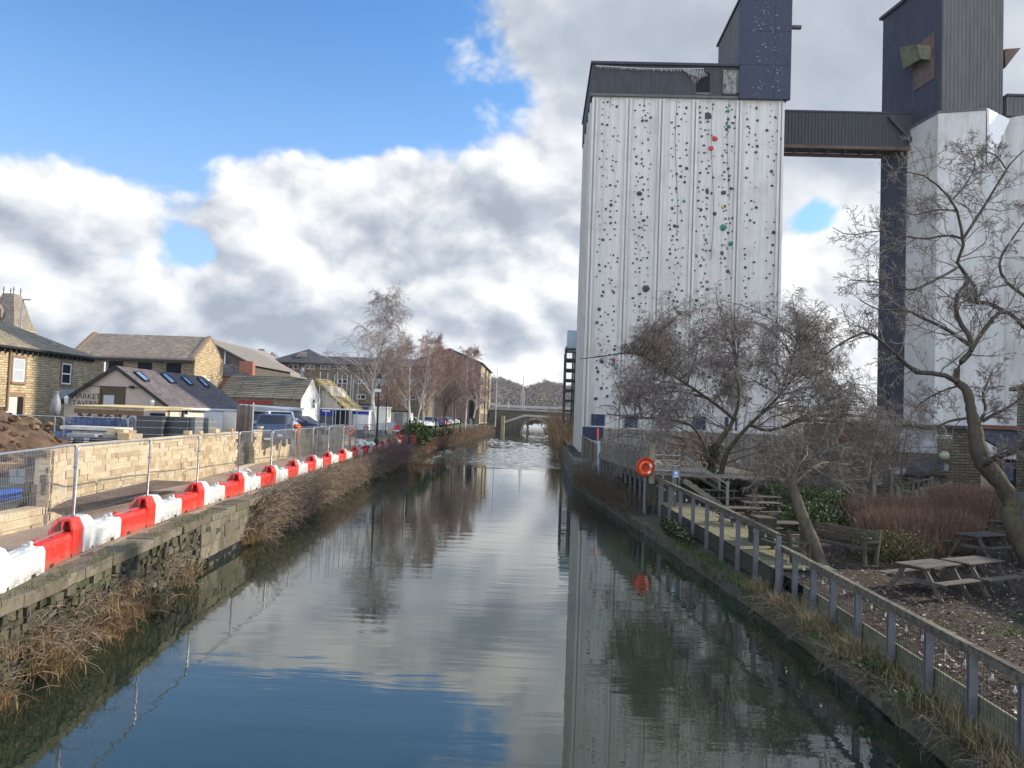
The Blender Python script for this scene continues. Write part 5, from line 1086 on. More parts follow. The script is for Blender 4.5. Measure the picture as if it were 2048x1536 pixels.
# blue sheeted fence panels across the yard
M_sheet = m_plain('blue debris sheeting', (.045, .085, .20), .7, .25, 3)
def sheetmat():
    m, n, b = newmat('thin blue netting'); P = n.new('ShaderNodeTexCoord').outputs['Object']; b.inputs['Base Color'].default_value = (.07, .12, .26, 1); b.inputs['Roughness'].default_value = .8
    n.set(b.inputs['Alpha'], n.ramp(n.noise(P, 1.5, 4), [(.35, .45), (.65, .8)])); return m
M_net = sheetmat()
for i, (u0, u1, v) in enumerate([(-60, 8, 829), (9, 128, 829), (130, 256, 832), (258, 272, 832)]):
    Y = 38.5; a, b = at(u0, v, Y), at(u1, v, Y); r = empty('site_fence', ((a[0]+b[0])/2, Y, 2.8), ['blue netted site fence panel at the frame edge', 'blue netted site fence panel before the stone house', 'blue netted site fence panel before the shelter', 'narrow blue site fence panel beside the black packs'][i], 'fence panel', 'netted site fence panels across the yard')
    m = MB(); m.tube([(a[0], Y, 2.75), (a[0], Y, a[2]-.12), (a[0]+.1, Y, a[2]), (b[0]-.1, Y, a[2]), (b[0], Y, a[2]-.12), (b[0], Y, 2.75)], .024, 6); m.build('frame', M_galv, r)
    m = MB(); nx = 14; vs = [(a[0]+(b[0]-a[0])*k/nx, Y+.03+.05*math.sin(k*1.7), z) for k in range(nx+1) for z in (2.8, a[2]-(.05 if i != 1 else .75))]; m.add(vs, [(2*k, 2*k+2, 2*k+3, 2*k+1) for k in range(nx)]); m.build('netting', M_net, r)
# ---- street lamps, masts and posts
def lamp_post(p, H, lab):
    r = empty('street_lamp', p, lab, 'street lamp'); m = MB(); m.lathe((0, 0, 0), [(.16, 0), (.17, .5), (.11, .6), (.09, .65), (.075, H*.5), (.06, H-.9), (.05, H-.75)], 10); m.box((0, 0, H-1.05), (.55, .05, .05)); m.build('post', M_gut, r, local=True, smooth=False)
    m = MB(); m.lathe((0, 0, H-.78), [(.10, 0), (.24, .42), (.22, .43)], 6); m.build('lantern_glass', m_plain('lantern glass', (.32, .33, .34), .15, .1, 2, spec=.6), r, local=True); m = MB(); m.lathe((0, 0, H-.35), [(.27, 0), (.24, .05), (.08, .26), (.03, .45)], 6); m.build('lantern_cap', M_gut, r, local=True); return r
t = at(759, 748, 62); r = lamp_post((t[0], 62, 2.3), t[2]-2.3, 'black ornate lantern street lamp beside the large birch')
m = MB(); q = at(756, 781, 61.8); m.box(q-np.array([t[0], 62, 2.3]), (.5, .3, .22)); m.build('camera_housing', m_plain('white camera housing', (.62, .62, .60), .5, .1, 3), r, local=True)
for i, (u, v0, v1, Y, rad, lab) in enumerate([(773, 772, 868, 70, .045, 'slim black pole to the right of the lantern lamp'), (816, 768, 872, 74, .04, 'slim black post in front of the white barked trees'), (905, 795, 850, 120, .06, 'grey pole among the parked cars'), (993, 735, 838, 150, .10, 'tall white flagpole by the mill corner'), (1046, 750, 812, 230, .16, 'distant lattice radio mast against the hill'), (1017, 803, 815, 260, .2, 'short white post on the far road bridge'), (887, 800, 850, 125, .07, 'pale grey sign pole before the parked cars')]):
    a, b = at(u+(v1-v0)*.02, v0, Y), at(u-(v1-v0)*.02, v1, Y); m = MB(); m.tube([(b[0], Y, min(b[2], 3)), (b[0]*.5+a[0]*.5, Y, (a[2]+b[2])/2), (a[0], Y, a[2])], [rad, rad*.9, rad*.6], 8)
    if i == 4:
        for k in range(7): m.beam((a[0]-.5, Y, b[2]+k*.9), (a[0]+.5, Y, b[2]+k*.9+.9), .07, .07)
        m.tube([(a[0]-.55, Y, 3), (a[0]-.5, Y, a[2]-5)], .09, 5); m.tube([(a[0]+.55, Y, 3), (a[0]+.5, Y, a[2]-5)], .09, 5)
    tag(m.build('pole', M_gut if i < 2 else m_plain('pole paint %d' % i, (.45, .44, .42), .5, .2, 4)), lab, 'pole')
t = at(45, 600, 72); r = empty('road_lamp', (t[0], 72, 3), 'tall grey road lamp standing in front of the church tower', 'street lamp'); m = MB(); m.tube([(t[0], 72, 3), (t[0], 72, t[2]-1), (t[0]+.08, 72, t[2])], .07, 8); m.build('post', M_steel, r); m = MB(); m.box((t[0]+.45, 72, t[2]+.05), (.7, .22, .12)); m.build('lamp_head', M_steel, r)
for i, (u, v0, v1, Y) in enumerate([(871, 836, 865, 92), (893, 837, 862, 104), (920, 838, 860, 118), (818, 838, 882, 70)]):
    b = at(u, v1, Y); t = at(u, v0, Y); m = MB(); m.lathe((b[0], Y, b[2]-.3), [(.12, 0), (.12, .3), (.08, .4), (.08, t[2]-b[2]), (.11, t[2]-b[2]+.05), (.1, t[2]-b[2]+.2), (.02, t[2]-b[2]+.3)], 8); tag(m.build('iron_bollard', M_gut), 'black iron bollard on the towpath verge, %s along the row' % ordn[i], 'bollard', 'black bollards on the verge')
# ------------------------------------------------------------------ vehicles
M_tyre = m_plain('tyre rubber', (.018, .018, .018), .9, .2, 9); M_rim = m_plain('alloy rim', (.42, .43, .44), .35, .15, 5, metal=.7); M_lampg = m_plain('lamp glass', (.6, .6, .58), .15, .1, 3, spec=.6); M_tail = m_plain('red tail lamp', (.35, .01, .01), .3, .1, 3)
CARP = {'hatch': [(-2.0, .35), (-2.05, .75), (-1.95, 1.0), (-1.55, 1.42), (-.3, 1.47), (.55, .98), (1.6, .86), (2.0, .68), (2.05, .35)], 'van': [(-2.5, .4), (-2.55, 1.9), (-2.4, 2.0), (.9, 1.98), (1.55, 1.3), (2.35, 1.08), (2.5, .8), (2.5, .4)], 'pickup': [(-2.6, .45), (-2.6, 1.15), (-.5, 1.15), (-.45, 1.85), (.75, 1.85), (1.35, 1.2), (2.4, 1.1), (2.55, .8), (2.55, .45)]}
GLASS = {'hatch': ([(-1.4, 1.02), (-1.2, 1.36), (-.35, 1.40), (.35, 1.02)], ((.52, 1.0), (-.27, 1.45)), ((-1.92, 1.03), (-1.58, 1.39))), 'van': ([(-.4, 1.3), (-.4, 1.8), (.75, 1.8), (1.15, 1.3)], ((1.5, 1.33), (.95, 1.92)), ((-2.53, 1.3), (-2.5, 1.85))), 'pickup': ([(-.35, 1.25), (-.3, 1.75), (.65, 1.75), (1.1, 1.25)], ((1.32, 1.23), (.78, 1.80)), ((-.49, 1.25), (-.46, 1.75)))}
def car(kind, col, loc, rz, lab, group='vehicles parked along the canal street'):
    r = empty('parked_'+('van' if kind == 'van' else 'pickup' if kind == 'pickup' else 'car'), loc, lab, 'van' if kind == 'van' else 'pickup' if kind == 'pickup' else 'car', group, rz); W_ = .86 if kind == 'hatch' else .95
    mt = MATS.get('car paint %s' % (col,)) or m_plain('car paint %s' % (col,), col, .35, .06, 2, spec=.4, coat=.25)
    m = MB(); P = CARP[kind]; n = len(P); vs = []
    for s in (-1, 1):
        for x, z in P: vs.append((x, s*W_*(1 if z < 1.0 else 1-.16*(z-1.0)/.5 if kind == 'hatch' else 1-.06*(z-1)), z))
    m.add(vs, [tuple(range(n)), tuple(range(2*n-1, n-1, -1))]+[(i, n+i, n+(i+1) % n, (i+1) % n) for i in range(n)]); m.build('body', mt, r, local=True, bevel=.05)
    side, fr, bk = GLASS[kind]
    for s in (-1, 1):
        m = MB(); yy = lambda z: s*(W_*(1 if z < 1.0 else 1-.16*(z-1.0)/.5 if kind == 'hatch' else 1-.06*(z-1))+.012)
        q = [(x, yy(z), z) for x, z in side]; m.add(q, [(0, 1, 2, 3)]); m.build('side_window', M_glass, r, local=True)
        m = MB(); m.box((.62 if kind == 'hatch' else 1.2, s*(W_+.1), 1.05 if kind == 'hatch' else 1.3), (.14, .18, .14)); m.build('mirror', mt, r, local=True)
    for nm, ((xa, za), (xb, zb)) in (('windscreen', fr), ('rear_window', bk)):
        m = MB(); w0, w1 = W_*.9, W_*.78; dx = .02 if nm == 'windscreen' else -.02; m.add([(xa+dx, -w0, za), (xa+dx, w0, za), (xb+dx, w1, zb+.0), (xb+dx, -w1, zb+.0)], [(0, 1, 2, 3)]); m.build(nm, M_glass, r, local=True)
    xf = max(p[0] for p in P); xb = min(p[0] for p in P)
    for s in (-1, 1):
        m = MB(); m.box((xf-.06, s*W_*.72, .72), (.14, .3, .14)); m.build('headlight', M_lampg, r, local=True); m = MB(); m.box((xb+.04, s*W_*.85, .85), (.10, .16, .22)); m.build('tail_light', M_tail, r, local=True)
        for x in (-1.25 if kind == 'hatch' else -1.6, 1.3 if kind == 'hatch' else 1.6):
            m = MB(); m.tube([(x, s*(W_-.2), .32), (x, s*(W_+.01), .32)], .32, 16); w = m.build('wheel', M_tyre, r, local=True); m = MB(); m.tube([(x, s*(W_+.005), .32), (x, s*(W_+.02), .32)], .19, 12); m.build('rim', M_rim, w, local=True)
    m = MB(); m.box((xf+.01, 0, .48), (.02, .5, .11)); m.build('number_plate', M_white, r, local=True)
    return r
def gnd(u, v, Y): p = at(u, v, Y); return p
p = at(521, 845, 47); car('van', (.045, .065, .11), (p[0], 49.5, 2.62), R(-78), 'dark blue van facing the wall with a wide windscreen')
p = at(570, 845, 57); car('pickup', (.72, .73, .72), (p[0]-.5, 57, 2.95), R(-60), 'white pickup with a dark side window behind the blue van')
p = at(598, 845, 60); car('hatch', (.05, .05, .09), (p[0], 62, 3.0), R(-20), 'dark blue car nosing out beyond the white pickup')
p = at(17, 845, 46); car('hatch', (.50, .53, .56), (p[0]-.6, 46.5, 2.75), R(80), 'silver car roof showing behind the earth heap')
cols = [(.55, .56, .57), (.62, .63, .63), (.70, .70, .70), (.05, .07, .2), (.30, .03, .03), (.06, .06, .065), (.60, .61, .62), (.08, .08, .09), (.68, .68, .68)]
labs = ['silver car nearest the green bush in the canal parking row', 'pale silver car second from the green bush', 'white car third in the row by the white trunked trees', 'blue car halfway along the canal parking row', 'red car behind the grey sign pole', 'black car past the red one in the row', 'light grey car further along the parking row', 'charcoal car near the far end of the row', 'white car at the far end of the parking row']
for i, (u, Y) in enumerate([(842, 98), (856, 104), (867, 110), (879, 118), (889, 126), (896, 134), (902, 143), (908, 152), (913, 162)]):
    p = at(u, 843, Y); car('hatch', cols[i], (p[0]-1.2, Y, 3.05), R(-35+8*math.sin(i*2)), labs[i])
# ------------------------------------------------------------------ bridge, far road bridge, hill
MB_brg = m_brick('dark bridge stone', (.13, .115, .09), (.19, .165, .13), (.07, .06, .05), .7, .3, .03, stain=.5)
def build_bridge():
    Y = 222.0; r = empty('stone_bridge', (-1, Y, 0), 'dark stone arch bridge carrying a road over the canal', 'bridge')
    xa, xb = at(1043, 850, Y)[0], at(1102, 850, Y)[0]; zt = 6.9; cx, rx = (xa+xb)/2, (xb-xa)/2; crown = 4.6
    arc_ = [(cx-rx*math.cos(t), -.5+(crown+.5)*math.sin(t)**.75) for t in np.linspace(0, math.pi, 21)]
    xL, xR = -14, 12; top = zt; m = MB()
    for k in range(20):
        (x0, z0), (x1, z1) = arc_[k], arc_[k+1]; m.hexa([(x0, Y, z0), (x1, Y, z1), (x1, Y+9, z1), (x0, Y+9, z0), (x0, Y, top), (x1, Y, top), (x1, Y+9, top), (x0, Y+9, top)])
    m.span((xL, Y, -.5), (xa, Y+9, top)); m.span((xb, Y, -.5), (xR, Y+9, top)); m.build('arch', MB_brg, r)
    m = MB()
    for k in range(20):
        (x0, z0), (x1, z1) = arc_[k], arc_[k+1]; s = 1.09; m.prism([(x0, Y-.12, z0), (x1, Y-.12, z1), (cx+(x1-cx)*s, Y-.12, z1*1.09+.05), (cx+(x0-cx)*s, Y-.12, z0*1.09+.05)], (0, .119, 0), rnd=rng.random())
    m.build('voussoirs', MB_mill, r)
    a, b = at(1005, 813, Y), at(1112, 824, Y); m = MB(); m.beam((xL, Y-.1, 7.25), (xR, Y-.1, 6.95), .5, .5); m.build('parapet', m_plain('pale parapet coping', (.34, .32, .28), .9, .2, 2), r)
    r2 = empty('canal_footbridge', (-2, 214, 3), 'pale concrete footbridge ramp rising in front of the stone bridge', 'footbridge'); Y = 214.0
    p = [at(u, v, Y) for u, v in ((1009, 844), (1049, 831), (1110, 835))]; m = MB()
    m.beam(p[0], p[1], 2.0, .55); m.beam(p[1], (p[2][0]+3, Y, p[2][2]), 2.0, .55); m.build('deck', m_plain('pale concrete deck', (.42, .40, .37), .85, .2, 1.5), r2)
    m = MB()
    for q in (p[1]+np.array([1, 0, 0]), p[2]): m.span((q[0]-.3, Y-.3, -.5), (q[0]+.3, Y+.3, q[2]-.25))
    m.build('pier', MB_brg, r2)
    r3 = empty('landing_wall', (-9, 205, 3), 'sunlit stone wing wall beside the footbridge ramp', 'wall'); m = MB(); a = at(1003, 832, 205); b = at(1009, 850, 205); m.span((a[0], 204, -.2), (b[0], 206, a[2])); m.build('pier', MB_mill, r3); c = at(976, 832, 205); m = MB(); m.span((c[0], 205.5, 1.5), (a[0]-.02, 206.5, a[2]-.3)); m.build('wall', MB_brg, r3)
    r4 = empty('road_viaduct', (0, 290, 3), 'low concrete road bridge crossing behind the stone bridge', 'viaduct'); Y = 290.0; m = MB()
    pts = [at(u, v, Y) for u, v in ((972, 806), (1000, 812), (1060, 814.5), (1170, 818))]
    for a, b in zip(pts[:-1], pts[1:]): m.beam(a, b, 8, .9)
    m.build('deck', m_plain('road bridge concrete', (.40, .385, .35), .85, .2, 1), r4); m = MB()
    for u in (985, 1005, 1028, 1120): q = at(u, 814, Y); m.span((q[0]-.6, Y-3, -1), (q[0]+.6, Y+3, q[2]-.4))
    m.build('pier', MB_mill, r4); m = MB(); m.span((pts[0][0], Y+3, 0), (-9, Y+3.5, 7.6)); m.span((9, Y+3, 0), (pts[3][0], Y+3.5, 7.6)); m.build('back_wall', MB_brg, r4)
build_bridge()
M_hill = mat_ground('hillside', (.10, .085, .075), (.14, .115, .09), (.18, .15, .10), .012, .08, (.11, .14, .05), .35, 0)
def hill_h(x, y):
    q = x/y*1540+1075      # seen bearing, only used to give the ridge its outline
    return float(np.interp(q, [-400, 100, 420, 480, 500, 560, 640, 800, 960, 1000, 1050, 1090, 1130, 1300, 2400], [50, 50, 54, 62, 70, 58, 34, 34, 47, 45, 34, 43, 38, 30, 22]))
def build_hill():
    rows = []; xs = np.linspace(-1.05, .95, 150)
    for y, k in ((420, 0), (480, .16), (560, .34), (650, .55), (740, .74), (830, .9), (920, 1), (1040, .85), (1400, .3)):
        rows.append([(x*y, y, 3+k*hill_h(x*920, 920)*(y/920 if y < 920 else 1)*(1+.03*math.sin(x*60+y))) for x in xs])
    strip('hill', rows, M_hill)
    m = MB(); g = np.random.default_rng(12); n = 0
    while n < 3600:
        q = g.uniform(380, 700) if g.random() < .3 else g.uniform(940, 1200); y = g.uniform(330, 1000); x = (q-1075)/1540*y
        k = float(np.interp(y, [330, 420, 480, 560, 650, 740, 830, 920, 1040], [0, 0, .16, .34, .55, .74, .9, 1, .85])); z = 3+k*hill_h(x/y*920, 920)*min(y/920, 1)
        if 990 < q < 1012 and 520 < y < 700: n += 1; continue
        s = g.uniform(2, 4.3); n += 1; tone = g.random()
        c = np.array([x, y, z+s*.7]); d = g.normal(0, 1, (44, 3)); d /= np.linalg.norm(d, axis=1)[:, None]; p = c+d*np.array([s, s, s*.95])*(g.random((44, 1))**.4)
        t = g.normal(0, s*.22, (44, 2, 3)); vs = np.stack([p, p+t[:, 0], p+t[:, 1]], 1).reshape(-1, 3); m.add(vs, [(3*i, 3*i+1, 3*i+2) for i in range(44)], tone)
    mt, nn, b = newmat('bare woodland'); nn.set(b.inputs['Base Color'], nn.ramp(rnd_attr(nn), [(0, (.13, .105, .11)), (.35, (.17, .135, .125)), (.7, (.20, .16, .125)), (.93, (.16, .16, .09)), (1, (.05, .06, .04))])); b.inputs['Roughness'].default_value = 1
    o = m.build('hillside_woodland', mt); o['kind'] = 'stuff'
    for i, (u, v, Y, w) in enumerate([(1025, 775, 880, 9), (492, 712, 700, 7), (500, 708, 720, 6), (508, 716, 690, 8), (517, 712, 730, 6), (526, 716, 700, 8), (535, 720, 680, 7), (520, 706, 760, 5)]):
        p = at(u, v, Y); r = empty('hill_house', (p[0], Y, p[2]-3), ['white', 'grey', 'pale stone', 'buff', 'white gabled', 'grey stone', 'cream', 'pale'][i]+' house on the distant hillside, '+['alone above the bridge', 'highest at the left end', 'second along the ridge', 'third along the ridge', 'fourth along the ridge', 'fifth along the ridge', 'lowest at the right end', 'topmost on the ridge'][i], 'house', 'houses on the far hill')
        m = MB(); gable_body(m, p[0]-w/2, p[0]+w/2, Y, Y+7, p[2]-9, p[2]+1, p[2]+4, 'x'); m.build('wall', m_plain('hill house paint %d' % i, (.55, .54, .5) if i % 2 == 0 else (.34, .3, .26), .9, .1, .5), r); m = MB(); gable_roof(m, p[0]-w/2, p[0]+w/2, Y, Y+7, p[2]+1, p[2]+4, 'x', .4, .3); m.build('roof', MT_dark, r)
    g = np.random.default_rng(5); M_con = m_plain('dark conifer needles', (.018, .028, .022), 1, .3, .5)
    for i, (u, v0, v1, Y) in enumerate([(485, 695, 716, 600), (489, 697, 716, 610), (504, 700, 716, 620), (1000, 760, 775, 860), (1013, 764, 776, 860), (1017, 762, 776, 880), (1034, 770, 778, 880)]):
        a, b = at(u, v0, Y), at(u, v1+6, Y); r = empty('hill_conifer', (b[0], Y, b[2]), 'dark conifer on the distant hill skyline, %s from the left' % ordn[i], 'tree', 'conifers on the far hill'); m = MB(); H = a[2]-b[2]; wid = H*.18 if i < 3 else H*.42
        for k in range(240):
            t = g.random(); th = g.uniform(0, 6.28); rr = wid*(1-t)**.7*g.random()**.5; c = np.array([b[0]+rr*math.cos(th), Y+rr*math.sin(th), b[2]+H*(.08+.92*t)]); q = g.normal(0, H*.05, (2, 3)); m.add([c, c+q[0], c+q[1]], [(0, 1, 2)])
        m.build('crown', M_con, r); m = MB(); m.tube([(b[0], Y, b[2]-2), (b[0], Y, b[2]+H*.4)], H*.02, 5); m.build('trunk', M_wood, r)
build_hill()
# ------------------------------------------------------------------ pub garden on the right bank
g = np.random.default_rng(41)
def fence_line(name, lab, posts, zfoot, ztop, railw, raild, mesh, x_off=0.0):
    """posts: list of (x,y); separate posts, rail boards and one sheet of wire mesh"""
    r = empty(name, (posts[0][0], posts[0][1], zfoot), lab, 'fence')
    for i, (x, y) in enumerate(posts):
        z1 = ztop[i]; m = MB(); w = .065
        m.span((x-w, y-w*.7, zfoot-.25), (x+w, y-w*.45, z1)); m.span((x-w, y+w*.45, zfoot-.25), (x+w, y+w*.7, z1)); m.span((x-.012+w*.6, y-w*.44, zfoot-.25), (x+.012+w*.6, y+w*.44, z1)); m.build('post', M_bluepost, r)
    for i in range(len(posts)-1):
        a, b = np.array([*posts[i], ztop[i]+.045]), np.array([*posts[i+1], ztop[i+1]+.045]); m = MB(); t = _n(b-a); a2 = a+t*.006
        m.beam(a2, b-t*.006, railw, .045, rnd=g.random()); m.beam(a2-np.array([railw*.42, 0, .07]), b-t*.006-np.array([railw*.42, 0, .07]), .03, .12, rnd=g.random()); m.build('rail', M_rail, r, bevel=.006)
    if mesh:
        m = MB(); za = zfoot+.28
        for i in range(len(posts)-1):
            a, b = np.array(posts[i]), np.array(posts[i+1]); L = np.linalg.norm(b-a); n = max(2, int(L/mesh))
            for k in range(n): p = a+(b-a)*k/n; m.tube([(p[0]+.07, p[1], za), (p[0]+.07, p[1], ztop[i]-.05)], .0036, 3, cap=False)
            for z in np.arange(za, ztop[i]-.03, mesh*1.25): m.tube([(a[0]+.07, a[1], z), (b[0]+.07, b[1], z)], .0028, 3, cap=False)
        m.build('wire_mesh', M_clad, r)
    return r
P1 = [(6.72, float(atx(u, v, 6.72)[1])) for u, v in ((2048, 1512), (1943, 1451), (1856, 1383), (1781, 1330), (1715, 1280), (1665, 1246), (1626, 1220), (1589, 1196), (1560, 1178))]
P1 = [(6.74, P1[0][1]-1.3), *P1]
fence_line('timber_rail_fence', 'low timber railed mesh fence on blue grey posts beside the bark garden', P1, .52, [1.74]*len(P1), .13, .05, .085)
P2 = [(6.53, 20.9), (6.45, 22.7), (6.37, 24.4), (6.30, 26.2), (6.22, 28.1), (6.14, 30.2), (6.07, 32.4), (6.0, 34.6), (5.93, 36.9), (5.88, 38.6)]
fence_line('waterside_fence', 'taller timber railed fence on slim blue posts along the deck edge', P2, .50, [2.10, 2.15, 2.17, 2.2, 2.22, 2.24, 2.26, 2.28, 2.30, 2.3], .13, .05, .12)
m = MB(); pts = [(6.84, y) for y in np.arange(3, 20.2, 1.2)]
for a, b in zip(pts[:-1], pts[1:]): m.span((a[0]-.02, a[1]+.004, .50), (a[0]+.02, b[1]-.004, 1.045), rnd=g.random())
tag(m.build('edging_board', m_plain('pale algae edging', (.21, .195, .12), .9, .35, 5, rv=.3, bmp=.3)), 'pale algae stained edging boards holding back the bark garden', 'edging')
# festoon lights
def festoon(line, zt, lab, sag=.16, n=2):
    r = empty('festoon_lights', (*line[0], zt[0]), lab, 'string lights'); m = MB(); bl = []
    for i in range(len(line)-1):
        a, b = np.array([line[i][0]+.09, line[i][1], zt[i]-.12]), np.array([line[i+1][0]+.09, line[i+1][1], zt[i+1]-.12]); t = np.linspace(0, 1, 8)
        c = a+(b-a)*t[:, None]; c[:, 2] -= sag*np.sin(t*math.pi)*g.uniform(.6, 1.2); m.tube(c, .007, 4, cap=False); bl += [c[k] for k in (2, 5)[:n]]
    m.build('cable', M_gut, r)
    for p in bl:
        m = MB(); m.lathe(p-np.array([0, 0, .13]), [(.008, 0), (.028, .03), (.028, .055), (.016, .085), (.013, .13)], 8); m.build('bulb', m_plain('frosted bulb', (.50, .48, .40), .25, .1, 3, spec=.6) if 'frosted bulb' not in MATS else MATS['frosted bulb'], r, smooth=True)
festoon(P1[1:], [1.74]*20, 'string of frosted bulbs hanging under the low fence rail')
festoon(P2, [2.2]*20, 'string of frosted bulbs hanging along the taller deck fence')
# decks and steps
M_deckg = m_plain('moss tinted decking', (.25, .225, .125), .9, .3, 3, rv=.3, bmp=.3)
r = empty('garden_deck', (7.4, 31, .8), 'low mossy timber deck between the fence and the tables', 'deck'); m = MB()
for k in range(86): y = 21.6+k*.19; x0 = float(np.interp(y, [21, 39], [6.62, 5.98])); m.span((x0, y, 1.10), (x0+1.75, y+.175, 1.14), rnd=g.random())
m.build('boards', M_deckg, r); m = MB(); m.beam((6.58, 21.5, .85), (5.96, 38.4, .85), .06, .45); m.build('fascia', M_woodgreen, r)
def build_terrace():
    r = empty('timber_terrace', (6, 45, .5), 'raised timber terrace with balustrade, rope rails and steps by the silo', 'terrace')
    A, B = np.array([4.45, 53.5]), np.array([5.45, 38.4]); m = MB(); n = 80
    for k in range(n): p = A+(B-A)*k/n; q = A+(B-A)*(k+1)/n; m.hexa([(p[0], p[1]-.01, 2.38), (p[0]+7, p[1]-.01, 2.38), (q[0]+7, q[1]+.01, 2.38), (q[0], q[1]+.01, 2.38), (p[0], p[1]-.01, 2.43), (p[0]+7, p[1]-.01, 2.43), (q[0]+7, q[1]+.01, 2.43), (q[0], q[1]+.01, 2.43)], g.random())
    m.build('deck', M_woodg, r)
    m = MB(); m.beam((*A, 2.2), (*B, 2.2), .06, .34); m.beam((*B, 2.2), (B[0]+1.6, B[1]-.1, 2.2), .06, .30); m.build('fascia', M_woodgreen, r)
    for k in range(12): p = A+(B-A)*k/11; m = MB(); m.span((p[0]-.06, p[1]-.06, 0), (p[0]+.06, p[1]+.06, 2.1)); m.build('pile', M_bluepost, r)
    for k in range(11): p = A+(B-A)*k/10; m = MB(); m.span((p[0]-.05, p[1]-.05, 2.1), (p[0]+.05, p[1]+.05, 3.66)); m.build('post', M_woodg, r)
    m = MB(); m.beam((*A, 3.70), (*B, 3.66), .14, .05); m.beam((*A, 3.48), (*B, 3.44), .04, .10); m.beam((*A, 2.75), (*B, 2.72), .04, .10); m.build('handrail', M_woodg, r)
    m = MB(); L = np.linalg.norm(B-A); k = int(L/.15)
    for i in range(k): p = A+(B-A)*i/k; m.span((p[0]-.015, p[1]-.055, 2.42), (p[0]+.015, p[1]+.055, 3.5), rnd=g.random())
    m.build('infill_boards', M_woodg, r)
    m = MB(); p = at(1305, 886, 38.2); m.span((p[0]-.13, 38.1, 2.0), (p[0]+.13, 38.36, p[2])); m.build('newel_post', m_plain('pale newel timber', (.28, .245, .17), .85, .3, 6), r)
    xs = [p[0]+.1, p[0]+.55, p[0]+1.05, p[0]+1.35]
    for x in xs[1:]: m = MB(); m.span((x-.05, 38.1, 1.0), (x+.05, 38.2, 3.55)); m.build('post', M_woodg, r)
    m = MB()
    for z in (3.45, 3.2, 2.95, 2.7):
        t = np.linspace(0, 1, 18); m.tube([(xs[0]+(xs[-1]-xs[0])*q, 38.1, z-.05*abs(math.sin(q*math.pi*3))) for q in t], .02, 4)
    m.build('rope_rail', M_rope, r)
    # steps down to the garden
    for k in range(7): m = MB(); x = xs[-1]+.1+k*.27; m.span((x, 37.0, 2.2-k*.18), (x+.29, 38.6, 2.25-k*.18)); m.build('step', M_woodg, r)
    for yy in (36.95, 38.65): m = MB(); m.beam((xs[-1], yy, 3.45), (xs[-1]+2.05, yy, 2.2), .08, .10); m.beam((xs[-1], yy, 2.95), (xs[-1]+2.05, yy, 1.75), .03, .03); m.beam((xs[-1], yy, 3.2), (xs[-1]+2.05, yy, 1.98), .03, .03); m.beam((xs[-1], yy, 2.3), (xs[-1]+2.05, yy, 1.0), .05, .24); m.build('stair_rail', M_woodg, r)
    for yy in (36.95, 38.65): m = MB(); m.span((xs[-1]+2.0, yy-.05, 1.0), (xs[-1]+2.12, yy+.05, 2.35)); m.build('post', M_woodg, r)
    m = MB()
    for k in range(20): x = B[0]+k*.125; m.span((x+.004, 38.25, .9), (x+.12, 38.28, 2.05), rnd=g.random())
    m.build('skirt_boards', M_woodgreen, r)
build_terrace()
r = empty('palisade_fence', (8.5, 58, 2), 'tall grey close boarded timber fence below the silo', 'fence'); m = MB()
for k in range(118): x = 4.95+k*.125; m.span((x+.006, 57.98+.02*(k % 2), 1.9), (x+.119, 58.01+.02*(k % 2), 4.42+g.normal(0, .012)), rnd=g.random())
m.build('boards', M_woodg, r); m = MB(); m.span((4.95, 58.04, 4.2), (19.6, 58.1, 4.3)); m.span((4.95, 58.04, 2.6), (19.6, 58.1, 2.7)); m.build('rail', M_wood, r)
a, b = at(1165, 853, 66), at(1207, 882, 66); boxthing('navy_hoarding', ((a[0]+b[0])/2, 66, (a[2]+b[2])/2), (b[0]-a[0], .12, a[2]-b[2]), MATS['navy shutter paint'], 'blank navy hoarding board at the silo foot beside the fence', 'hoarding')
r = empty('side_screen', (4.6, 55, 2), 'short sloping timber screen between the silo and the terrace', 'fence'); m = MB()
for k in range(12): y = 64-k*.8; m.span((3.75+.05*k, y, 1.6), (3.80+.05*k, y+.77, 3.6-.03*k), rnd=g.random())
m.build('boards', M_wood, r); m = MB(); m.beam((3.77, 64.8, 3.65), (4.4, 55, 3.3), .12, .05); m.build('capping', M_woodg, r)
a, b = at(1196, 857, 54), at(1198, 925, 54); r = empty('depth_pole', (b[0], 54, b[2]), 'thin blue pole with an orange tip by the terrace', 'pole'); m = MB(); m.tube([(b[0], 53.9, .3), (a[0], 53.9, a[2]-.7)], .05, 8); m.build('shaft', m_plain('pale blue pole', (.20, .32, .48), .4, .2, 4), r); m = MB(); m.tube([(a[0], 53.9, a[2]-.7), (a[0]-.02, 53.9, a[2])], .06, 8); m.build('tip', M_orange, r)
# life ring in its round cover
p = at(1291, 934, 37.9); r = empty('lifebuoy_housing', (p[0], 37.9, .9), 'round orange red lifebuoy housing on the waterside fence', 'lifebuoy'); m = MB(); ringmesh(m, p, .43, .05, axis=(.25, -1, 0), k=28); 
vs = [p+np.array([.43*math.cos(t), .08, .43*math.sin(t)]) for t in np.linspace(0, 2*math.pi, 29)[:-1]]; m.prism(vs, (0, .05, 0)); m.build('cover', m_plain('orange cover plastic', (.50, .05, .02), .5, .15, 4), r)
m = MB(); ringmesh(m, p+np.array([0, -.03, -.04]), .27, .085, axis=(.25, -1, 0), k=24); m.build('ring', m_plain('bright lifebuoy', (.80, .11, .03), .45, .15, 6), r, smooth=True)
for t in (.5, 2.4, 3.9, 5.4): m = MB(); q = p+np.array([.27*math.cos(t), -.09, -.04+.27*math.sin(t)]); m.box(q, (.09, .10, .17), rot=np.array(Matrix.Rotation(-t, 3, 'Y'))); m.build('white_band', M_white, r)
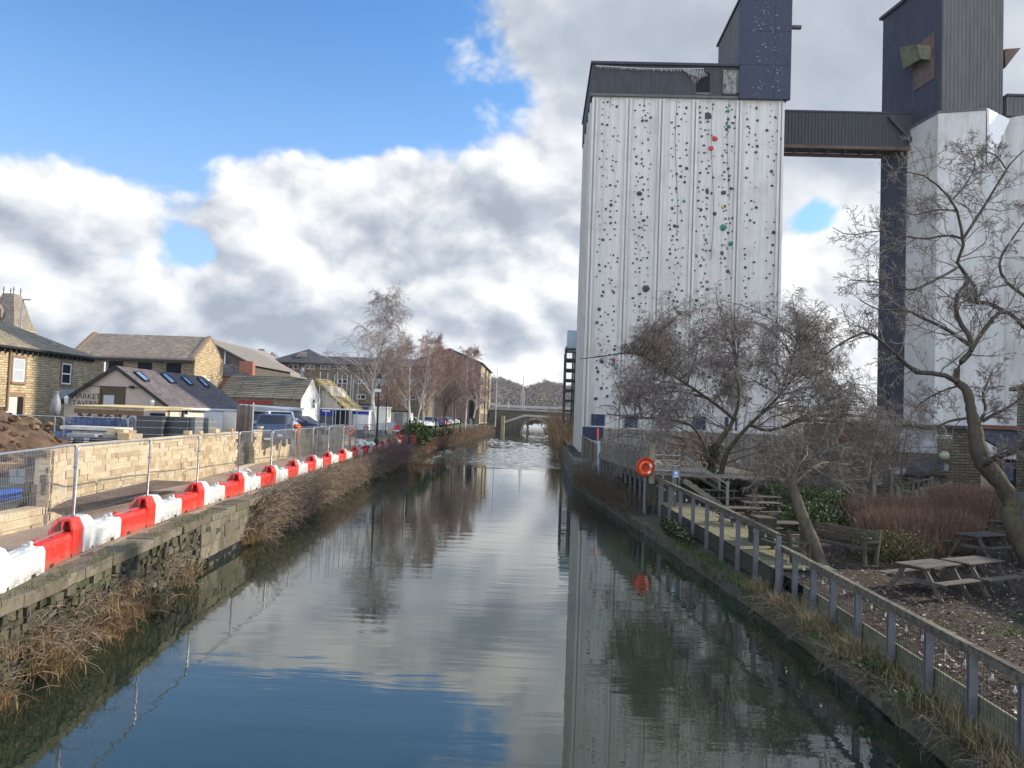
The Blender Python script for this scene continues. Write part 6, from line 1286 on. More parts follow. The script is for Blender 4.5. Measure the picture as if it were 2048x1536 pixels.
m = MB(); m.span((p[0]-.06, 38.0, .6), (p[0]+.06, 38.1, p[2]+.2)); m.build('post', M_bluepost, r)
def signboard(u, v, w, h, Y, c, lab, post=True, sym=False):
    p = at(u, v, Y); r = empty('garden_sign', (p[0], Y, 1.0), lab, 'sign'); m = MB(); m.span((p[0]-w/2, Y, p[2]-h/2), (p[0]+w/2, Y+.02, p[2]+h/2)); m.build('plate', m_plain('plate %d' % u, c, .45, .1, 3), r)
    m = MB(); m.lathe((0, 0, 0), [(.001, 0), (w*.22, .001), (w*.22, .004), (.001, .005)], 16); q = m.build('white_symbol', M_white, r, local=True); q.location = Vector([float(x) for x in np.array([p[0], Y-.003, p[2]+h*.14])-root_loc(r)]); q.rotation_euler.x = R(90)
    m = MB(); m.span((p[0]-w*.36, Y-.006, p[2]-h*.36), (p[0]+w*.36, Y-.002, p[2]-h*.24)); m.build('white_line', M_white, r)
    if post: m = MB(); m.span((p[0]-.04, Y+.025, .9), (p[0]+.04, Y+.09, p[2]+.1)); m.build('post', M_bluepost, r)
signboard(1352, 948, .30, .33, 36.0, (.15, .26, .45), 'small blue water safety sign below the rope rail')
signboard(1477, 922, .26, .26, 46, (.55, .55, .55), 'small white square sign fixed to a garden post'); 
# ---- picnic tables
def picnic(L=1.5, round_=False):
    r = empty('picnic_table', (0, 0, 0), 'z', 'picnic table', 'picnic tables in the pub garden')
    if not round_:
        m = MB()
        for k in range(5): m.box((0, -.30+.15*k, .745), (L, .138, .04), rnd=g.random())
        m.build('table_top', M_table, r, local=True, bevel=.006)
        for s in (-1, 1):
            m = MB()
            for k in (0, 1): m.box((0, s*(.66+.13*k), .44), (L, .12, .04), rnd=g.random())
            m.build('seat', M_table, r, local=True, bevel=.006)
        for x in (-L*.36, L*.36):
            for s in (-1, 1): m = MB(); m.beam((x, s*.70, 0), (x, s*.24, .72), .045, .10); m.build('leg', M_table, r, local=True)
            m = MB(); m.box((x+.05, 0, .38), (.045, 1.50, .095)); m.box((x+.05, 0, .68), (.045, .70, .08)); m.build('cross_bar', M_table, r, local=True)
        m = MB(); m.beam((-L*.33, 0, .36), (-.05, 0, .70), .05, .09); m.beam((L*.33, 0, .36), (.05, 0, .70), .05, .09); m.build('brace', M_table, r, local=True)
    else:
        m = MB(); m.lathe((0, 0, .72), [(.01, 0), (.66, 0), (.68, .02), (.66, .045), (.01, .046)], 26); m.build('table_top', M_table, r, local=True)
        for k in range(4):
            a = k*math.pi/2+.3; m = MB(); vs = [((1.0+d)*math.cos(a+t), (1.0+d)*math.sin(a+t), .42) for d, ts in ((-.14, np.linspace(-.42, .42, 9)), (.14, np.linspace(.42, -.42, 9))) for t in ts]; m.prism(vs, (0, 0, .045)); m.build('seat', M_table, r, local=True)
            m = MB(); m.beam((.12*math.cos(a), .12*math.sin(a), .7), (.62*math.cos(a), .62*math.sin(a), 0), .07, .1); m.beam((.3*math.cos(a), .3*math.sin(a), .36), (1.1*math.cos(a), 1.1*math.sin(a), .36), .06, .1); m.beam((1.0*math.cos(a), 1.0*math.sin(a), .42), (1.0*math.cos(a), 1.0*math.sin(a), 0), .07, .07); m.build('leg', M_table, r, local=True)
    return r
pt, ptr = picnic(), picnic(round_=True)
ZG = 1.04
tabs = [((9.70, 19.40), 31, 'nearest picnic table with bleached planks beside the low fence', 1.5), ((11.24, 20.22), 30, 'weathered picnic table end to end with the nearest one', 1.5), ((14.45, 25.5), 26, 'dark picnic table between the brown hedge and the leaning trunk', 1.55), ((17.9, 29.6), 20, 'picnic table cut by the frame edge behind the crooked trunk', 1.5),
        ((13.5, 35.6), 12, 'picnic table alone right of the clipped green hedge', 1.5), ((10.45, 35.8), 8, 'picnic table left of the clipped green hedge, nearest in its cluster', 1.5), ((12.6, 45.4), 4, 'picnic table furthest back before the stone annex', 1.7), ((11.9, 48.0), 6, 'picnic table beside the ivy trunk at the back of the garden', 1.5), ((9.05, 38.4), 4, 'moss topped picnic table just right of the ivy trunk', 1.7), ((8.3, 42.2), 3, 'picnic table left of the ivy trunk by the steps', 1.6),
        ((8.05, 30.6), 10, 'green topped picnic table on the mossy deck', 1.6), ((9.6, 33.0), 12, 'dark picnic table behind the green topped one', 1.5), ((8.25, 26.4), 10, 'dark picnic table against the garden bench backs', 1.5), ((15.4, 39.7), 5, 'picnic table half hidden behind the clipped hedge', 1.6), ((12.2, 40.5), 8, 'picnic table in the middle of the crowded cluster', 1.5)]
for (x, y), rz, lab, L in tabs:
    o = copy_tree(pt); o.location = (x, y, ZG); o.rotation_euler.z = R(rz); o.scale = (L/1.5, 1, 1); o['label'] = lab
o = copy_tree(ptr); o.location = (19.3, 33.3, ZG); o['label'] = 'round picnic table with curved seats behind the brown hedge'
for q in (pt, ptr):
    for c in list(q.children): bpy.data.objects.remove(c)
    bpy.data.objects.remove(q)
def bench(p, rz, lab, L=1.9):
    r = empty('garden_bench', (*p, ZG), lab, 'bench', 'slatted benches by the low fence', R(rz)); m = MB()
    for k in range(4): m.box((0, -.20+.13*k, .44), (L, .11, .035), rnd=g.random())
    m.build('seat', M_woodgreen, r, local=True); m = MB()
    for k in range(4): m.box((0, .30+.03*k, .56+.115*k), (L, .03, .085), rnd=g.random())
    m.build('backrest', M_woodgreen, r, local=True)
    for x in (-L/2-.05, L/2+.05):
        m = MB(); m.box((x, -.24, .32), (.09, .09, .64)); m.build('leg', M_woodgreen, r, local=True); m = MB(); m.beam((x, .26, 0), (x, .42, 1.02), .09, .10); m.build('leg', M_woodgreen, r, local=True); m = MB(); m.box((x, .03, .66), (.11, .62, .05)); m.build('armrest', M_woodgreen, r, local=True)
bench((7.5, 23.6), 100, 'greenish slatted bench with its back to the waterside fence', 2.1); bench((9.35, 24.2), -60, 'greenish slatted bench standing behind the mossy leaning trunk', 2.2)
boxthing('drum_table', (7.55, 25.9, 1.55), (.6, .9, .95), M_woodgreen, 'square mossy timber planter box beside the bench', 'planter', rz=.1)
# ---- stone annex with white painted patches, picket ramps, globe lamp
MB_annex = m_brick('annex stone', (.19, .17, .125), (.27, .24, .175), (.075, .065, .05), .55, .17, .025, stain=.5)
def build_annex():
    Y = 46.0; r = empty('stone_annex', (22, Y+3, 1), 'low stone annex with white painted panels behind the brown hedges', 'building')
    x0 = at(1690, 900, Y)[0]; x1 = at(1962, 900, Y)[0]; m = MB(); m.span((x0, Y, .9), (x1, Y+7, 5.3)); m.build('wall', MB_annex, r)
    m = MB(); m.prism([(x0-.2, Y-.3, 5.3), (x1+.2, Y-.3, 5.3), (x1+.2, Y+7.2, 5.5), (x0-.2, Y+7.2, 5.5)], (0, 0, .15)); m.build('roof', MT_dark, r)
    for k, (u0, u1, v0, v1) in enumerate([(1800, 1873, 852, 907), (1747, 1780, 880, 905), (1783, 1813, 934, 950), (1815, 1842, 953, 962), (1720, 1745, 920, 935), (1881, 1897, 925, 943), (1868, 1881, 948, 972), (1752, 1765, 950, 972)]):
        a, b = at(u0, v0, Y), at(u1, v1, Y); c = (a+b)/2; m = MB(); n = 14; gg = np.random.default_rng(k)
        if k < 1: m.span((a[0], Y-.03, b[2]), (b[0], Y-.001, a[2]))
        else: m.prism([(c[0]+(b[0]-a[0])/2*gg.uniform(.75, 1.1)*math.copysign(abs(math.cos(t))**.6, math.cos(t)), Y-.03, c[2]+(a[2]-b[2])/2*gg.uniform(.75, 1.1)*math.copysign(abs(math.sin(t))**.6, math.sin(t))) for t in np.linspace(0, 2*math.pi, n+1)[:-1]], (0, .028, 0))
        m.build('white_patch', m_plain('lime wash', (.50, .51, .53), .9, .3, 2) if k == 0 else MATS['lime wash'], r)
    a, b = at(1820, 912, Y), at(1872, 945, Y); m = MB(); m.span((a[0], Y-.05, b[2]), (b[0], Y-.002, a[2])); w = m.build('window', m_plain('grey blind glass', (.16, .16, .18), .3, .4, 1.5, spec=.6), r); m = MB(); m.span((a[0]-.3, Y-.6, b[2]-.25), (b[0]+.3, Y, b[2]-.1)); m.build('sill', M_clad, w)
    for (u, v) in ((1889, 912),):
        p = at(u, v, Y-.4); m = MB(); m.blob(p, .28, amp=0, k=16, m=10); l = m.build('globe_lamp', m_plain('opal globe', (.60, .64, .50), .3, .06, 3), r, smooth=True); m = MB(); m.beam(p+np.array([0, .1, 0]), p+np.array([0, .4, .1]), .05, .05); m.build('bracket', M_gut, l)
    a, b = at(1881, 908, Y), at(1888, 940, Y); m = MB(); m.span((a[0], Y-.04, b[2]), (b[0], Y-.002, a[2])); m.build('striped_notice', m_plain('blue striped notice', (.14, .19, .30), .6, .5, 14, stretch=(.1, .1, 1)), r)
    p = at(1886, 871, Y-.03)
    for k in range(2): m = MB(); m.span((p[0]-.55, Y-.05, p[2]-.14*k-.04), (p[0]+.55, Y-.001, p[2]-.14*k+.04)); m.build('name_strip', M_white, r)
build_annex()
def picket(u0, v0, u1, v1, Y, H, lab):
    a, b = at(u0, v0, Y), at(u1, v1, Y); r = empty('picket_rail', (a[0], Y, 1), lab, 'railing', 'timber ramp railings'); m = MB(); m.beam(a, b, .12, .07); m.beam(a-np.array([0, 0, H-.12]), b-np.array([0, 0, H-.12]), .05, .09); m.build('handrail', M_woodg, r)
    m = MB(); n = int((b[0]-a[0])/.24)
    for k in range(n): p = a+(b-a)*(k+.5)/n; m.span((p[0]-.045, Y-.02, p[2]-H), (p[0]+.045, Y+.02, p[2]-.04))
    m.build('picket', M_woodg, r)
    for q in (a, b): m = MB(); m.span((q[0]-.08, Y-.08, .9), (q[0]+.08, Y+.08, q[2]+.12)); m.build('post', M_woodg, r)
picket(1790, 971, 1863, 957, 41, .9, 'rising timber picket rail beside the annex window'); picket(1842, 979, 1900, 967, 39.5, .9, 'lower timber picket rail in front of the annex'); picket(1795, 978, 1833, 985, 38.8, 1.0, 'short timber picket rail above the brown hedge')
for (u, v0, v1, Y) in ((1748, 936, 990, 39), (1782, 938, 996, 38.5)): a, b = at(u, v0, Y), at(u, v1, Y); boxthing('gate_post', (b[0], Y, (a[2]+.9)/2), (.16, .16, a[2]-.9), M_woodg, 'weathered upright gate post, '+('left' if u < 1760 else 'right')+' one of the pair before the annex', 'post', group='posts before the annex')
# stone inn on the right, mostly outside the frame; its bulk shades the garden
def build_inn():
    r = empty('stone_inn', (28, 24, 1), 'stone inn with a slate porch roof at the right edge', 'building'); m = MB(); m.span((27.5, 39.5, .9), (38, 45.2, 7.6)); m.build('wall', MB_annex, r)
    m = MB(); gable_roof(m, 27.5, 38, 39.5, 45.2, 7.6, 8.0, 'x', .3, .2); m.build('roof', MT_stone, r)
    m = MB(); m.span((26.0, 5, .9), (38, 39.4, 9.0)); m.build('rear_wing', MB_annex, r); m = MB(); gable_roof(m, 26.0, 38, 5, 39.4, 9.0, 12.5, 'y', .5, .2); m.build('roof', MT_slate, r)
    p = at(1992, 862, 37); q = at(2060, 902, 37); m = MB(); m.prism([(p[0], 36.6, q[2]), (28, 36.6, q[2]), (28, 39.6, p[2]), (p[0], 39.6, p[2])], (0, 0, .12)); m.build('porch_roof', MT_dark, r); m = MB(); m.span((p[0], 36.5, p[2]-.15+.2), (26, 39.45, p[2]+.3)) if False else m.beam((p[0], 39.3, p[2]+.2), (26, 39.3, p[2]+.2), .2, .2); m.build('flashing', m_plain('brown lead flashing', (.16, .08, .05), .7, .3, 3), r)
    for u in (1998, 2003): x = at(u, 940, 36.7)[0]; m = MB(); m.span((x-.08, 36.65, .9), (x+.08, 36.8, q[2])); m.build('porch_post', M_wood, r)
    a, b = at(2008, 918, 39.4), at(2032, 965, 39.4); m = MB(); m.span((a[0], 39.38, 1.0), (b[0], 39.48, a[2])); d = m.build('door', m_plain('navy door', (.02, .025, .05), .5, .2, 2), r); m = MB(); c = at(2016, 925, 39.3); m.span((c[0]-.3, 39.35, c[2]-.9), (c[0]+.3, 39.378, c[2])); m.build('pane', m_plain('blue grey door glass', (.14, .17, .26), .3, .2, 2), d)
    m = MB()
    for k in range(7): m.span((23.2, 35.0, 1.0+k*.2), (26.5, 35.06+.02*(6-k), 1.19+k*.2), rnd=g.random())
    m.build('lap_boarding', m_plain('green stained boarding', (.13, .15, .05), .9, .5, 2, rv=.4), r)
    m = MB(); m.span((20.9, 36.9, 1.0), (23.2, 37.0, 2.4)); m.build('grey_screen', m_plain('blue grey screen', (.11, .125, .14), .8, .2, 2), r)
build_inn()
p = at(1687, 876, 44); r = empty('hanging_flag', (p[0], 44, p[2]), 'small red and white flag hanging among the branches', 'flag'); m = MB(); m.add([p+np.array([-.1, 0, .35]), p+np.array([.2, .05, .3]), p+np.array([.25, 0, -.1]), p+np.array([.05, -.05, -.35]), p+np.array([-.12, 0, -.2])], [(0, 1, 2, 3, 4)]); m.prism([p+np.array([-.1, .02, .35]), p+np.array([.2, .02, .3]), p+np.array([.05, .02, -.35])], (0, .02, 0)); m.build('cloth', m_plain('red flag cloth', (.55, .04, .06), .8, .4, 9), r); m = MB(); m.tube([(p[0]-.13, 44, 1.0), (p[0]-.13, 44, p[2]+.4)], .02, 5); m.build('staff', M_wood, r)
# ------------------------------------------------------------------ plants
def _unit(v): return v/(np.linalg.norm(v, axis=-1, keepdims=True)+1e-9)
def tubes_np(mb, pts, rad, k=3, rnd=None):
    """pts (N,P,3), rad (N,P): many tubes at once"""
    N, P, _ = pts.shape
    if N == 0: return
    t = _unit(np.gradient(pts, axis=1)); ref = np.where(np.abs(t[..., 2:3]) > .85, np.array([1., 0, 0]), np.array([0, 0, 1.])); a = _unit(np.cross(t, ref)); b = np.cross(t, a)
    an = np.arange(k)*2*math.pi/k; vs = pts[:, :, None, :]+rad[:, :, None, None]*(np.cos(an)[:, None]*a[:, :, None, :]+np.sin(an)[:, None]*b[:, :, None, :])
    base = (np.arange(N)*P*k)[:, None, None]+(np.arange(P-1)*k)[None, :, None]; j = np.arange(k)[None, None, :]; j2 = (np.arange(k)+1) % k; j2 = j2[None, None, :]
    f = np.stack([base+j, base+j2, base+k+j2, base+k+j], -1).reshape(-1, 4)+mb.nv
    mb.v.append(vs.reshape(-1, 3)); mb.nv += N*P*k; mb.f += list(map(tuple, f.tolist()))
    r = np.random.default_rng(N).random(N) if rnd is None else np.broadcast_to(rnd, (N,)); mb.r += np.repeat(r, (P-1)*k).tolist()
def sprout(g, start, d, L, r0, P=5, wig=.18, grav=0.0, tip=.35):
    """bend every branch by noise and gravity (grav>0 droops), returns points and radii"""
    N = len(start); pts = np.empty((N, P, 3)); pts[:, 0] = start; d = _unit(d.copy()); st = (L/(P-1))[:, None]
    for i in range(1, P):
        d = _unit(d+g.normal(0, wig, (N, 3))+np.array([0, 0, -1.])*(grav if np.isscalar(grav) else np.asarray(grav)[:, None])*(.5+i/P)); pts[:, i] = pts[:, i-1]+d*st
    rad = r0[:, None]*np.linspace(1, tip, P)[None, :]; return pts, rad
def children(g, pts, rad, n, ang, lr, rr, lo=.2, hi=1.0, up=0.0, Lpar=None):
    N, P, _ = pts.shape; idx = np.repeat(np.arange(N), n); t = g.uniform(lo, hi, len(idx))*(P-1); i = np.minimum(t.astype(int), P-2); f = (t-i)[:, None]
    s = pts[idx, i]*(1-f)+pts[idx, i+1]*f; d = _unit(pts[idx, i+1]-pts[idx, i]); r = rad[idx, i]*(1-f[:, 0])+rad[idx, i+1]*f[:, 0]
    q = _unit(np.cross(d, g.normal(0, 1, d.shape))); a = g.uniform(ang[0], ang[1], len(idx))[:, None]; nd = _unit(d*np.cos(a)+q*np.sin(a)+np.array([0, 0, up]))
    L = np.linalg.norm(np.diff(pts, axis=1), axis=2).sum(1)[idx]*g.uniform(lr[0], lr[1], len(idx))*(1-.45*t/(P-1)); return s, nd, L, np.minimum(r*.8, np.maximum(r*rr, .003))
def mat_bark(name, c1, c2, c3, moss=0.0, scale=8):
    m, n, b = newmat(name); P = n.new('ShaderNodeTexCoord').outputs['Object']; r = rnd_attr(n); col = n.ramp(r, [(0, c1), (.55, c2), (1, c3)]); f = n.noise(scale3(n, P, (1, 1, .35)), scale, 5, .7)
    col = n.mix(1.0, col, n.ramp(f, [(.3, .55), (.7, 1.2)]), 'MULTIPLY')
    if moss: col = n.mix(n.math('MULTIPLY', n.smooth(n.noise(P, 2.2, 6, .7), .5, .66), moss), col, (.095, .095, .028))
    n.set(b.inputs['Base Color'], col); b.inputs['Roughness'].default_value = .9; bump(n, b, f, 1.0, .06); return m
def mat_leafy(name, stops, rough=.7, trans=0.0):
    m, n, b = newmat(name); n.set(b.inputs['Base Color'], n.ramp(rnd_attr(n), stops)); b.inputs['Roughness'].default_value = rough; b.inputs['Specular IOR Level'].default_value = .25; return m
MK_grey = mat_bark('grey brown twigs', (.125, .10, .086), (.20, .165, .145), (.36, .31, .275))
MK_trunk = mat_bark('mossy trunk bark', (.065, .055, .042), (.095, .08, .06), (.12, .10, .075), .7, 5)
MK_birch = mat_bark('white birch bark', (.42, .40, .37), (.52, .50, .47), (.60, .58, .55), 0, 3)
MK_btwig = mat_bark('purple birch twigs', (.17, .125, .115), (.24, .185, .17), (.40, .35, .32))
MK_red = mat_bark('red brown twigs', (.25, .155, .12), (.36, .235, .185), (.52, .41, .35))
MK_scrub = mat_bark('pale dead scrub stems', (.12, .08, .05), (.26, .185, .125), (.50, .39, .28))
MK_scrubr = mat_bark('reddish scrub stems', (.18, .10, .055), (.32, .18, .10), (.48, .33, .21))
MK_hedge = mat_bark('brown hedge twigs', (.13, .072, .052), (.23, .13, .09), (.34, .24, .17))
ML_dry = mat_leafy('dry grass', [(0, (.12, .09, .045)), (.4, (.25, .19, .09)), (.75, (.36, .28, .15)), (1, (.10, .14, .04))])
ML_green = mat_leafy('fresh grass', [(0, (.03, .05, .012)), (.5, (.06, .10, .022)), (1, (.13, .17, .05))])
ML_ivy = mat_leafy('dark evergreen leaves', [(0, (.008, .016, .007)), (.6, (.022, .042, .014)), (1, (.07, .10, .03))], .4)
ML_shrub = mat_leafy('green shrub leaves', [(0, (.015, .03, .008)), (.55, (.04, .075, .018)), (1, (.10, .13, .04))], .65)
ML_olive = mat_leafy('olive shrub leaves', [(0, (.04, .04, .015)), (.5, (.09, .085, .03)), (1, (.20, .17, .06))], .6)
ML_litter = mat_leafy('leaf litter', [(0, (.04, .022, .016)), (.45, (.10, .055, .036)), (.75, (.22, .14, .10)), (.93, (.36, .28, .22)), (1, (.62, .55, .48))], .8)
def leaves(mb, c, s, rnd=None, g=None, flat=.0):
    """c (N,3) centres, s (N,) sizes: small folded leaf quads"""
    N = len(c); a = _unit(g.normal(0, 1, (N, 3))); b = _unit(np.cross(a, g.normal(0, 1, (N, 3))))
    if flat: a[:, 2] *= 1-flat; b[:, 2] *= 1-flat; a = _unit(a); b = _unit(b)
    s = s[:, None]; v = np.stack([c-a*s, c+b*s*.55, c+a*s, c-b*s*.55], 1).reshape(-1, 3); f = (np.arange(N)*4)[:, None]+np.arange(4)[None]+mb.nv
    mb.v.append(v); mb.nv += 4*N; mb.f += list(map(tuple, f.tolist())); mb.r += (g.random(N) if rnd is None else np.broadcast_to(rnd, (N,))).tolist()
def blades(mb, g, base, h, lean, w=.006, rnd=None):
    """grass blades: base (N,3), bent ribbons"""
    N = len(base); d = g.normal(0, 1, (N, 3)); d[:, 2] = 0; d = _unit(d)+lean; sd = _unit(np.cross(d, np.array([0, 0, 1.])))*w; up = np.array([0, 0, 1.]); h = h[:, None]
    p0 = base; p1 = base+up*h*.55+d*h*.18; p2 = base+up*h*.8+d*h*.55; v = np.stack([p0-sd, p0+sd, p1+sd*.8, p1-sd*.8, p2+sd*.3, p2-sd*.3], 1).reshape(-1, 3); o = (np.arange(N)*6)[:, None]+mb.nv
    f = np.concatenate([o+np.array([0, 1, 2, 3]), o+np.array([3, 2, 4, 5])], 0); mb.v.append(v); mb.nv += 6*N; mb.f += list(map(tuple, f.tolist())); r = g.random(N) if rnd is None else np.broadcast_to(rnd, (N,)); mb.r += np.concatenate([r, r]).tolist()
def stuffo(o, name=None): o['kind'] = 'stuff'; return o
def dome_limbs(g, stem, c, ext, N, rr, P=9, droop=.5):
    c = np.array(c); ext = np.array(ext); th = g.uniform(0, 2*math.pi, N); u = g.uniform(.25, 1.0, N)**.6; top = np.sqrt(np.clip(1-u**2.4, 0, 1)); h = top*g.uniform(.4, 1.0, N)**.6
    T = c+np.stack([u*np.cos(th)*ext[0], u*np.sin(th)*ext[1], np.maximum(h, .04+.10*g.random(N))*ext[2]], 1); d = np.linalg.norm((T[:, None]-stem[None])*np.array([1, 1, 1.3]), axis=2)+3.0*np.clip(stem[None, :, 2]-T[:, None, 2]+.3, 0, None)+g.uniform(0, 2.2, (N, len(stem))); S = stem[np.argmin(d, 1)]
    t = np.linspace(0, 1, P)[None, :, None]; mid = (S+T)/2+np.array([0, 0, 1.])*(np.linalg.norm((T-S)[:, :2], axis=1)*.28*droop+.15)[:, None]+g.normal(0, .25, (N, 3))
    p = (1-t)**2*S[:, None]+2*t*(1-t)*mid[:, None]+t*t*T[:, None]; p[:, 1:] += np.cumsum(g.normal(0, .05, (N, P-1, 3)), 1); L = np.linalg.norm(T-S, axis=1)
    r0 = np.clip(rr[0]+(rr[1]-rr[0])*L/5, rr[0], rr[1]*1.3); return p, r0[:, None]*np.linspace(1, .3, P)[None]
# ---- weeping thorn : the big bushy tree by the silo
def bushy_tree():
    g = np.random.default_rng(101); base = np.array([9.15, 40.9, 1.0]); r = empty('weeping_tree', base, 'wide dense bare tree with drooping twigs and ivy on its trunk', 'tree')
    tr = MB(); stems = [[(1418, 1005), (1421, 960), (1424, 915), (1440, 880), (1462, 850), (1478, 800), (1474, 750), (1466, 690)], [(1436, 1002), (1442, 950), (1452, 910), (1480, 870), (1520, 830), (1560, 790), (1600, 740)], [(1424, 930), (1404, 880), (1380, 850), (1330, 838), (1270, 835), (1215, 828)], [(1470, 840), (1420, 800), (1360, 760), (1300, 720), (1262, 706), (1210, 712), (1160, 718)], [(1500, 850), (1540, 860), (1600, 840), (1660, 800), (1710, 770)], [(1560, 790), (1590, 700), (1600, 660)]]
    dep = [(0, 1.2), (.4, -1.6), (0, -2.4), (.6, 1.0), (0, 3), (-1, 1)]; wid = [(.20, .05), (.17, .045), (.09, .03), (.09, .02), (.10, .03), (.06, .02)]; limb = []
    for s, d, w in zip(stems, dep, wid):
        n = len(s); p = np.array([at(u, v, 40.9+d[0]+(d[1]-d[0])*i/(n-1)) for i, (u, v) in enumerate(s)]); p = smooth_line(p, 24); rr = np.linspace(w[0], w[1], len(p)); tr.tube(p, rr, 8); limb.append((p, rr))
    tr.build('trunk', MK_trunk, r, smooth=True)
    # limbs reach from the stems to points spread through a drooping dome
    cr = MB(); p1, r1 = dome_limbs(g, np.concatenate([l[0] for l in limb]), (10.5, 41.0, 3.0), (7.6, 5.6, 9.6), 210, (.020, .042))
    def trim(p, r, lo=4.2, far=.15): x = p[:, -1, 0]; u = g.random(len(x)); k = (x > lo) | ((x > 2.7) & (u < far)); return p[k], r[k]
    tubes_np(cr, p1, r1, 5, .2)
    extra = np.stack([resample(l[0], np.linalg.norm(np.diff(l[0], axis=0), axis=1).sum()/8.01)[:9] for l in limb]); er = np.stack([np.linspace(l[1][0], l[1][-1], 9) for l in limb])
    pa = np.concatenate([p1, extra]); ra = np.concatenate([r1, np.minimum(er, .06)])
    s, d, L, q = children(g, pa, ra, 11, (.5, 1.2), (.28, .5), .5, .25, 1.0, .05); p2, r2 = trim(*sprout(g, s, d, L, q, 6, .20, .17), 3.9, .3); tubes_np(cr, p2, r2, 4)
    s, d, L, q = children(g, p2, r2, 5, (.4, 1.1), (.35, .7), .5, .15); L = np.clip(L, .4, 1.5); p3, r3 = trim(*sprout(g, s, d, L, np.clip(q, .010, .016), 5, .22, .26, .5), 3.6, .2); tubes_np(cr, p3, r3, 3)
    s, d, L, q = children(g, p3, r3, 3, (.5, 1.2), (.3, .8), .6, .2); L = np.clip(L, .2, .8); p4, r4 = sprout(g, s, d, L, np.clip(q, .009, .011), 3, .25, .22, .7); tubes_np(cr, p4, r4, 3)
    cr.build('crown', MK_grey, r)
    iv = MB(); t = g.random(900); c = np.stack([np.interp(t, np.linspace(0, 1, len(limb[0][0][:9])), limb[0][0][:9, i]) for i in range(3)], 1)+g.normal(0, .26, (900, 3))*np.array([1, 1, .6])-np.array([.05, .15, 0]); leaves(iv, c, g.uniform(.05, .1, 900), None, g); iv.build('ivy', ML_ivy, r)
bushy_tree()
def leaning_tree():
    g = np.random.default_rng(77); r = empty('leaning_tree', (8.3, 22.8, 1.0), 'small mossy leaning tree with twisted bare twigs beside the bench', 'tree')
    s = [(1646, 1142), (1634, 1110), (1622, 1075), (1606, 1035), (1594, 1000), (1582, 970)]; p = np.array([at(u, v, 22.8+.12*i) for i, (u, v) in enumerate(s)]); p = smooth_line(p, 30); m = MB(); rr = np.linspace(.21, .15, len(p)); rr[:3] = [.26, .235, .22]; rr = rr*(1+g.normal(0, .03, len(p))); m.tube(p, rr, 12); m.build('trunk', MK_trunk, r, smooth=True)
    cr = MB(); lb = [[(1584, 972), (1590, 940), (1620, 915), (1660, 900), (1700, 884)], [(1582, 972), (1566, 940), (1530, 928), (1500, 930)], [(1584, 975), (1600, 930), (1640, 945), (1680, 965), (1720, 975)], [(1580, 968), (1575, 930), (1590, 890), (1560, 870)], [(1578, 975), (1550, 955), (1520, 965), (1505, 990)], [(1586, 970), (1620, 940), (1650, 925), (1700, 930)]]
    P1, R1 = [], []
    for i, l in enumerate(lb): q = smooth_line(np.array([at(u, v, 23.4+(-.9+.4*i)*k/(len(l)-1)) for k, (u, v) in enumerate(l)]), 18); q = resample(q, np.linalg.norm(np.diff(q, axis=0), axis=1).sum()/7.01)[:8]; P1.append(q); R1.append(np.linspace(.07, .022, 8))
    P1, R1 = np.array(P1), np.array(R1); tubes_np(cr, P1, R1, 6, .6)
    s, d, L, q = children(g, P1, R1, 14, (.5, 1.3), (.35, .75), .5, .2, 1, .1); p2, r2 = sprout(g, s, d, L, q, 7, .30, .10); tubes_np(cr, p2, r2, 4)
    s, d, L, q = children(g, p2, r2, 7, (.5, 1.2), (.35, .7), .5, .15); p3, r3 = sprout(g, s, d, np.clip(L, .2, .9), np.clip(q, .008, .012), 6, .30, .14, .6); tubes_np(cr, p3, r3, 3)
    s, d, L, q = children(g, p3, r3, 3, (.5, 1.2), (.3, .6), .6, .2); p4, r4 = sprout(g, s, d, np.clip(L, .1, .4), np.clip(q, .006, .008), 3, .3, .1, .7); tubes_np(cr, p4, r4, 3); cr.build('crown', mat_bark('lit grey twigs', (.10, .085, .07), (.17, .14, .115), (.30, .26, .22)), r)
leaning_tree()
def bare_shrub(lab, c, ext, N, seed, stems=5):
    g = np.random.default_rng(seed); c = np.array(c, float); r = empty('bare_shrub', (*c[:2], ZG), lab, 'shrub', 'bare shrubs in the garden'); m = MB(); sp = []
    for k in range(stems):
        a = g.uniform(0, 6.28); t = np.linspace(0, 1, 12)[:, None]; e = c+np.array([math.cos(a)*ext[0]*.4, math.sin(a)*ext[1]*.4, ext[2]*.7]); q = np.array([c[0], c[1], ZG-.1])*(1-t)+e*t+np.array([0, 0, .4])*np.sin(t*3.1); m.tube(q, np.linspace(.07, .02, 12), 6); sp.append(q[3:])
    m.build('trunk', MK_grey, r); cr = MB(); p1, r1 = dome_limbs(g, np.concatenate(sp), c, ext, N, (.014, .028), 7, .3); tubes_np(cr, p1, r1, 4); s, d, L, q = children(g, p1, r1, 10, (.5, 1.2), (.3, .6), .5, .2, 1, .05); p2, r2 = sprout(g, s, d, np.clip(L, .3, 1.3), np.clip(q, .008, .013), 5, .25, .08, .5); tubes_np(cr, p2, r2, 3); s, d, L, q = children(g, p2, r2, 6, (.5, 1.2), (.3, .7), .6, .2); p3, r3 = sprout(g, s, d, np.clip(L, .12, .6), np.clip(q, .007, .009), 4, .28, .05, .6); tubes_np(cr, p3, r3, 3); cr.build('crown', MK_grey, r)
bare_shrub('bare grey shrub tangled in front of the stone annex', (16.6, 39.8, 1.6), (3.2, 2.2, 4.6), 70, 701); bare_shrub('bare grey shrub between the leaning trunk and the annex', (13.6, 41.5, 1.4), (2.8, 2.0, 3.6), 60, 702); bare_shrub('taller bare shrub behind the gate posts', (19.6, 42.5, 2.2), (2.8, 1.8, 5.0), 55, 703)
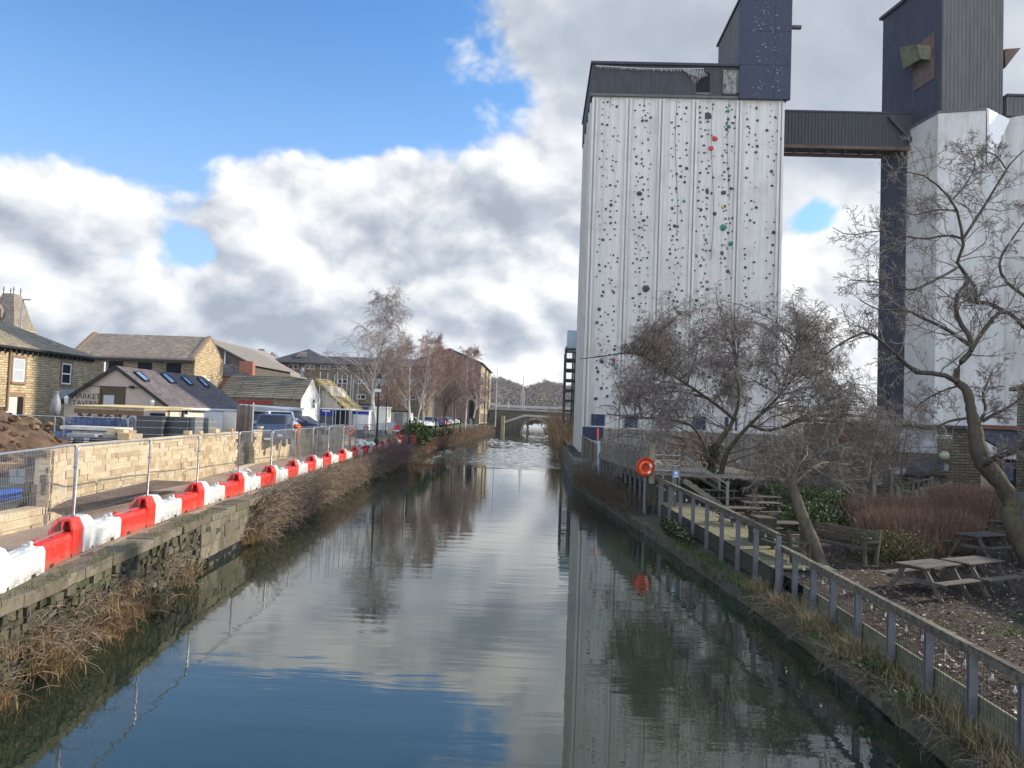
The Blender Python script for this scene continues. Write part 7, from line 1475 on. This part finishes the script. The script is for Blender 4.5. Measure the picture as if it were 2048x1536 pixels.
def crooked_tree():
    g = np.random.default_rng(55); r = empty('crooked_tree', (15.0, 23.9, 1.0), 'tall crooked mossy tree with open bare branches at the right edge', 'tree')
    T = [(2075, 1150), (2052, 1105), (2030, 1060), (2022, 1030), (2024, 1005), (2000, 965), (1968, 925), (1955, 890), (1950, 855), (1943, 825), (1934, 783), (1914, 764)]
    W_ = [.32, .29, .26, .27, .27, .25, .27, .23, .185, .16, .14, .11]; p = smooth_line(np.array([at(u, v, 23.9+.05*i) for i, (u, v) in enumerate(T)]), 60); rr = np.interp(np.linspace(0, 1, len(p)), np.linspace(0, 1, len(W_)), W_); rr = rr*(1+g.normal(0, .05, len(p))); m = MB(); m.tube(p, rr, 14); m.build('trunk', MK_trunk, r, smooth=True)
    Ls = [([(1914, 764), (1882, 748), (1825, 743), (1805, 718), (1785, 703), (1746, 669), (1731, 664), (1686, 684), (1650, 710)], .085, .02, 24.4, 22.8), ([(1912, 762), (1917, 731), (1941, 703), (1941, 676), (1919, 644), (1912, 617), (1914, 590), (1940, 560)], .10, .05, 24.4, 25.2), ([(1954, 606), (1944, 557), (1912, 537), (1924, 507), (1926, 478), (1914, 421), (1904, 401), (1870, 366), (1847, 351), (1815, 344), (1785, 335)], .07, .014, 25.5, 24), ([(1926, 478), (1968, 413), (2013, 339), (2030, 318), (2060, 290)], .05, .02, 25, 26), ([(1912, 537), (1880, 555), (1820, 580), (1760, 565), (1700, 560)], .05, .015, 25, 23.4), ([(1955, 849), (1971, 820), (1966, 790), (1974, 768), (1985, 740)], .06, .02, 24.4, 25), ([(1965, 842), (1990, 828), (2016, 815), (2050, 790)], .06, .025, 24.4, 24.2), ([(1939, 690), (1894, 659), (1837, 632), (1810, 619), (1760, 620), (1720, 600)], .07, .015, 24.6, 23.2), ([(1941, 703), (1964, 666), (2006, 622), (2048, 654), (2090, 700)], .07, .06, 24.6, 25.4), ([(2006, 622), (1975, 606), (1955, 606), (1935, 600)], .08, .05, 25.2, 25.3), ([(1962, 932), (1990, 916), (2020, 905), (2070, 880)], .10, .07, 24.1, 23), ([(2060, 600), (2010, 560), (2000, 520), (2030, 470), (2060, 430)], .06, .02, 25.5, 25.5), ([(1945, 835), (1900, 842), (1860, 858), (1810, 850), (1770, 860)], .045, .012, 24.4, 23.4), ([(1926, 770), (1890, 780), (1850, 800), (1820, 830)], .035, .012, 24.5, 24), ([(1926, 478), (1895, 470), (1850, 478), (1800, 470), (1755, 462), (1700, 470), (1665, 455)], .04, .01, 25, 24), ([(1904, 401), (1930, 370), (1950, 330), (1935, 290)], .03, .01, 25, 25.5), ([(1914, 421), (1870, 420), (1830, 430), (1800, 420)], .03, .01, 25, 24.5), ([(2013, 339), (1990, 310), (1950, 300), (1915, 305)], .025, .008, 25.5, 25)]
    P1, R1 = [], []; cr = MB()
    for l, a, b, ya, yb in Ls:
        q = smooth_line(np.array([at(u, v, ya+(yb-ya)*k/(len(l)-1)) for k, (u, v) in enumerate(l)]), 40); Lq = np.linalg.norm(np.diff(q, axis=0), axis=1).sum(); q = resample(q, Lq/11.01)[:12]; P1.append(q); R1.append(np.linspace(a, b, 12))
    P1, R1 = np.array(P1), np.array(R1); lm = MB(); tubes_np(lm, P1, R1, 8, .3); lm.build('limb', mat_bark('dark limb bark', (.05, .042, .034), (.085, .07, .055), (.12, .10, .08), .35), r, smooth=True)
    s, d, L, q = children(g, P1, R1, 21, (.5, 1.25), (.2, .45), .4, .12, 1, .02); L = np.clip(L, .6, 2.1); p2, r2 = sprout(g, s, d, L, np.clip(q, .010, .022), 8, .20, -.02); tubes_np(cr, p2, r2, 4)
    s, d, L, q = children(g, p2, r2, 9, (.5, 1.15), (.25, .6), .5, .2); p3, r3 = sprout(g, s, d, np.clip(L, .15, .9), np.clip(q, .008, .012), 5, .25, -.03, .6); tubes_np(cr, p3, r3, 3)
    s, d, L, q = children(g, p3, r3, 5, (.5, 1.2), (.2, .5), .7, .3); p4, r4 = sprout(g, s, d, np.clip(L, .06, .3), np.clip(q, .006, .008), 3, .3, -.05, .7); tubes_np(cr, p4, r4, 3); cr.build('crown', MK_grey, r)
crooked_tree()
def birch(name, lab, base, H, Wd, seed, bark, twig, weep, nst=1, n1=26, n2=9, n3=6, lean=0.0, cat='tree', group=None, tr=.17, tw=.022):
    g = np.random.default_rng(seed); base = np.array(base, float); r = empty(name, base, lab, cat, group); m = MB(); T = []
    for k in range(nst):
        a = g.uniform(0, 6.28); sp = 0 if nst == 1 else .16*H; top = base+np.array([math.cos(a)*sp+lean*H, math.sin(a)*sp, H*g.uniform(.86, 1) if k else H*.97]); q = smooth_line([base-np.array([0, 0, .4]), base*.66+top*.34+g.normal(0, .03*H, 3)*np.array([1, 1, 0]), base*.3+top*.7+g.normal(0, .02*H, 3)*np.array([1, 1, 0]), top], 21)
        q = resample(q, np.linalg.norm(np.diff(q, axis=0), axis=1).sum()/15.01)[:16]; m.tube(q, np.linspace(tr*(1 if nst == 1 else .7), .012, 16), 8); T.append(q)
    m.build('trunk', bark, r, smooth=True); T = np.array(T); RT = np.repeat(np.linspace(tr, .02, 16)[None], len(T), 0)
    s, d, L, q = children(g, T, RT, n1//nst, (.45, .85), (.3, .3), .42, .22, .97, .15); rel = (s[:, 2]-base[2])/H; L = Wd*g.uniform(.45, 1, len(s))*np.clip(1.25-rel*.95, .25, 1.0)
    lb = MB(); p1, r1 = sprout(g, s, d, L, np.clip(q, .015, .07), 7, .12, weep*.35); tubes_np(lb, p1, r1, 5); lb.build('branches', bark, r)
    cr = MB(); s, d, L, q = children(g, p1, r1, n2, (.35, .9), (.3, .6), .45, .2); p2, r2 = sprout(g, s, d, np.clip(L, .4, 2.6), np.clip(q, .6*tw, 1.1*tw), 6, .16, weep*.8, .6); tubes_np(cr, p2, r2, 3)
    s, d, L, q = children(g, p2, r2, n3, (.25, .8), (.35, .8), .55, .2); p3, r3 = sprout(g, s, d, np.clip(L, .4, 1.7), np.full(len(q), .62*tw), 5, .16, weep*1.5, .7); tubes_np(cr, p3, r3, 3); cr.build('crown', twig, r); return r
birch('silver_birch', 'tallest silver birch with drooping twigs and a white trunk', (-18.2, 87, 3.0), 15.8, 8.2, 5, MK_birch, MK_btwig, .28, 1, 60, 14, 9, tw=.014)
rows = [(826, 868, 92, 658, 2.6, 3, 'multi stemmed white birch beside the dark green bush'), (849, 862, 98, 668, 3.2, 1, 'white trunked birch just right of the multi stemmed one'), (889, 862, 112, 700, 3.6, 1, 'brown trunked leaning tree in the canal row'), (866, 860, 106, 672, 3.0, 1, 'slim birch in the middle of the canal row'), (930, 852, 138, 698, 3.6, 1, 'pale trunked birch before the mill wall'), (942, 850, 152, 700, 3.8, 1, 'last birch of the row by the mill corner'), (908, 855, 124, 706, 3.4, 1, 'dense red twigged tree against the mill gable'), (796, 866, 100, 690, 3.0, 1, 'red twigged tree close behind the tallest birch'), (776, 862, 108, 700, 3.4, 1, 'thin tree in front of the brown flats')]
for i, (u, v, Y, vt, wd, ns, lab) in enumerate(rows):
    b = at(u, v, Y); t = at(u, vt, Y); b[2] = max(b[2], zl(Y)-.2) if False else b[2]; birch('birch_tree', lab, (b[0], Y, b[2]-.2), t[2]-b[2], wd*1.55, 200+i, MK_birch if i not in (2, 6, 7, 8) else mat_bark('brown bark %d' % i, (.12, .085, .06), (.17, .12, .085), (.22, .16, .12)), MK_red, .02, ns, 48, 12, 8, .03 if i == 2 else 0, group='row of trees along the parking', tr=.16, tw=.0155*Y/100)
# ---- scrub along the banks
def scrub(name, lab, n, fy, fx, fz, L, out, mat, seed, grav=.12, sub=3, r0=(.005, .012), wig=.16, kind='stuff', up=(.4, 1.2), P=6):
    g = np.random.default_rng(seed); y = fy(g, n); s = np.stack([fx(g, y), y, fz(g, y)], 1); d = np.stack([out*g.uniform(.1, 1.0, n), g.normal(0, .55, n), g.uniform(*up, n)], 1)
    LL = g.uniform(*L, n); m = MB(); p, rr = sprout(g, s, d, LL, g.uniform(*r0, n), P, wig, grav); tubes_np(m, p, rr, 3)
    if sub: s, d, l2, q = children(g, p, rr, sub, (.4, 1.0), (.3, .6), .7, .25); p2, r2 = sprout(g, s, d, np.clip(l2, .12, .8), np.clip(q, .003, .007), 4, .2, grav*.7); tubes_np(m, p2, r2, 3)
    o = m.build(name, mat); o['kind'] = kind
    if lab: o['label'] = lab
    return o
def dens(pts):   # sample y from a piecewise density
    ys = np.array([p[0] for p in pts], float); w = np.array([p[1] for p in pts], float); yy = np.linspace(ys[0], ys[-1], 800); ww = np.interp(yy, ys, w); c = np.cumsum(ww); c /= c[-1]
    return lambda g, n: np.interp(g.random(n), c, yy)
XL = lambda g, y: np.interp(y, EDGE_L[:, 1], EDGE_L[:, 0])+g.uniform(-.1, .45, len(y))
scrub('bank_scrub', 'tangled pale dead stems hanging over the canal wall', 5200, dens([(27.8, .9), (30, 1.3), (36, 1.0), (42, 1.2), (50, 1.2), (62, 1.1), (80, .6)]), XL, lambda g, y: g.uniform(.0, 1.55, len(y))*np.clip((y-26)/3, .5, 1), (.45, 1.25), .9, MK_scrub, 301, .22, 3, (.008, .016))
scrub('bank_scrub', 'reddish stems lining the far canal bank', 4200, dens([(76, .5), (90, 1.2), (120, 1.1), (160, 1), (205, .8)]), lambda g, y: XL(g, y)+g.uniform(-.5, .6, len(y)), lambda g, y: g.uniform(.05, .85, len(y))*np.interp(y, EDGE_L[:, 1], EDGE_L[:, 2]), (.4, 1.15), .6, MK_scrubr, 302, .10, 3, (.012, .024))
scrub('willow_scrub', 'tall purplish stems leaning from the wall over the water', 620, dens([(58, .4), (66, 1), (78, .8)]), XL, lambda g, y: g.uniform(.1, 1.3, len(y)), (1.4, 2.9), .9, mat_bark('purple stems', (.10, .055, .05), (.16, .09, .085), (.25, .17, .14)), 303, .03, 5, (.008, .016))
scrub('bank_scrub', 'fallen brown bramble stems on the near canal wall', 620, dens([(8, 1), (14, 1), (19, .8), (22, .35)]), XL, lambda g, y: g.uniform(-.05, 1.0, len(y)), (.3, 1.0), .8, MK_scrub, 304, .25, 3)
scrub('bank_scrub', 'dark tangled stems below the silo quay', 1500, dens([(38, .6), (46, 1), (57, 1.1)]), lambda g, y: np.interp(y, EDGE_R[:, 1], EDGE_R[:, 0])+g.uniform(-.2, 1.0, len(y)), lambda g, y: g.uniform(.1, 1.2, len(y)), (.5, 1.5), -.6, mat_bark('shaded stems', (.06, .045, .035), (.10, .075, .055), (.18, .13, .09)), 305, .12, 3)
scrub('waterside_willow', 'tall brown stems crowding the bank beyond the silo', 900, dens([(86, 1), (100, 1), (130, .9), (205, .8)]), lambda g, y: np.interp(y, EDGE_R[:, 1], EDGE_R[:, 0])+g.uniform(-1.2, 1.6, len(y)), lambda g, y: g.uniform(.2, 1.5, len(y)), (2.0, 6.2), -.25, mat_bark('olive brown stems', (.12, .08, .045), (.20, .14, .075), (.28, .21, .12)), 306, .02, 7, (.014, .035), .13, 'stuff', (.9, 2.2), 7)
def rbank(name, lab, n, y0, y1, mat, seed, L=(.3, .9), blade=False):
    g = np.random.default_rng(seed); y = g.uniform(y0, y1, n); x = np.interp(y, EDGE_R[:, 1], EDGE_R[:, 0])+g.uniform(-.05, .5, n)*np.clip((y-4)/10, .6, 1); z = np.full(n, .42)
    return np.stack([x, y, z], 1), g
s, g = rbank('', '', 700, 7, 21, None, 401); m = MB(); d = np.stack([g.normal(-.5, .5, 700), g.normal(0, .7, 700), g.uniform(.1, .9, 700)], 1); p, rr = sprout(g, s, d, g.uniform(.25, .95, 700), g.uniform(.003, .008, 700), 6, .22, .2); tubes_np(m, p, rr, 3); c = children(g, p, rr, 2, (.4, 1), (.3, .6), .7); p2, r2 = sprout(g, c[0], c[1], np.clip(c[2], .1, .5), np.clip(c[3], .002, .005), 4, .2, .15); tubes_np(m, p2, r2, 3); o = stuffo(m.build('dead_stems', MK_scrub)); o['label'] = 'dead brown stems on the ledge below the low fence'
# mossy stone face of the right bank
r = empty('bank_wall', (6.5, 15, 0), 'low mossy stone bank wall along the water below the fence', 'quay wall'); m = MB(); stone_wall(m, arc(EDGE_R, .3, 4, 57), -.3, .43, (.10, .20), (.22, .7), .3, -1, .025, .02, seed=14, rough=.02); m.build('stone_face', m_stone('mossy bank stones', (.05, .048, .03), (.095, .09, .055), (.16, .145, .10), 9, moss=.95, stain=.8), r)
# grasses in tufts
def tufts(name, lab, pts, mat, seed, nb=70, h=(.15, .5), spread=.16, lean=(0, 0, 0), w=.006):
    g = np.random.default_rng(seed); m = MB()
    for p in pts: b = np.array(p)+g.normal(0, spread, (nb, 3))*np.array([1, 1, .15]); blades(m, g, b, g.uniform(*h, nb), np.array(lean), w)
    o = stuffo(m.build(name, mat)); o['label'] = lab; return o
g = np.random.default_rng(402); yy = g.uniform(7, 22, 95); tufts('dry_grass', 'dry tan grass tufts on the ledge below the low fence', [(float(np.interp(y, EDGE_R[:, 1], EDGE_R[:, 0]))+g.uniform(.05, .5), y, .44+g.uniform(0, .1)) for y in yy if g.random() < .75], ML_dry, 403, 80, (.12, .45), .15, (-.25, 0, 0), .005)
yy = g.uniform(7, 30, 80); tufts('ledge_grass', 'green grass tufts on the mossy ledge', [(float(np.interp(y, EDGE_R[:, 1], EDGE_R[:, 0]))+g.uniform(.02, .45), y, .42) for y in yy], ML_green, 404, 60, (.08, .28), .15, (-.2, 0, 0), .005)
yy = np.r_[g.uniform(8, 18.0, 62), g.uniform(18.0, 22, 8)]; tufts('dry_grass', 'rust tan grass drooping to the water under the near wall', [(float(np.interp(y, EDGE_L[:, 1], EDGE_L[:, 0]))+g.uniform(0, .35), y, g.uniform(-.05, .25)+(.5 if g.random() < .22 else 0)) for y in yy], mat_leafy('rusty grass', [(0, (.13, .07, .035)), (.5, (.26, .15, .07)), (.85, (.38, .26, .13)), (1, (.10, .13, .04))]), 405, 95, (.2, .6), .18, (.5, 0, -.35), .005)
tufts('dry_grass', 'rust tan grass clump at the culvert mouth', [(xl(y)+.12, y, .1) for y in (27.6, 28.0, 28.4, 28.9, 29.4)], MATS['rusty grass'], 406, 130, (.25, .7), .2, (.5, 0, -.2), .006)
yy = g.uniform(9, 26, 60); tufts('wall_grass', 'pale green grass sprouting from the coping edge', [(xl(y)+.02-g.uniform(0, .25), y, 1.55) for y in yy], mat_leafy('pale wall grass', [(0, (.06, .075, .025)), (.6, (.12, .14, .05)), (1, (.25, .21, .11))]), 407, 26, (.06, .28), .1, (.2, 0, 0), .004)
yy = g.uniform(48, 110, 260); tufts('verge_grass', 'short grass on the towpath verge', [(xl(y)-.3-g.uniform(0, 2.2), y, zl(y)) for y in yy], ML_green, 408, 40, (.06, .2), .35, (0, 0, 0), .012)
def fern(name, lab, c, seed, n=26, s=.12, mat=None, spread=.28, cat='plant'):
    g = np.random.default_rng(seed); m = MB(); p = np.array(c)+g.normal(0, spread, (n*14, 3))*np.array([1, 1, .5]); leaves(m, p, g.uniform(s*.5, s*1.2, n*14), None, g); d = g.normal(0, .6, (n, 3)); d[:, 2] = np.abs(d[:, 2])+.3; st, rr = sprout(g, np.repeat([c], n, 0)-np.array([0, 0, spread*.4]), d, np.full(n, spread*1.8), np.full(n, .006), 4, .15, .15); tubes_np(m, st, rr, 3); rt = empty(name, c, lab, cat); m.build('foliage', mat or ML_ivy, rt)  # leaves and stems together in one mesh
p = gz(272, 1205, .15); fern('water_fern', 'dark green fern at the foot of the near canal wall', p+np.array([0, 0, .1]), 1, 30, .09); p = gz(50, 1325, .3); fern('wall_weed', 'bright green weed low on the near canal wall', p, 2, 18, .07, ML_shrub, .2); p = gz(120, 1170, 1.3); fern('wall_weed', 'yellow green weed under the coping beside the white barrier', p, 3, 14, .06, ML_olive, .2); p = gz(1755, 1335, .6); fern('ledge_weed', 'leafy green weed at a post foot below the low fence', p, 4, 16, .06, ML_shrub, .18); p = gz(1745+85, 1395, .6); fern('ledge_weed', 'small green weed among dry grass on the ledge', p, 5, 12, .05, ML_shrub, .16)
# ivy hanging on the deck edge, dark evergreen by the far verge
def leafmass(name, lab, c, ext, n, mat, seed, s=(.05, .1), cat='shrub', stems=0, smat=None, top=False, group=None):
    """clipped or rounded leafy shrub: stems inside, leaves spread through the volume with an uneven edge"""
    g = np.random.default_rng(seed); c = np.array(c, float); ext = np.array(ext, float); r = empty(name, c-np.array([0, 0, ext[2]]), lab, cat, group); d = _unit(g.normal(0, 1, (n, 3))); ph = g.uniform(0, 6.28, (6, 3)); lump = 1+.13*sum(np.sin((d*(2.2+q*.9)).sum(1)*1.8+ph[q, 0]+d[:, q % 3]*3) for q in range(6))/2
    if top: d = np.clip(d*1.5, -1, 1)
    p = c+d*ext*lump[:, None]*(g.random((n, 1))**.28); m = MB(); leaves(m, p, g.uniform(*s, n), None, g); m.build('foliage', mat, r)
    k = stems or 26; st = np.repeat([c-np.array([0, 0, ext[2]])], k, 0)+g.normal(0, .25, (k, 3))*ext*np.array([1, 1, 0]); dd = g.normal(0, .45, (k, 3)); dd[:, 2] = 1; q, rr = sprout(g, st, dd, np.full(k, ext[2]*1.7), np.full(k, .012), 5, .12, 0); m = MB(); tubes_np(m, q, rr, 3); m.build('stem', smat or MK_hedge, r)
p = at(832, 858, 84); leafmass('evergreen_bush', 'rounded dark green bush on the verge before the white birch', (p[0], 84, 2.75), (1.7, 1.4, 1.35), 2600, ML_shrub, 11, (.09, .19))
for i, (u, Y, w) in enumerate([(866, 92, .8), (884, 98, .7), (856, 88, .6), (896, 106, .8)]): p = at(u, 856, Y); leafmass('verge_shrub', ['low', 'pale', 'small', 'yellowish'][i]+' green shrub on the verge by the bollards, '+ordn[i]+' seen', (p[0], Y, 2.7), (w, .7, .5), 420, ML_olive if i % 2 else ML_shrub, 20+i, (.07, .15), group='low shrubs on the verge')
leafmass('clipped_hedge', 'clipped square green hedge behind the leaning trunk', (12.4, 37.2, 1.62), (1.35, .7, .62), 6000, ML_shrub, 31, (.028, .055), 'hedge', top=True)
leafmass('laurel_shrub', 'glossy green shrub at the foot of the leaning tree', (10.6, 30.0, 1.5), (1.2, .9, .62), 2800, ML_shrub, 32, (.04, .08)); leafmass('laurel_shrub', 'glossy green shrub against the left end of the brown hedge', (12.1, 31.5, 1.75), (.9, .8, .85), 2600, ML_shrub, 33, (.04, .08))
leafmass('heather_shrub', 'low olive shrub in front of the brown hedge', (10.9, 24.2, 1.42), (1.35, .75, .55), 3600, ML_olive, 34, (.025, .055)); leafmass('red_shrub', 'low reddish shrub between the bench and the brown hedge', (10.6, 28.0, 1.3), (.6, .6, .35), 900, mat_leafy('red leaves', [(0, (.07, .02, .016)), (.6, (.17, .05, .035)), (1, (.28, .12, .08))]), 35, (.03, .06))
leafmass('ivy_curtain', 'dark ivy hanging over the deck edge above the water', (5.75, 31.5, .62), (.35, 3.0, .38), 2600, ML_ivy, 36, (.04, .08), 'ivy'); leafmass('ivy_curtain', 'dark ivy bush under the terrace balustrade', (4.95, 44.5, .95), (.5, 1.3, .75), 1500, ML_ivy, 37, (.06, .11), 'ivy')
leafmass('copper_hedge', 'copper brown beech hedge behind the rope rail steps', (9.6, 47.0, 2.9), (2.2, 1.2, 1.5), 3600, mat_leafy('copper leaves', [(0, (.10, .05, .03)), (.5, (.20, .105, .06)), (1, (.32, .20, .12))]), 38, (.04, .08), 'hedge'); leafmass('dark_bush', 'dark bush at the foot of the parasol by the tavern', (-24.8, 42.6, 3.5), (1.9, 1.0, .75), 1300, mat_leafy('dark winter leaves', [(0, (.02, .018, .016)), (.6, (.05, .045, .04)), (1, (.10, .09, .07))]), 39, (.06, .12))
def hedge(lab, c, ext, n, seed, rz=0.0, taper=.15):
    g = np.random.default_rng(seed); r = empty('brown_hedge', (*c[:2], ZG), lab, 'hedge', 'clipped brown hedges'); ext = np.array(ext); m = MB(); s = np.stack([g.uniform(-1, 1, n)*ext[0]*(1-taper), g.uniform(-1, 1, n)*ext[1]*(1-taper), np.zeros(n)], 1); d = np.stack([s[:, 0]/ext[0]*.16+g.normal(0, .12, n), s[:, 1]/ext[1]*.16+g.normal(0, .12, n), np.ones(n)], 1)
    H = 2*ext[2]*(g.uniform(.82, 1.0, n))*(1-.25*np.clip((np.abs(s[:, 0])/ext[0])**6+(np.abs(s[:, 1])/ext[1])**6, 0, 1)); ca, sa = math.cos(rz), math.sin(rz); Rm = np.array([[ca, sa, 0], [-sa, ca, 0], [0, 0, 1]]); s = s@Rm+np.array([c[0], c[1], ZG]); d = d@Rm
    p, rr = sprout(g, s, d, H, np.full(n, .009), 6, .07, 0, .5); tubes_np(m, p, rr, 3, g.uniform(.5, 1, n)); q = children(g, p, rr, 8, (.3, .9), (.14, .34), .7, .35, 1, .15); p2, r2 = sprout(g, q[0], q[1], np.clip(q[2], .1, .42), np.full(len(q[0]), .0042), 4, .18, 0); tubes_np(m, p2, r2, 3); q = children(g, p2, r2, 2, (.4, 1), (.3, .6), .8, .3); p3, r3 = sprout(g, q[0], q[1], np.clip(q[2], .05, .16), np.full(len(q[0]), .0036), 3, .2, 0); tubes_np(m, p3, r3, 3, g.uniform(0, .6, len(q[0]))); m.build('twigs', MK_hedge, r)
hedge('rectangular clipped brown hedge behind the olive shrub', (12.9, 26.6), (2.2, .85, .72), 900, 501, .35); hedge('brown hedge row running back towards the annex', (14.4, 31.0), (2.4, .9, .75), 650, 502, .25); hedge('rounded taller brown hedge nearest the picket rails', (17.2, 31.6), (1.5, 1.2, .98), 650, 503, .2, .3)
# leaf litter on the bark
g = np.random.default_rng(601); N = 26000; y = 9+28*g.random(N)**1.7; x = 6.95+g.random(N)*np.clip(y*.62, 4, 14); c = np.stack([x, y, np.full(N, 1.045)+g.uniform(0, .03, N)], 1); m = MB(); leaves(m, c, g.uniform(.02, .055, N), None, g, .7); o = stuffo(m.build('leaf_litter', ML_litter)); o['label'] = 'brown leaf litter and bark chips on the garden'
g = np.random.default_rng(602); tufts('garden_grass', 'green grass patches by the picnic tables', [(9.2+g.normal(0, 1.4), 16.2+g.normal(0, 1.3), 1.03) for _ in range(46)], ML_green, 603, 40, (.03, .11), .15, (0, 0, 0), .006)
# ---- walkers at the far end of the towpath
def person(p, lab, coat, legs, rz, H=1.72, stride=.16):
    r = empty('person', p, lab, 'person', rz=rz); V = [(0, 0, .93), (0, 0, 1.15), (0, .01, 1.38), (0, .02, 1.50), (.19, .01, 1.42), (.25, .03, 1.15), (.22, -.10, .93), (-.19, .01, 1.42), (-.25, -.05, 1.15), (-.23, -.16, .95), (.10, 0, .88), (.11, -stride*.6, .48), (.11, -stride, .07), (.11, -stride-.14, .03), (-.10, 0, .88), (-.11, stride*.4, .48), (-.11, stride, .08), (-.11, stride-.14, .03)]
    E = [(0, 1), (1, 2), (2, 3), (2, 4), (4, 5), (5, 6), (2, 7), (7, 8), (8, 9), (0, 10), (10, 11), (11, 12), (12, 13), (0, 14), (14, 15), (15, 16), (16, 17)]; rad = [.15, .145, .16, .06, .07, .055, .04, .07, .055, .04, .095, .07, .05, .045, .095, .07, .05, .045]
    me = bpy.data.meshes.new('body'); me.from_pydata([(a, b, c*H/1.72) for a, b, c in V], E, []); o = bpy.data.objects.new('body', me); COL.objects.link(o); o.parent = r; md = o.modifiers.new('skin', 'SKIN'); sv = me.skin_vertices[0].data
    for i, q in enumerate(rad): sv[i].radius = (q, q*.8)
    sv[0].use_root = True; o.modifiers.new('sub', 'SUBSURF').levels = 1; o.modifiers['sub'].render_levels = 1; me.materials.append(m_plain('coat %s' % lab[:9], coat, .9, .2, 5))
    m = MB(); m.blob((0, 0, 1.62*H/1.72), (.085, .10, .12), amp=.02, k=10, m=8); m.blob((0, -.10, 1.61*H/1.72), (.015, .02, .02), amp=0, k=6, m=4); m.build('head', m_plain('skin %s' % lab[:9], (.42, .27, .2), .6, .1, 5), r, local=True, smooth=True); m = MB(); m.blob((0, .02, 1.66*H/1.72), (.095, .105, .10), amp=.05, k=10, m=6); m.build('hair', m_plain('hair %s' % lab[:9], (.03, .022, .018), .8, .2, 5), r, local=True)
p = at(946, 851, 150); person((p[0], 150, p[2]-.05), 'distant walker in a black coat on the towpath by the mill', (.02, .02, .024), (.02, .02, .03), .2); p = at(940, 852, 146); person((p[0], 146, p[2]-.05), 'distant walker in a grey top beside the black coated one', (.30, .30, .33), (.04, .04, .05), -.1, 1.6)
# ------------------------------------------------------------------ thin winter haze
m = bpy.data.materials.new('thin haze'); m.use_nodes = True; nt = m.node_tree; nt.nodes.remove(nt.nodes['Principled BSDF']); v = nt.nodes.new('ShaderNodeVolumePrincipled'); v.inputs['Color'].default_value = (.80, .86, .95, 1); v.inputs['Density'].default_value = .0001; v.inputs['Anisotropy'].default_value = .2
nt.links.new(v.outputs[0], nt.nodes['Material Output'].inputs['Volume'])
mb = MB(); mb.span((-1800, -60, -2), (1800, 1600, 115)); o = mb.build('haze', m); o['kind'] = 'stuff'; o['label'] = 'thin pale haze in the air over the valley'
